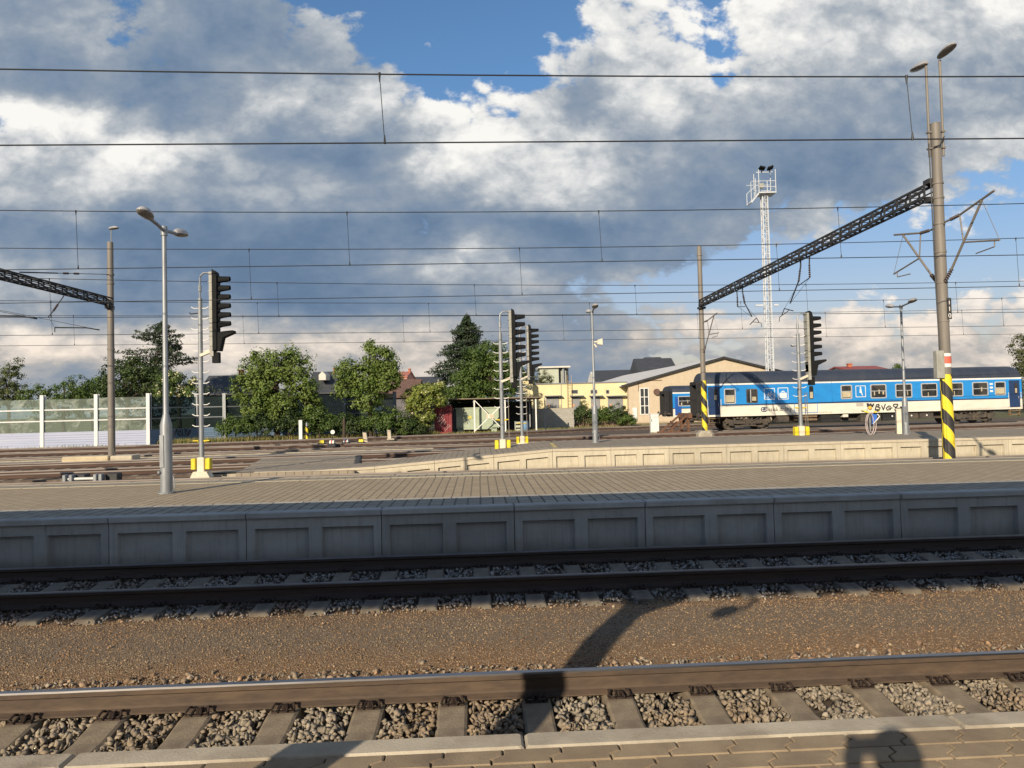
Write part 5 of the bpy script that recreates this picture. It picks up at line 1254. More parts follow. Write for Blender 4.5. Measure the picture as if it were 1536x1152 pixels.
def conifer(label,base,h,r,m,n_br=150,seed=2,droop=.28,pads=False,lean=0,group=None,size=.26):
    rs=np.random.RandomState(seed); t=thing('tree',label,'tree',base,0,group); b=np.array(Vector(base))
    mb=MB(); mb.tube([tuple(b+[0,0,-.1]),tuple(b+[lean*.5,0,h*.5]),tuple(b+[lean,0,h])],[.22,.13,.02],8)
    C=[];D=[]
    for i in range(n_br):
        f=(i+rs.rand())/n_br; z=h*(.10+.88*f**.85); L=(r*(1-f**1.9)*(.8+.26*math.sin(f*31)) if not pads else r*(1-f**2.4)*(.75+.5*math.sin(f*9)**2))*rs.uniform(.72,1.12)+.22
        a=rs.uniform(0,6.283); d=np.array([math.cos(a),math.sin(a),0]); o=b+[lean*z/h,0,z]
        nn=int(16+L*24); s=rs.rand(nn)**.75
        zz=-droop*L*s**1.4+.10*L*s**4 if not pads else .16*L*s+rs.normal(size=nn)*.05
        P=o+d[None]*(s*L)[:,None]; P[:,2]+=zz
        w=(.10+.22*(1-s))*min(L,1.6)*(1.4 if pads else 1.0); side=np.array([-d[1],d[0],0]); P+=side[None]*(rs.normal(size=nn)*w)[:,None]; P[:,2]+=rs.normal(size=nn)*.05-np.abs(rs.normal(size=nn))*.10*(0 if pads else 1)
        C.append(P); D.append(np.tile(d*.35+np.array([0,0,.8]),(nn,1))+rs.normal(size=(nn,3))*.5)
        if i%3==0: mb.tube([tuple(o),tuple(o+d*L*.85+[0,0,-droop*L*.6 if not pads else .1*L])],[.035,.01],5)
    mb.build('trunk',MT['bark'],t); C=np.concatenate(C);D=np.concatenate(D)
    V,Fc=leaves(C,D,rs.uniform(size*.6,size*1.25,len(C)),rs,.38,.3); np_mesh('crown',V-np.array(t.location),Fc,m,t); return t
def build_trees():
    g1=leaf_mat('fresh_green_leaves',(.032,.068,.013,1),(.155,.225,.042,1),(.20,.25,.065,1)); g2=leaf_mat('mid_green_leaves',(.022,.05,.012,1),(.095,.155,.03,1),(.13,.185,.042,1))
    gd=leaf_mat('dark_green_leaves',(.018,.038,.012,1),(.062,.10,.026,1),(.08,.115,.035,1)); gp=leaf_mat('pine_needles',(.02,.036,.02,1),(.06,.085,.045,1),(.09,.105,.055,1),.12)
    gs=leaf_mat('spruce_needles',(.016,.034,.02,1),(.05,.08,.04,1),(.07,.098,.046,1),.1); gy=leaf_mat('yellowish_elder_leaves',(.075,.12,.018,1),(.25,.30,.055,1),(.32,.34,.09,1)); go=leaf_mat('olive_leaves',(.045,.055,.025,1),(.13,.14,.065,1))
    gl=leaf_mat('pale_green_leaves',(.035,.06,.018,1),(.12,.15,.05,1),(.16,.17,.07,1))
    fl=mat('cream_elder_blossom',(.62,.58,.36,1),(.5,.46,.28,1),rough=.8,island=.15)
    gr='trees and shrubs along the far side of the yard'
    def B(px,d,z=-.2): return GP(px,d,z)
    def k(px,py,d,bx,rr,dd=0):   # blob centre relative to a tree base at image column bx
        hy=609-.024*(px-768); return ((( px-bx)/F*d, dd, 2.28+(hy-py)*d/F), rr)
    d=72; broadleaf('pale young tree with pointed top at the far left edge',B(12,d),[k(12,585,d,12,(1.3,1.3,2.0)),k(20,558,d,12,(.75,.75,1.5)),k(-6,580,d,12,(1.3,1.3,1.8)),k(32,590,d,12,(.9,.9,1.2))],3200,gl,(.14,.26),.5,gr,seed=3)
    d=63; broadleaf('low rounded bush behind the left glass panels',B(95,d),[k(95,590,d,95,(2.2,1.2,1.3)),k(118,580,d,95,(1.0,.9,1.2)),k(60,596,d,95,(1.8,1.1,1.0)),k(90,612,d,95,(3.0,1.2,1.2))],3400,g2,(.13,.24),.5,gr,seed=4,name='shrub',cat='shrub')
    d=70; conifer('dark spreading pine with layered branches behind the left lamp post',B(222,d),11.3,4.6,gp,150,5,.05,True,1.3,gr,.32)
    broadleaf('dark bushy tree in front of the spreading pine',B(190,63),[k(185,570,63,190,(1.9,1.3,1.7)),k(212,556,63,190,(1.5,1.2,1.5)),k(235,575,63,190,(1.7,1.2,1.3)),k(160,588,63,190,(1.3,1.1,1.1))],5200,gd,(.14,.26),.55,gr,seed=6)
    broadleaf('dark green bush between the thin mast and the pine',B(140,66),[k(140,588,66,140,(1.8,1.2,1.3)),k(150,578,66,140,(1.1,1,1.1)),k(120,595,66,140,(1.4,1.2,1))],3000,g2,(.14,.25),.5,gr,seed=16,name='shrub',cat='shrub')
    broadleaf('elder shrub with cream blossom left of the big signal',B(268,61.5),[k(275,575,61.5,268,(1.2,.9,.8)),k(258,567,61.5,268,(1.0,.8,.7)),k(285,588,61.5,268,(.9,.8,.8)),k(245,590,61.5,268,(1.0,.8,.8))],2600,g2,(.13,.22),.42,gr,flowers=(140,fl,.2),seed=7,name='shrub',cat='shrub')
    d=60.5; broadleaf('big rounded green tree right of the large dark signal',B(415,d),[k(415,548,d,415,(1.55,1.5,1.35)),k(385,558,d,415,(1.35,1.3,1.3)),k(442,552,d,415,(1.3,1.3,1.4)),k(372,580,d,415,(1.2,1.3,1.2)),k(455,580,d,415,(1.35,1.3,1.3)),k(412,580,d,415,(1.8,1.6,1.4)),k(425,608,d,415,(1.9,1.5,1.2)),k(386,610,d,415,(1.3,1.3,1.1)),k(466,606,d,415,(.9,1.2,1.2)),k(437,527,d,415,(.5,.6,.5)),k(384,534,d,415,(.5,.5,.5))],11500,g1,(.15,.28),.62,gr,.2,seed=8)
    d=61.5; broadleaf('two topped green tree between the dark roofed houses',B(555,d),[k(565,535,d,555,(1.1,1.1,1.3)),k(584,545,d,555,(.85,1,1.2)),k(522,556,d,555,(1.1,1.1,1.1)),k(548,565,d,555,(1.4,1.3,1.3)),k(578,572,d,555,(1.2,1.2,1.2)),k(520,582,d,555,(.9,1,1)),k(553,598,d,555,(1.6,1.3,1.2)),k(588,560,d,555,(.8,.9,.8)),k(556,520,d,555,(.45,.5,.55))],9000,g1,(.15,.28),.58,gr,.18,seed=9)
    conifer('tall dark spruce behind the carport',B(703,75),12.0,5.5,gs,400,10,.2,False,0,gr,.3)
    d=70; broadleaf('dense green tree in front of the spruce, behind the pair of signals',B(740,d),[k(738,528,d,740,(1.3,1.3,1.2)),k(715,545,d,740,(1.5,1.4,1.5)),k(758,545,d,740,(1.4,1.4,1.4)),k(740,560,d,740,(2.2,1.8,1.7)),k(700,575,d,740,(1.8,1.5,1.6)),k(775,565,d,740,(1.0,1.2,1.3)),k(735,590,d,740,(2.6,1.6,1.3)),k(690,592,d,740,(1.5,1.3,1.2))],11000,g2,(.15,.28),.62,gr,.2,seed=11)
    d=63; broadleaf('yellowish blossoming elder left of the red container',B(640,d),[k(640,588,d,640,(1.5,1.1,1.0)),k(650,598,d,640,(1.1,1,1.0)),k(622,598,d,640,(1.0,1,1.1)),k(633,622,d,640,(1.2,1,1.2)),k(662,583,d,640,(.6,.6,.6))],6000,gy,(.12,.22),.42,gr,.1,flowers=(130,fl,.16),seed=12,name='shrub',cat='shrub')
    for i,(px,top,w,mm,lab) in enumerate(((352,622,1.5,g2,'leafy shrub in the grass beside the dark house'),(385,615,1.4,gd,'climbing green shrub under the big rounded tree'),(432,612,1.4,gd,'dark shrub behind the white post'),(478,610,1.5,g2,'leafy shrub between the two big trees'),(520,618,1.2,gd,'small dark shrub left of the wooden post'),(560,612,1.4,g2,'arching green shrub under the two topped tree'),(592,610,1.5,g2,'bushy green shrub left of the yellowish elder'),(612,628,1.0,gd,'low dark shrub at the foot of the yellowish elder'))):
        d=59.5+i*.35; cy=(top+648)/2; hh=(648-top)/2*d/F
        broadleaf(lab,B(px,d),[k(px,cy,d,px,(w*.8,.8,hh)),k(px-14,cy+8,d,px,(w*.55,.7,hh*.7)),k(px+15,cy+6,d,px,(w*.6,.7,hh*.75))],2000,mm,(.12,.22),.42,gr,.05,seed=20+i,name='shrub',cat='shrub')
    d=104; broadleaf('grey green olive bush rising behind the left end of the yellow building',B(806,d),[k(806,568,d,806,(2.0,1.5,1.5)),k(822,573,d,806,(1.3,1.3,1.1)),k(791,575,d,806,(1.3,1.3,1.1)),k(806,588,d,806,(2.0,1.3,1.5))],3400,go,(.13,.24),.45,gr,seed=30,name='shrub',cat='shrub')
    for i,(px,top,w,lab) in enumerate(((873,601,.75,'round bush topping the left end of the wooden fence'),(902,606,1.2,'bush on the fence in front of the second grey door'),(925,604,1.5,'wide bush on the fence in front of the third grey door'),(940,622,.7,'low bush at the right end of the fence'))):
        d=73.2; hh=(632-top)/2*d/F; cy=(632+top)/2
        broadleaf(lab,B(px,d),[k(px,cy,d,px,(w*.8,.7,hh)),k(px-8,cy+4,d,px,(w*.6,.6,hh*.8)),k(px+9,cy+5,d,px,(w*.55,.6,hh*.7))],1700,(gd,g2,gd,g2)[i],(.11,.2),.35,gr,.05,seed=40+i,name='shrub',cat='shrub')
    d=88; broadleaf('tall green tree behind the right end of the coach',B(1545,d),[k(1540,545,d,1545,(1.8,1.6,2.2)),k(1535,522,d,1545,(1.2,1.2,1.6)),k(1560,540,d,1545,(1.9,1.6,2.4)),k(1550,575,d,1545,(2.4,1.8,2)),k(1555,515,d,1545,(1.1,1.1,1.2))],5200,go,(.16,.3),.6,gr,seed=50)
    d=100; broadleaf('small treetop peeking over the coach roof',B(1350,d),[k(1349,552,d,1350,(.9,.9,.8)),k(1346,560,d,1350,(1.2,1,1)),k(1354,560,d,1350,(1,1,1)),k(1350,580,d,1350,(1.3,1,1.5))],1500,g2,(.15,.28),.45,gr,seed=51)
    # rough grass along the far edge of the tracks
    rs=np.random.RandomState(60); P=[];Sx=[]
    edge=[(200,56.2),(300,58.2),(340,59),(450,60.3),(560,61.5),(640,62.6),(760,64.2),(860,70),(960,74),(1000,76)]
    mb=MB(); 
    for (a,da),(b,db) in zip(edge,edge[1:]):
        p=[GP(a,da),GP(b,db),GP(b,db+24),GP(a,da+24)]; mb.add([(q.x,q.y,-.235) for q in p],[(0,1,2,3)])
    gm=mat('dry_grass_ground',(.12,.115,.035,1),(.19,.155,.07,1),(.07,.085,.025,1),rough=.95,scale=1.2,world=True)
    tag(mb.build('grass_verge',gm),kind='structure')
    V=[];Fc=[];base=0; N=15000
    u=rs.rand(N); pxs=np.interp(rs.rand(N),[0,1],[200,985]); ds=np.interp(pxs,[e[0] for e in edge],[e[1] for e in edge])+rs.rand(N)**1.6*3.2
    dens=np.where(pxs>840,.35,1.0)*np.where((pxs>655)&(pxs<840),.5,1.0); keep=rs.rand(N)<dens; pxs,ds=pxs[keep],ds[keep]; n=len(pxs)
    pos=np.array([GP(a,b,-.24)[:] for a,b in zip(pxs,ds)]); h=rs.uniform(.12,.5,n)*np.where(pxs>655,.55,1.0); a=rs.uniform(0,6.28,n); w=rs.uniform(.012,.035,n); lean=rs.normal(size=(n,2))*.12
    dx=np.stack([np.cos(a)*w,np.sin(a)*w,0*a],1); tip=pos+np.stack([lean[:,0],lean[:,1],h],1)
    V=np.stack([pos-dx,pos+dx,tip],1).reshape(-1,3); Fc=np.arange(n*3).reshape(-1,3)
    m,t,b=newmat('rough_grass_blades'); c=t.mix(t.n('ShaderNodeNewGeometry').outputs['Random Per Island'],(.07,.10,.02,1),(.30,.25,.085,1)); t.l(c,b.inputs['Base Color']); b.inputs['Roughness'].default_value=.8
    tag(np_mesh('grass',V,Fc,m),'dry yellow green grass along the edge of the yard','grass',kind='stuff')
    # a few weeds by the noise barrier
    n=900; px=rs.uniform(-20,225,n); dd=54.4+(px-64)*.0125+rs.rand(n)*.4; pos=np.array([GP(a_,b_,-.24)[:] for a_,b_ in zip(px,dd)]); h=rs.uniform(.08,.38,n)*(rs.rand(n)**1.5); a=rs.uniform(0,6.28,n); dx=np.stack([np.cos(a)*.02,np.sin(a)*.02,0*a],1)
    V=np.stack([pos-dx,pos+dx,pos+np.stack([rs.normal(size=n)*.06,0*h,h],1)],1).reshape(-1,3); tag(np_mesh('weeds',V,np.arange(n*3).reshape(-1,3),m),'sparse dry weeds at the foot of the noise barrier','weeds',kind='stuff')
# ------------------------------------------------------------------ buildings and yard furniture
def LX(px,d): return (px-768)/F*d
def LZ(px,py,d): return 2.08+(609-.024*(px-768)-py)*d/F
def house(label,px0,px1,d,yeave,yridge,depth,wm,rm,axis='x',cat='house',over=.3,chim=None,wins=(),cm=None,name='house',hip=0.0):
    x0,x1=LX(px0,d),LX(px1,d); pc=(px0+px1)/2; ze=LZ(pc,yeave,d); zr=LZ(pc,yridge,d); base=GP(pc,d,-.25); w=x1-x0; zb=-.25
    t=thing(name,label,cat,base,-YAW)
    L=lambda x,y,z:(x,y,z-zb)
    mb=MB()
    if axis=='x':
        mb.box((0,depth/2,(ze-zb)/2),(w,depth,ze-zb)); mb.prism([(0,ze-zb),(depth,ze-zb),(depth/2,zr-zb-.05)],(-w/2,0,0),(0,1,0),(0,0,1),(1,0,0),w); mb.build('wall',wm,t,off=False)
        mb=MB(); o=over; th=.16; hi=hip*w
        k=(zr-ze)/(depth/2)
        P=[(-w/2-o,-o,ze-zb-k*o),(w/2+o,-o,ze-zb-k*o),(w/2+o-hi,depth/2,zr-zb),(-w/2-o+hi,depth/2,zr-zb),(-w/2-o,depth+o,ze-zb-k*o),(w/2+o,depth+o,ze-zb-k*o)]
        V=P+[(x,y,z+th) for x,y,z in P]
        mb.add(V,[(0,1,2,3),(3,2,5,4),(6,7,8,9),(9,8,11,10),(0,1,7,6),(4,5,11,10),(0,3,9,6),(3,4,10,9),(1,2,8,7),(2,5,11,8)]); r=mb.build('roof',rm,t,off=False)
    else:
        mb.prism([(-w/2,0),(w/2,0),(w/2,ze-zb),(0,zr-zb-.02),(-w/2,ze-zb)],(0,0,0),(1,0,0),(0,0,1),(0,1,0),depth); mb.build('wall',wm,t,off=False)
        mb=MB(); o=over; th=.18; k=(zr-ze)/(w/2)
        P=[(-w/2-o,ze-zb-k*o),(0,zr-zb),(w/2+o,ze-zb-k*o)]
        out=P+[(w/2+o,ze-zb-k*o+th),(0,zr-zb+th),(-w/2-o,ze-zb-k*o+th)]
        mb.prism(out,(0,-o,0),(1,0,0),(0,0,1),(0,1,0),depth+2*o); r=mb.build('roof',rm,t,off=False)
    for c in (chim or ()):
        xa,xb=LX(c[0],d)-LX(pc,d),LX(c[1],d)-LX(pc,d); z0,z1=LZ(c[0],c[3],d)-zb,LZ(c[0],c[2],d)-zb
        mb=MB(); mb.bbox(((xa+xb)/2,depth*.45,(z0+z1)/2),(xb-xa,.6,z1-z0),.03); mb.box(((xa+xb)/2,depth*.45,z1+.05),(xb-xa+.1,.7,.1)); q=mb.build('chimney',cm or MT['brick'],r,off=False)
    for wi in wins:
        xa,xb=LX(wi[0],d)-LX(pc,d),LX(wi[1],d)-LX(pc,d); z1,z0=LZ(pc,wi[2],d)-zb,LZ(pc,wi[3],d)-zb
        mb=MB(); ring(mb,[(xa,z0),(xb,z0),(xb,z1),(xa,z1)],[(xa+.08,z0+.08),(xb-.08,z0+.08),(xb-.08,z1-.08),(xa+.08,z1-.08)],-.05,.07); q=mb.build('window',MT['white'],t,off=False)
        mb=MB(); mb.box(((xa+xb)/2,-.01,(z0+z1)/2),(xb-xa-.14,.03,z1-z0-.14)); mb.build('pane',MT['hglass'],q,off=False)
    return t
def build_buildings():
    M=MT
    M['brick']=mat('orange_brick',(.42,.14,.07,1),(.33,.11,.06,1),rough=.9,scale=4); M['hglass']=mat('dark_window_pane',(.03,.035,.04,1),(.06,.065,.07,1),rough=.12,scale=2)
    M['slate']=mat('dark_slate_roof',(.045,.05,.06,1),(.035,.038,.046,1),(.065,.068,.075,1),rough=.7,scale=3,stretch=(1,1,4)); M['redroof']=mat('red_metal_roof',(.28,.06,.045,1),(.22,.05,.04,1),rough=.6,scale=2,stretch=(6,1,1)); M['brownroof']=mat('brown_tile_roof',(.13,.075,.06,1),(.1,.058,.047,1),(.16,.1,.08,1),rough=.85,scale=6,stretch=(1,1,3))
    M['render_white']=mat('white_render',(.6,.58,.53,1),(.52,.5,.45,1),rough=.9,scale=1.5); M['render_pink']=mat('salmon_render',(.52,.26,.2,1),(.44,.22,.17,1),rough=.9,scale=1.2); M['darkwall']=mat('dark_timber_wall',(.045,.05,.062,1),(.032,.036,.046,1),rough=.8,scale=4,stretch=(8,8,1)); M['greenwhite']=mat('pale_green_panel',(.42,.45,.37,1),(.36,.39,.32,1),rough=.8,scale=1,stretch=(1,1,3)); M['greyroof']=mat('grey_metal_roof',(.2,.215,.24,1),(.16,.17,.19,1),rough=.5,scale=2)
    yel=mat('pale_yellow_render',(.68,.60,.36,1),(.63,.55,.32,1),(.57,.49,.30,1),rough=.9,scale=.7,big=.05,bump=.08,bscale=30)
    tan=wall_mat('weathered_tan_render',(.52,.44,.33,1),(.47,.39,.285,1),(.38,.30,.215,1),.4)
    house('dark roofed house with orange brick chimney right of the big signal',300,384,76,590,563,6,M['darkwall'],M['slate'],'x',chim=((345,351,554,572),))
    house('dark slate roofed house with small white dormer between the two big trees',462,520,88,588,557,7,M['darkwall'],M['slate'],'x',chim=((492,494,551,558),))
    hb=Vector(GP(491,88,-.25)); k=LX(484,88)-LX(491,88); mb=MB(); mb.prism([(-.42,0),(.42,0),(.42,.62),(0,1.05),(-.42,.62)],(k,-.02,LZ(484,570,88)+.25),(1,0,0),(0,0,1),(0,1,0),2.2); mb.box((k+1.5,1.6,LZ(484,560,88)+.25),(.3,.3,.5)); hh=[o for o in bpy.data.objects if o.get('label','').startswith('dark slate roofed house')][0]; mb.build('dormer',M['render_white'],hh,off=False)
    house('salmon pink house above the brown roof',583,611,96,566,557,8,M['render_pink'],mat('faded_red_tiles',(.42,.16,.11,1),(.36,.13,.1,1),rough=.85,scale=5),'x',chim=((608,611,552,560),),over=.1)
    house('brown tiled house right of the two topped tree',572,624,72,594,570,5,mat('grey_violet_wall',(.16,.15,.17,1),(.12,.115,.13,1),rough=.9,scale=1),M['brownroof'],'x')
    house('small cream gable with a red roof by the pink house',600,622,84,579,570,4,M['render_white'],M['redroof'],'y',over=.2)
    house('distant long dark roof left of the spruce',612,662,112,575,565,8,M['darkwall'],M['slate'],'x')
    # shed with tan gable
    d=84.0; x0,x1=LX(941,d),LX(1231,d); base=GP(1086,d,-.25); zb=-.25; ze=LZ(1086,573.5,d)-zb; zr=LZ(1086,536.5,d)-zb; w=x1-x0
    t=thing('shed','long workshop shed with a tan gable and shallow dark edged roof','shed',base,R(4.6)-YAW)
    mb=MB(); mb.prism([(-w/2,0),(w/2,0),(w/2,ze),(0,zr-.02),(-w/2,ze)],(0,0,0),(1,0,0),(0,0,1),(0,1,0),88); mb.build('wall',tan,t,off=False)
    rw=mat('pale_sheet_roof',(.62,.61,.59,1),(.55,.54,.52,1),(.46,.44,.42,1),rough=.6,scale=1.5,stretch=(6,.4,1)); k=(zr-ze)/(w/2); o=.9
    mb=MB(); P=[(-w/2-o,ze-k*o),(0,zr),(w/2+o,ze-k*o)]; mb.prism(P+[(w/2+o,ze-k*o+.12),(0,zr+.12),(-w/2-o,ze-k*o+.12)],(0,-.32,0),(1,0,0),(0,0,1),(0,1,0),88.6); rf=mb.build('roof',rw,t,off=False)
    mb=MB(); mb.prism([(p[0],p[1]-.08) for p in P]+[(w/2+o,ze-k*o+.135),(0,zr+.135),(-w/2-o,ze-k*o+.135)],(0,-.42,0),(1,0,0),(0,0,1),(0,1,0),.1); mb.build('verge_board',M['black'],rf,off=False)
    cx=LX(1086,d)
    mb=MB(); a,b=LX(957.5,d)-cx,LX(971.5,d)-cx; z1,z0=LZ(964,582,d)-zb,LZ(964,622,d)-zb
    ring(mb,[(a,z0),(b,z0),(b,z1),(a,z1)],[(a+.1,z0+.1),(b-.1,z0+.1),(b-.1,z1-.1),(a+.1,z1-.1)],-.06,.08); mb.box(((a+b)/2,-.02,(z0+z1)/2),(.09,.09,z1-z0-.1)); 
    for f in (.33,.66): mb.box(((a+b)/2,-.015,z0+(z1-z0)*f),(b-a-.1,.08,.08))
    q=mb.build('window',M['white'],t,off=False); mb=MB(); mb.box(((a+b)/2,-.012,(z0+z1)/2),(b-a-.16,.02,z1-z0-.16)); mb.build('pane',M['hglass'],q,off=False)
    mb=MB(); a,b=LX(953,d)-cx,LX(958.8,d)-cx; mb.box(((a+b)/2-.5,-.06,1.05),(.5,.1,1.5)); mb.build('door',M['white'],t,off=False)
    mb=MB(); mb.tube([(LX(983,d)-cx,-.05,LZ(983,588,d)-zb),(LX(983,d)-cx,-.3,LZ(983,588,d)-zb)],.36,14); mb.build('round_vent',M['brownroof'],t,off=False)
    mb=MB(); a,b=LX(956,d)-cx,LX(992,d)-cx; z=LZ(975,571,d)-zb; mb.box(((a+b)/2,-.02,z),(b-a,.05,.07)); mb.box((a,-.02,z-.6),(.05,.05,1.2)); mb.build('sill_band',M['brownroof'],t,off=False)
    # low yellow building joined to the shed
    xa,xb=LX(799,d),LX(940.8,d); base=GP(870,d,-.25); cx=LX(870,d); zt=LZ(870,575.3,d)-zb
    t=thing('low_building','low yellow flat roofed building with grey doors under small canopies','building',base,-YAW)
    mb=MB(); mb.box(((xa+xb)/2-cx,7.5,zt/2),(xb-xa-.05,15,zt)); mb.build('wall',yel,t,off=False)
    mb=MB(); mb.box(((xa+xb)/2-cx,7.5,zt+.06),(xb-xa+.1,15.2,.12)); mb.build('roof',M['greyroof'],t,off=False)
    xl=LX(781,d); zt2=LZ(790,572,d)-zb; mb=MB(); mb.box(((xl+xa)/2-cx-.02,5.5,zt2/2),(xa-xl+.06,14,zt2)); mb.build('end_block',yel,t,off=False)
    mb=MB(); mb.box((LX(842,d)-cx,-.02,zt/2),(.08,.06,zt)); mb.build('wall_shadow_strip',mat('grey_wall_shadow',(.35,.33,.28,1),rough=.9),t,off=False)  # a shadow line on the wall, built as a thin grey strip
    dg=mat('grey_door',(.24,.25,.26,1),(.2,.21,.22,1),rough=.6,scale=2)
    for i,(a,b) in enumerate(((819,838),(857,870.5),(886,899.5),(911.5,934))):
        u,v=LX(a,d)-cx,LX(b,d)-cx; z1=LZ((a+b)/2,595.5,d)-zb
        mb=MB(); mb.box(((u+v)/2,-.03,z1/2),(v-u,.1,z1)); mb.box(((u+v)/2,-.085,z1/2),(.05,.02,z1-.1)); dr=mb.build('door',dg,t,off=False)
        mb=MB(); mb.box(((u+v)/2+.1,-.36,z1+.12),(v-u+.5,.72,.1)); mb.build('door_canopy',M['greyroof'],t,off=False)
        mb=MB(); mb.box((u+(v-u)*.22,-.095,z1*.7),(.25,.02,.32)); mb.build('notice',mat('orange_notice',(.5,.28,.16,1),rough=.7) if i==0 else bpy.data.materials['orange_notice'],dr,off=False)
        if i<3:
            wa,wb=((857,867),(886,896),(909,914))[i]; u,v=LX(wa,d)-cx,LX(wb,d)-cx; z1,z0=LZ(wa,584.8,d)-zb,LZ(wa,590.5,d)-zb
            mb=MB(); mb.box(((u+v)/2,-.02,(z0+z1)/2),(v-u,.08,z1-z0)); w_=mb.build('window',dg,t,off=False); mb=MB(); mb.box(((u+v)/2,-.065,(z0+z1)/2),(v-u-.12,.02,z1-z0-.12)); mb.build('pane',M['hglass'],w_,off=False)
    mb=MB(); x=LX(851,d)-cx; mb.tube([(x,-.25,0),(x,-.25,zt+1)],.03,6); mb.tube([(x+.5,-.25,0),(x+.5,-.25,zt+1)],.03,6)
    for i in range(14): mb.tube([(x,-.25,.3+i*.36),(x+.5,-.25,.3+i*.36)],.018,5)
    mb.build('roof_ladder',mat('rusty_cream_ladder',(.42,.3,.17,1),rough=.8),t,off=False)
    # flat block behind
    d=118; base=GP(832,d,-.25); t=thing('block','pale green flat roofed block with dark glazed side behind the yellow building','building',base,-YAW); cx=LX(832,d); zt=LZ(832,551.5,d)+.25
    a,b,c_=LX(811,d)-cx,LX(839,d)-cx,LX(854,d)-cx
    mb=MB(); mb.box(((a+b)/2,5,zt/2),(b-a,10,zt)); mb.build('wall',M['greenwhite'],t,off=False)
    mb=MB(); mb.box(((b+c_)/2+.02,5.3,zt/2-.1),(c_-b,9.5,zt-.2)); gl=mb.build('glazed_side',M['hglass'],t,off=False)
    mb=MB(); mb.box(((a+c_)/2,4.8,zt+.1),(c_-a+.5,10.6,.25)); mb.build('roof',M['render_white'],t,off=False)
    mb=MB()
    for f in (.3,.7): mb.box((b+(c_-b)*f,.48,zt/2-.2),(.14,.1,zt-.6))
    mb.build('mullion',M['greenwhite'],gl,off=False)
    mb=MB(); mb.tube([(LX(846,d)-cx,.2,zt-2.5),(LX(846,d)-cx,.2,zt+.2)],.22,8); mb.build('flue',M['galv'],t,off=False)
    house('long dark hipped roof behind the left slope of the shed',893,968,130,572,553.5,14,M['render_white'],M['slate'],'x',hip=.12)
    house('steep dark grey gable roof rising above the shed',962,1022,126,562,533,14,M['slate'],M['slate'],'x',hip=.33)
    house('red roofed house showing above the coach roof',1276,1334,96,556,548.5,8,M['render_white'],M['redroof'],'x',chim=((1292,1298,544,551),),over=.25)
    house('far pale rooftop showing above the coach right of the mast',1434,1446,120,556,551.5,6,M['render_white'],M['brownroof'],'x',over=.1)
    house('far rooftop with small chimney near the right end of the coach',1474,1490,120,556,550.5,6,M['render_white'],M['brownroof'],'x',over=.1)
    # ---- noise barrier
    gm,t,b=newmat('scratched_acoustic_glass'); pos=t.n('ShaderNodeTexCoord').outputs['Object']
    n=t.rng(t.noise(pos,.9,8,.7,1.2),.50,.72); n2=t.rng(t.noise(t.mapping(pos,(1,1,2)),3.5,7,.7,2.5),.58,.72)
    c=t.mix(n,(.34,.37,.32,1),(.55,.57,.52,1)); c=t.mix(t.math('MULTIPLY',n2,.75),c,(.8,.82,.78,1)); t.l(c,b.inputs['Base Color']); b.inputs['Roughness'].default_value=.25
    tr=t.n('ShaderNodeBsdfTransparent'); tr.inputs[0].default_value=(.8,.9,.86,1); mx=t.n('ShaderNodeMixShader'); t.l(t.math('ADD',t.math('MULTIPLY',n,.34),.20),mx.inputs[0]); t.l(tr.outputs[0],mx.inputs[1]); t.l(b.outputs[0],mx.inputs[2]); t.l(mx.outputs[0],gm.node_tree.nodes['Material Output'].inputs[0])
    gd,t,b=newmat('dark_acoustic_glass'); b.inputs['Base Color'].default_value=(.035,.05,.05,1); b.inputs['Roughness'].default_value=.15; tr=t.n('ShaderNodeBsdfTransparent'); tr.inputs[0].default_value=(.55,.66,.66,1); mx=t.n('ShaderNodeMixShader'); mx.inputs[0].default_value=.4; t.l(tr.outputs[0],mx.inputs[1]); t.l(b.outputs[0],mx.inputs[2]); t.l(mx.outputs[0],gd.node_tree.nodes['Material Output'].inputs[0])
    lav=mat('pale_lavender_panel',(.38,.42,.56,1),(.32,.36,.50,1),(.43,.46,.57,1),rough=.6,scale=.8,stretch=(.3,1,9)); blu=mat('blue_grey_panel',(.14,.22,.33,1),(.10,.16,.25,1),(.2,.28,.38,1),rough=.6,scale=1.2,stretch=(.3,1,8))
    posts=[(-95,55),(-17,55),(64,55.2),(145,55.8),(223,56.4),(295,60.6),(337,61.4),(395,63.5),(455,64.5),(517,65.4),(592,66.5)]
    ft=thing('noise_barrier','white framed noise barrier with scratched glass above pale lavender panels','noise barrier',GP(64,55.2,-.25)); pw=mat('white_barrier_post',(.66,.67,.66,1),(.56,.57,.57,1),rough=.5,scale=3)
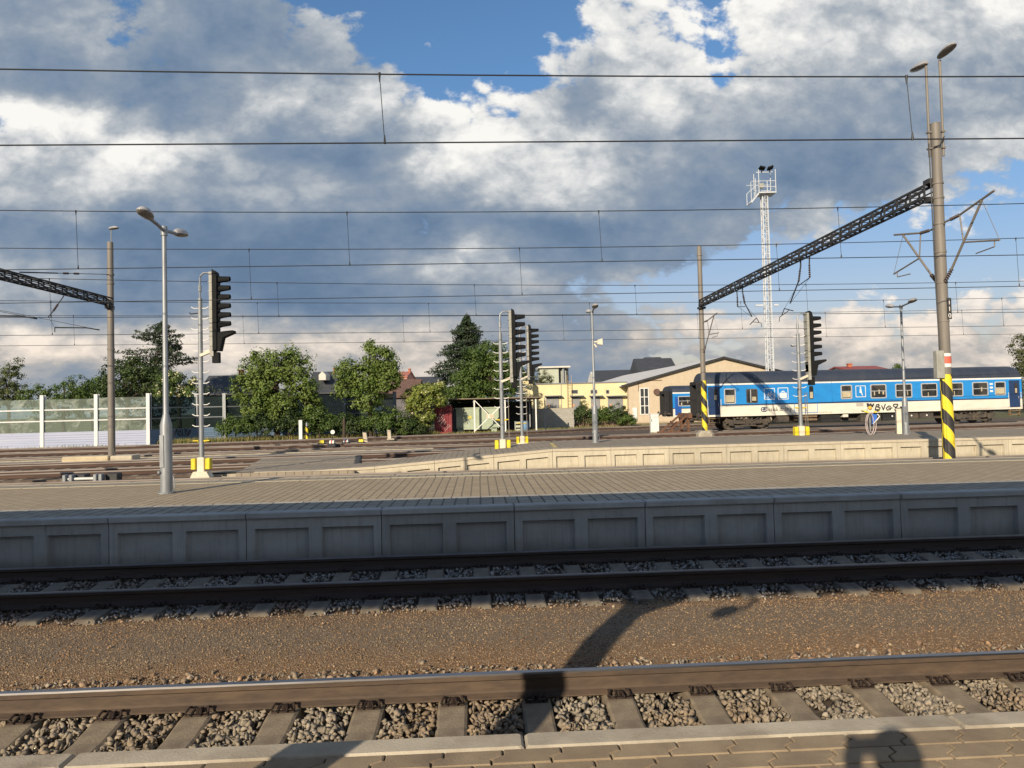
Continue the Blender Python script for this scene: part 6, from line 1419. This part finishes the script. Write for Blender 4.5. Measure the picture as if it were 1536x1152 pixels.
    for i,(px,d) in enumerate(posts):
        p=GP(px,d,-.25); mb=MB(); h=3.98 if i<8 else 3.9; mb.box((p.x-.03,p.y-.08,h/2-.25),(.26,.04,h)); mb.box((p.x,p.y+.05,h/2-.25),(.05,.22,h)); mb.box((p.x,p.y+.17,h/2-.25),(.26,.03,h)); mb.build('post',pw if i<5 else M['galv'],ft)
        if i+1<len(posts):
            a=p; q=GP(posts[i+1][0],posts[i+1][1],-.25); dv=(q-a); L=dv.length; an=math.atan2(dv.y,dv.x); c=(a+q)/2; dark=i>=4
            def bx(z0,z1,th,nm,m,par=ft,off=0.0): mb=MB(); mb.box((c.x-math.sin(an)*off,c.y+math.cos(an)*off,(z0+z1)/2-.25),(L-.08,th,z1-z0),an); return mb.build(nm,m,par)
            mb=MB()
            for q in range(6): mb.box((c.x,c.y,.13+q*.18-.25),(L-.08,.12,.165),an)
            mb.box((c.x-math.sin(an)*.02,c.y+math.cos(an)*.02,.58-.25),(L-.1,.06,1.06),an); mb.build('lower_panel',blu if dark else lav,ft)
            for z0,z1 in ((1.16,1.98),(2.06,2.82),(2.9,3.72 if i!=1 and i!=2 else 3.66)): bx(z0,z1,.03,'glass_panel',gd if dark else gm)
            if True:
                for z in (2.02,2.86): bx(z-.045,z+.045,.09,'rail',pw if not dark else M['galv'])
            bx(1.11,1.17,.14,'rail',lav if not dark else blu)
    # graffiti on the blue panel and a white tag on the glass
    a=GP(262,58.35,0); b_=GP(288,60.0,0); dv=(b_-a).normalized(); mb=MB(); rsx=random.Random(5)
    for k in range(6):
        cx=a+dv*((b_-a).length*(k+.3)/6)
        pts=[cx+dv*(.17*math.cos(j*.9+k))+Vector((0,-.13,.62+.33*math.sin(j*.9*(1 if k%2 else 1.3)))) for j in range(9)]; mb.tube(pts,.025,5)
    mb.build('graffiti',M['graf'],ft)
    # ---- carport with containers
    d=66.0; t=thing('carport','open steel carport with a thin flat roof and white cross braces','carport',GP(735,d,-.25),-YAW); cx=LX(735,d); zb=-.25
    zr=LZ(735,598.2,d)-zb
    mb=MB(); a,b=LX(657,d)-cx,LX(813,d)-cx; P=[(a,-1.2,zr),(b,-1.2,zr-.02),(b,6,zr-.1),(a,6,zr-.1)]; mb.add(P+[(x,y,z+.09) for x,y,z in P],[(0,1,2,3),(4,5,6,7),(0,1,5,4),(1,2,6,5),(2,3,7,6),(3,0,4,7)]); mb.build('roof',mat('rusty_sheet_roof',(.2,.16,.11,1),(.14,.11,.08,1),(.27,.22,.15,1),rough=.8,scale=3,stretch=(8,1,1)),t,off=False)
    for px,dy in ((712,0),(757.5,0),(803,0),(818,2),(795,3)):
        x=LX(px,d)-cx; mb=MB(); mb.box((x,dy-.9,zr/2),(.12,.1,zr)); mb.build('post',M['white'] if dy==0 else M['galv'],t,off=False)
    for a_,b_ in (((712,600),(756,646)),((712,646),(756,604))):
        mb=MB(); p=(LX(a_[0],d)-cx,-.9,LZ(*a_,d)-zb); q=(LX(b_[0],d)-cx,-.9,LZ(*b_,d)-zb); mb.beam(p,q,.07); mb.build('brace',M['white'],t,off=False)
    mb=MB(); mb.box((LX(735,d)-cx,-.97,LZ(735,624,d)-zb),(.62,.04,.36)); mb.build('sign',mat('worn_orange_white_sign',(.62,.42,.3,1),(.7,.62,.52,1),rough=.7,scale=5,lo=.48,hi=.52),t,off=False)
    mb=MB(); a,b=LX(676,d)-cx,LX(800,d)-cx; mb.box(((a+b)/2,5.8,zr/2-.1),(b-a,.1,zr-.3)); mb.build('back_wall',mat('dark_back_boards',(.035,.037,.04,1),(.025,.027,.03,1),rough=.9,scale=3),t,off=False)
    gcm=mat('sage_green_steel',(.36,.42,.32,1),(.31,.37,.28,1),(.25,.29,.21,1),rough=.65,scale=2.5)
    u=thing('container','sage green steel skip container standing under the carport','container',GP(716,66.2,-.2),-YAW); d2=66.2; cx2=LX(716,d2)
    a,b=LX(683.5,d2)-cx2,LX(748,d2)-cx2; z1=LZ(716,612,d2)+.2
    mb=MB(); mb.prism([(a,.75),(a+.25,.25),(b-.25,.25),(b,.75),(b,z1),(a,z1)],(0,0,0),(1,0,0),(0,0,1),(0,1,0),2.2); mb.box(((a+b)/2,1.1,z1),(b-a+.12,2.3,.12)); mb.build('body',gcm,u,off=False)
    mb=MB()
    for f in (.02,.53,.98): mb.box((a+(b-a)*f,-.06,z1*.56),(.1,.12,z1*.8))
    mb.build('rib',gcm,u,off=False)
    for f in (.1,.88): mb=MB(); mb.box((a+(b-a)*f,.3,.22),(.5,.6,.44)); mb.build('foot',gcm,u,off=False)
    mb=MB(); mb.box((a+(b-a)*.32,-.015,z1*.62),(.34,.02,.3)); mb.build('yellow_label',mat('yellow_label',(.55,.5,.12,1),rough=.7),u,off=False)
    rcm=mat('maroon_corrugated_steel',(.22,.035,.045,1),(.17,.028,.036,1),(.28,.06,.065,1),rough=.7,scale=3)
    u=thing('container','maroon corrugated container with pale scribbles, half hidden by the elder','container',GP(664,64.3,-.2),-YAW); d2=64.3; cx2=LX(664,d2)
    a,b=LX(652,d2)-cx2,LX(676,d2)-cx2; mb=MB(); n=14; out=[(a+(b-a)*i/n,(.0 if i%2 else .06)) for i in range(n+1)]+[(b,2.4),(a,2.4)]; mb.prism(out,(0,0,0),(1,0,0),(0,1,0),(0,0,1),2.45); mb.build('body',rcm,u,off=False)
    mb=MB()
    for x in (a,b): mb.box((x,-.02,1.22),(.1,.1,2.46))
    mb.build('corner_post',rcm,u,off=False)
    mb=MB()
    for k in range(5):
        c0=(a+b)/2+random.uniform(-.4,.4); z0=.5+k*.28; pts=[(c0+.3*math.cos(j*1.3+k),-.03,z0+.3*math.sin(j*1.7+k)) for j in range(6)]; mb.tube(pts,.018,5)
    mb.build('scribble',mat('pale_scribble',(.5,.36,.36,1),rough=.8),u,off=False)
    u=thing('cabinet','dark narrow cabinet between the maroon and the green container','cabinet',GP(680,66.2,-.2),-YAW); mb=MB(); mb.bbox((0,.4,1.02),(.42,.8,2.04),.02); mb.build('body',mat('dark_teal_steel',(.04,.06,.06,1),(.03,.045,.046,1),rough=.6),u,off=False); mb=MB(); mb.box((0,-.01,1.3),(.3,.02,1.2)); mb.build('door',MT['darkwall'],u,off=False)
    u=thing('barrel','blue plastic barrel under the right end of the carport','barrel',GP(787,66.5,-.2)); mb=MB(); mb.tube([(0,0,0),(0,0,.05),(0,0,.45),(0,0,.85),(0,0,.9)],[.25,.28,.3,.28,.22],14); mb.build('body',mat('blue_plastic',(.12,.25,.42,1),(.1,.2,.36,1),rough=.5),u,smooth=True,off=False); mb=MB(); mb.tube([(0,0,.9),(0,0,.94)],.24,14); mb.build('lid',MT['black'],u,off=False)
    u=thing('crate_stack','pale crate standing beside the blue barrel','crate',GP(778,66.8,-.2),-YAW); mb=MB(); 
    for z in (.1,.42,.74): mb.box((0,0,z),(.8,.7,.2))
    for x in (-.38,.38): mb.box((x,-.37,.45),(.07,.04,.88))
    mb.build('crate',MT['greenwhite'],u,off=False)
    # block wall
    bw=paving_mat('grey_block_wall',(.36,.35,.31,1),(.31,.3,.27,1),(.22,.21,.19,1),.2,.4,False,.012)
    d=72.5; a,b=GP(752,d,0),GP(860,d,0); t=thing('block_wall','grey concrete block wall behind the right end of the carport','wall',GP(806,d,-.25),-YAW); w=(b-a).length; 
    bw2,tt,bb=newmat('concrete_block_wall'); bk=tt.n('ShaderNodeTexBrick'); bk.inputs['Scale'].default_value=1; bk.inputs['Brick Width'].default_value=.4; bk.inputs['Row Height'].default_value=.2; bk.inputs['Mortar Size'].default_value=.012; bk.inputs['Color1'].default_value=(.37,.36,.32,1); bk.inputs['Color2'].default_value=(.3,.29,.26,1); bk.inputs['Mortar'].default_value=(.22,.21,.19,1)
    tt.l(tt.mapping(tt.n('ShaderNodeTexCoord').outputs['Object'],(1,1,1),(R(90),0,0)),bk.inputs['Vector']); tt.l(bk.outputs[0],bb.inputs['Base Color']); bb.inputs['Roughness'].default_value=.95
    zt=LZ(830,613.5,d)+.25; mb=MB(); mb.box((0,.15,zt/2),(w,.3,zt)); mb.build('wall',bw2,t,off=False); mb=MB(); mb.box((0,.15,zt+.04),(w+.05,.36,.08)); mb.build('capping',MT['concrete'],t,off=False)
    # wooden fence
    d=73.8; a,b=GP(861,d,0),GP(943,d,0); t=thing('board_fence','brown board fence below the yellow building','fence',GP(902,d,-.25),-YAW); w=(b-a).length; wf=mat('weathered_brown_board',(.15,.105,.07,1),(.1,.07,.05,1),(.2,.15,.1,1),rough=.9,scale=4,stretch=(9,1,1),island=.25)
    mb=MB(); n=int(w/.15)
    for i in range(n): mb.box((-w/2+.075+i*.15,0,.78+random.uniform(-.02,.02)),(.135,.03,1.56))
    mb.build('boards',wf,t,off=False); mb=MB()
    for z in (.35,1.2): mb.box((0,.045,z),(w,.05,.09))
    mb.build('fence_rail',wf,t,off=False)
    mb=MB(); mb.box((LX(878,d)-LX(902,d),-.03,1.05),(.34,.02,.5)); mb.build('notice',MT['cream'],t,off=False)
    p=[GP(850,66.9),GP(1000,70.5),GP(1000,83.5),GP(850,72.4)]; mb=MB(); mb.add([(q.x,q.y,-.212) for q in p],[(0,1,2,3)]); tag(mb.build('dirt_road',mat('pale_dry_dirt',(.34,.28,.19,1),(.27,.22,.14,1),(.2,.18,.09,1),rough=.95,scale=1.1,world=True)),kind='structure')
    # ---- floodlight mast
    d=73; bp=GP(1156.5,d,-.25); t=thing('floodlight_mast','tall white lattice floodlight mast with a railed platform on top','floodlight mast',bp,-YAW); wm=MT['mastwhite']=mat('white_mast_paint',(.56,.59,.62,1),(.48,.51,.54,1),rough=.5,scale=2)
    H=LZ(1150,290,d)+.25; s=.29
    for sx in (-1,1):
        for sy in (-1,1): mb=MB(); mb.beam((sx*s,sy*s,0),(sx*s*.86,sy*s*.86,H),.10,.10,(0,1,0)); mb.build('leg',wm,t,off=False)
    mb=MB(); n=34
    for i in range(n):
        z=H*i/n; z2=H*(i+1)/n; e=s*(1-.14*i/n)
        for (ax,ay,bx_,by) in ((-e,-e,e,-e),(e,-e,e,e),(e,e,-e,e),(-e,e,-e,-e)):
            mb.beam((ax,ay,z+.1),(bx_,by,z+.1),.045); mb.beam((ax,ay,z+.1),(bx_,by,z2+.1),.035) if i%2 else mb.beam((bx_,by,z+.1),(ax,ay,z2+.1),.035)
    mb.build('lattice',wm,t,off=False)
    mb=MB()
    for x in (-.02,.2): mb.beam((x,-s-.1,.5),(x,-s*.86-.1,H),.04)
    for i in range(70): mb.beam((-.02,-s-.1+.04*i/70,.6+i*H/70.5),(.2,-s-.1+.04*i/70,.6+i*H/70.5),.02)
    mb.build('ladder',wm,t,off=False)
    mb=MB(); mb.box((.12,0,H+.06),(1.75,1.5,.12)); mb.prism([(-.75,0),(-1.55,-.95),(-1.45,-1.0),(-.7,-.12)],(0,-.7,H+.06),(1,0,0),(0,0,1),(0,1,0),1.4); pf=mb.build('platform',wm,t,off=False)
    mb=MB()
    for x,y in ((-.72,-.72),(.95,-.72),(-.72,.72),(.95,.72),(.1,-.72)): mb.beam((x,y,H+.1),(x,y,H+(2.35 if x!=.1 else 1.2)),.06)
    for z in (.62,1.2): 
        for (x0,y0,x1,y1) in ((-.72,-.72,.95,-.72),(-.72,.72,.95,.72),(-.72,-.72,-.72,.72),(.95,-.72,.95,.72)): mb.beam((x0,y0,H+z),(x1,y1,H+z),.045)
    for y in (-.68,.68): mb.beam((-1.5,y,H-.9),(-1.5,y,H+.35),.05); mb.beam((-1.05,y,H-.4),(-1.05,y,H+1.5),.05); mb.beam((-1.5,y,H+.3),(-1.05,y,H+.75),.04); mb.beam((-1.5,y,H+1.2),(-.72,y,H+1.2),.04)
    mb.beam((-.72,0,H+2.3),(.95,0,H+2.3),.07); mb.build('railing',wm,t,off=False)
    for x,r in ((-.2,.35),(.62,-.45)):
        mb=MB(); M3=Matrix.Rotation(r*.7,3,'Y')@Matrix.Rotation(R(-18),3,'X'); mb.box((x,-.3,H+2.62),(.56,.5,.16),rot=M3); mb.beam((x,-.1,H+2.3),(x,-.2,H+2.55),.08); mb.build('floodlight',MT['sigdark'],t,off=False)
    mb=MB(); mb.box((-.4,-.5,H+.75),(.4,.3,.5)); mb.build('control_box',MT['sigpale'],t,off=False)
    for x in (-.95,.75): mb=MB(); z=LZ(1150,458,d)+.25; mb.bbox((x,-.3,z),(.75 if x<0 else .45,.25,.16),.03); mb.build('side_light',wm,t,off=False)
    # ---- small yard furniture
    t=thing('cabinet','white lineside cabinet standing left of the coaches','cabinet',GP(980.5,55.5,-.2),-YAW); mb=MB(); mb.bbox((0,0,.72),(.62,.45,1.34),.02); mb.build('body',MT['white'],t,off=False); mb=MB(); mb.box((0,0,.03),(.7,.5,.1)); mb.build('plinth',MT['concrete'],t,off=False); mb=MB(); mb.box((-.24,-.235,.95),(.04,.02,.22)); mb.build('handle',MT['black'],t,off=False); mb=MB(); mb.box((0,0,1.42),(.68,.5,.05)); mb.build('lid',MT['white'],t,off=False)
    t=thing('post','plain white square post at the edge of the grass','post',GP(450.5,56.8,-.22),-YAW); mb=MB(); mb.bbox((0,0,.78),(.26,.2,1.56),.02); mb.build('shaft',MT['white'],t,off=False); mb=MB(); mb.box((0,0,1.58),(.29,.23,.04)); mb.build('cap',MT['white'],t,off=False)
    t=thing('post','short yellow and black striped post beside the white post','post',GP(459.5,57.2,-.22)); mb=MB(); mb.tube([(0,0,0),(0,0,1.12)],.12,12); mb.build('striped_shaft',stripe_mat('post_stripes',.62,.13,.2),t,smooth=True,off=False); mb=MB(); mb.tube([(0,0,1.12),(0,0,1.4)],[.115,.09],12); mb.build('grey_top',MT['galv'],t,smooth=True,off=False)
    for i,(px,d,h,lean,lab) in enumerate(((548.5,47.5,.78,-.12,'leaning pale marker stone, nearer of two on the yard tracks'),(583.5,54,.72,-.05,'upright pale marker stone, farther of two by the grass'))):
        t=thing('marker_stone',lab,'marker stone',GP(px,d,-.2),-YAW,'marker stones on the yard tracks'); mb=MB(); mb.prism([(-.13,0),(.13,0),(.13+lean,h),(-.1+lean,h+.03)],(0,-.12,0),(1,0,0),(0,0,1),(0,1,0),.22); mb.build('stone',MT['coping3'],t,off=False); mb=MB(); mb.bbox((.1,-.05,.06),(.55,.45,.12),.03); mb.build('foot',MT['concrete'],t,off=False)
    t=thing('post','weathered wooden post in the shrubs','post',GP(515,58.5,-.22)); mb=MB(); mb.tube([(0,0,0),(.03,0,1.3),(.04,0,1.62)],[.13,.115,.09],8); mb.build('shaft',MT['bark'],t,off=False)
    for i,(px,d,disc,lab) in enumerate(((497,45.0,True,'switch stand with a white disc and red and white weight lever'),(518,46.2,False,'low red and white switch lever right of the disc stand'),(482,45.5,False,'small switch lever with yellow weight left of the disc stand'),(541,46.0,False,'yellow weighted switch lever beside the leaning marker stone'))):
        t=thing('switch_stand',lab,'switch stand',GP(px,d,-.2),-YAW,'hand switch stands between the yard tracks'); mb=MB(); mb.bbox((0,0,.16),(.5,.35,.2),.04); mb.tube([(0,0,.2),(.0,0,.42),(.42,0,.36)],.03,6); mb.build('stand',MT['darksteel'],t,off=False)
        mb=MB(); mb.tube([(-.14,0,.30),(.14,0,.30)],.15,12); mb.build('weight',MT['white'] if i<2 else MT['yellow'],t,off=False)
        if i<2: mb=MB(); mb.tube([(-.03,0,.30),(.04,0,.30)],.158,12); mb.build('red_band',MT['red'],t,off=False)
        if disc: mb=MB(); mb.tube([(.05,0,.2),(.05,0,1.0)],.03,6); mb.build('rod',MT['black'],t,off=False); mb=MB(); mb.tube([(.05,-.03,.95),(.05,.03,.95)],.13,12); mb.build('disc',MT['white'],t,off=False)
    t=thing('point_lock','silver tubular point lock with dark blocks between the rails','point lock',PZ(126,719,-.12),R(1)); mb=MB(); mb.tube([(-.55,0,.02),(.5,0,.02)],.055,10); mb.build('tube',mat('bright_silver',(.55,.56,.54,1),(.45,.46,.45,1),rough=.45,scale=7),t,smooth=True,off=False)
    for x in (-.62,-.4,.42,.6): mb=MB(); mb.bbox((x,0,.05),(.12,.26,.26),.02); mb.build('clamp',MT['galv'],t,off=False)
    for x in (-.25,.85): mb=MB(); mb.bbox((x,.35,.04),(.42,.4,.26),.03); mb.build('cover',MT['black'],t,off=False)
    t=thing('cabinet','cream control cabinet beside the right hand platform lamp post','cabinet',GP(1350.5,30.4,.55),R(-20)-YAW); mb=MB(); mb.bbox((0,0,.5),(.38,.34,1.0),.015); mb.build('body',MT['cream'],t,off=False); mb=MB(); mb.box((0,0,1.015),(.42,.38,.04)); mb.build('lid',MT['cream'],t,off=False); mb=MB(); mb.box((.0,-.175,.5),(.3,.015,.8)); mb.build('door',MT['cream'],t,off=False)
    bp=GP(1304.5,30.3,.55); t=thing('hose_stand','stand with a looped pale hose, blue cloth and yellow cap on the far platform','hose stand',bp,-YAW)
    hm=mat('pink_grey_hose',(.42,.36,.36,1),(.34,.29,.29,1),rough=.6)
    for dx,w,mm in ((-.07,.17,hm),(.02,.19,hm),(.0,.1,MT['black'])):
        mb=MB(); pts=[(dx+w*math.cos(a),-.05+dx*.4,.44+.44*math.sin(a)) for a in [k*2*math.pi/20 for k in range(21)]]; mb.tube(pts,.02,6); mb.build('hose_loop',mm,t,smooth=True,off=False)
    mb=MB(); mb.tube([(0,.05,0),(0,.05,1.0)],.03,8); mb.build('stand_pole',MT['galv'],t,off=False)
    mb=MB(); mb.prism([(.02,.42),(.04,.85),(.24,.83),(.22,.6),(.08,.44)],(0,-.08,0),(1,0,0),(0,0,1),(0,1,0),.03); mb.build('blue_cloth',mat('blue_cloth',(.03,.13,.5,1),rough=.7),t,off=False); mb=MB(); mb.tube([(.26,-.07,.84),(.34,-.08,.74),(.24,-.09,.62),(.06,-.1,.45)],.022,6); mb.build('cloth_edge',MT['white'],t,off=False)
    mb=MB(); mb.prism([(-.16,.9),(.16,.9),(.1,1.12),(-.06,1.15)],(0,-.05,0),(1,0,0),(0,0,1),(0,1,0),.12); mb.build('white_hood',MT['cream'],t,off=False); mb=MB(); mb.ball((-.03,-.06,1.1),.08); mb.build('yellow_cap',mat('amber_cap',(.7,.4,.05,1),rough=.4),t,smooth=True,off=False)
    for s in (-1,1): mb=MB(); mb.beam((s*.13,-.06,.92),(s*.36,-.06,.99),.12,.05); mb.build('striped_arm',stripe_mat('arm_stripes',.2,.6,.1,False),t,off=False)
# ------------------------------------------------------------------ canopy overhead and the photographer
def build_canopy():
    dk=mat('dark_canopy_steel',(.1,.1,.105,1),(.08,.08,.085,1),rough=.6,scale=3)
    col=G(-2.02,1.0,.54); t=thing('platform_canopy','flat roofed platform canopy on steel columns over the near platform','canopy',(col.x,col.y,.54))
    mb=MB(); mb.box((1,.91,4.72),(60,5.08,.23)); mb.build('roof',mat('canopy_boards',(.3,.29,.27,1),(.25,.24,.22,1),rough=.8,scale=3),t)
    for k in (-3,-2,-1,0,1,2,3):
        x=col.x+k*9.0; y=col.y
        mb=MB(); mb.tube([(x,y,.54),(x,y,.9),(x,y,4.61)],[.2,.155,.15],14); mb.build('column',dk,t,smooth=True)
        mb=MB()
        for sx,sy in ((1,0),(-1,0),(0,1),(0,-1)):
            mb.beam((x,y,2.95),(x+sx*1.0,y+sy*1.6,4.58),.13,.13)
        mb.build('bracket',dk,t)
    l=(-2.0,-1.15,4.02); u=thing('shadow_casting_lamp','shallow lamp added out of view under the canopy to cast a small shadow','lamp',(l[0],l[1],4.6))  # unseen lamp, added and shaped for its shadow on the gravel
    mb=MB(); mb.tube([(l[0],l[1],4.62),(l[0],l[1],4.5),(l[0]+.2,l[1],4.26),(l[0]+.12,l[1]-.02,4.08)],.03,8); mb.build('stem',dk,u)
    a=MB(); g=MB(); luminaire(a,g,(l[0]-.06,l[1],4.03),(-.95,0,-.35),.30,.17,.16); a.build('lamp_shell',MT['lampshell'],u,smooth=True); g.build('lamp_glass',MT['lampglass'],u,smooth=True)
def build_person():
    Sh=PZ(1340,1096,.54); Ld=Vector((math.sin(SUN_AZ)*math.cos(SUN_EL),math.cos(SUN_AZ)*math.cos(SUN_EL),-math.sin(SUN_EL)))
    zh=2.29; K=1.06; hd=Sh-Ld*((zh-.54)/math.sin(SUN_EL))
    fx,fy=hd.x,min(hd.y,-.2)
    t=thing('person','person in a dark jacket photographing with a raised phone','person',(fx,fy,.54)); t.scale=(K,K,K)
    skin=mat('skin',(.5,.33,.25,1),(.44,.28,.21,1),rough=.6); cl=mat('dark_jacket',(.03,.035,.045,1),(.022,.026,.034,1),rough=.9,scale=9)
    P={}; rad={}; V=[];E=[]
    def v(n,x,y,z,r,fr=None):
        P[n]=len(V); V.append((x,y,z-.0)); rad[len(V)-1]=r
        if fr: E.append((P[fr],P[n]))
    v('pel',0,0,.92,.15); v('spine',0,0,1.1,.145,'pel'); v('chest',0,.01,1.28,.155,'spine'); v('neck0',0,.0,1.40,.075,'chest'); v('neck1',0,.015,1.45,.058,'neck0')
    for s,n in ((-1,'l'),(1,'r')):
        v('hip'+n,s*.095,0,.86,.105,'pel'); v('kn'+n,s*.11,.01,.48,.065,'hip'+n); v('an'+n,s*.12,-.02,.08,.042,'kn'+n); v('to'+n,s*.14,.16,.035,.04,'an'+n)
        v('sh'+n,s*.19,0,1.34,.065,'chest'); v('el'+n,s*.25-.03,.1,1.13,.048,'sh'+n)
        hxw=-fx/K+s*.07; hyw=(-fy-.085)/K
        v('wr'+n,hxw+s*.03,hyw-.04,1.405,.032,'el'+n)
    me=bpy.data.meshes.new('body'); me.from_pydata(V,E,[]); ob=bpy.data.objects.new('body',me); COL.objects.link(ob); ob.parent=t
    md=ob.modifiers.new('skin','SKIN'); md.use_smooth_shade=True
    for i,sv in enumerate(me.skin_vertices[0].data): sv.radius=(rad[i],rad[i]); sv.use_root=(i==0)
    ss=ob.modifiers.new('sub','SUBSURF'); ss.levels=1; ss.render_levels=1; me.materials.append(cl)
    mb=MB(); mb.ball((0,.01,1.535),(.076,.098,.118),14,10); mb.ball((0,.112,1.52),(.014,.022,.022),8,6)
    for s in (-1,1): mb.ball((s*.078,.0,1.53),(.012,.02,.032),8,6); mb.ball((s*.03,.098,1.555),(.012,.008,.008),6,5)
    mb.ball((0,.1,1.475),(.024,.01,.008),8,5)
    hdm=mb.build('head',skin,t,smooth=True,off=False)
    mb=MB(); mb.ball((0,-.015,1.56),(.088,.105,.108),14,8); mb.ball((0,-.06,1.47),(.07,.06,.09),10,7); mb.build('hair',mat('dark_hair',(.03,.022,.016,1),rough=.7),t,smooth=True,off=False)
    hx,hy=-fx/K,-fy/K; DZ=-.097
    for s in (-1,1):
        mb=MB(); mb.tube([(hx+s*.105,hy-.115,1.49+DZ),(hx+s*.085,hy-.07,1.51+DZ),(hx+s*.075,hy-.05,1.54+DZ)],[.03,.036,.03],8)
        for k in range(4):
            z=1.505+DZ+k*.021; mb.tube([(hx+s*.088,hy-.06,z),(hx+s*.083,hy-.02,z+.004),(hx+s*.06,hy-.012,z+.006),(hx+s*.045,hy-.016,z+.006)],[.010,.0095,.009,.007],6)
        mb.tube([(hx+s*.08,hy-.075,1.49+DZ),(hx+s*.055,hy-.06,1.505+DZ),(hx+s*.04,hy-.05,1.52+DZ)],[.012,.011,.009],6); mb.build('hand',skin,t,smooth=True,off=False)
    u=thing('phone','black phone held up in both hands','phone',(0,-.03,2.08)); mb=MB(); mb.bbox((0,0,-.01),(.15,.009,.074),.003); mb.build('case',MT['black'],u,off=False); mb=MB(); mb.box((0,-.0055,-.01),(.142,.002,.068)); mb.build('screen',MT['hglass'],u,off=False)
def camera():
    cd=bpy.data.cameras.new('camera'); c=bpy.data.objects.new('camera',cd); COL.objects.link(c)
    cd.sensor_width=36; cd.sensor_fit='HORIZONTAL'; cd.lens=36*F/1536; cd.clip_start=.02; cd.clip_end=5000
    M=Matrix((rt,up,-fw)).transposed().to_4x4(); M.translation=CAM; c.matrix_world=M; SC.camera=c
    SC.view_settings.view_transform='Standard'; SC.view_settings.look='None'; SC.view_settings.exposure=EXPO; SC.view_settings.gamma=1; SC.view_settings.use_curve_mapping=False
    SC.cycles.max_bounces=6; SC.cycles.transparent_max_bounces=24; SC.cycles.use_denoising=True
EXPO=0.5
stdmats(); near_mats(); camera(); build_world(); build_near(); YF,J0=build_far_platform(); build_yard(); build_portals(); build_wires(); build_train()
def build_lamps_signals():
    b=PZ(250,740,.54); platform_lamp(b,5.18,'near galvanised double lamp post on the tan paved platform at left')
    signal(PZ(303,716,-.05),6.95,'big dark hooded signal in front of the noise barrier, left of all signals',lad=0)
    b=GP(891.5,29.2,.55); platform_lamp(b,5.22,'lamp post with a cream horn loudspeaker on the cream walled platform',horn=True)
    b=GP(1357,29.7,.55); platform_lamp(b,5.2,'lamp post beside the cream cabinet in front of the coach')
    signal(GP(752.5,29.0,.33),5.6,'left one of the close pair of signals in front of the green container',boxz=.2,block=False)
    signal(GP(782,38.5,-.05),6.4,'right one of the close pair, slightly farther and lower',boxz=.3)
    signal(GP(1200,31.0,.5),5.3,'signal standing in front of the blue coach',boxz=.2,block=False)
    b=G(11.25,14.5,.54); platform_lamp(b,5.18,'second near lamp post, just outside the frame, casting its shadow on the cream wall')
build_lamps_signals()
build_buildings(); build_trees(); build_canopy(); build_person()
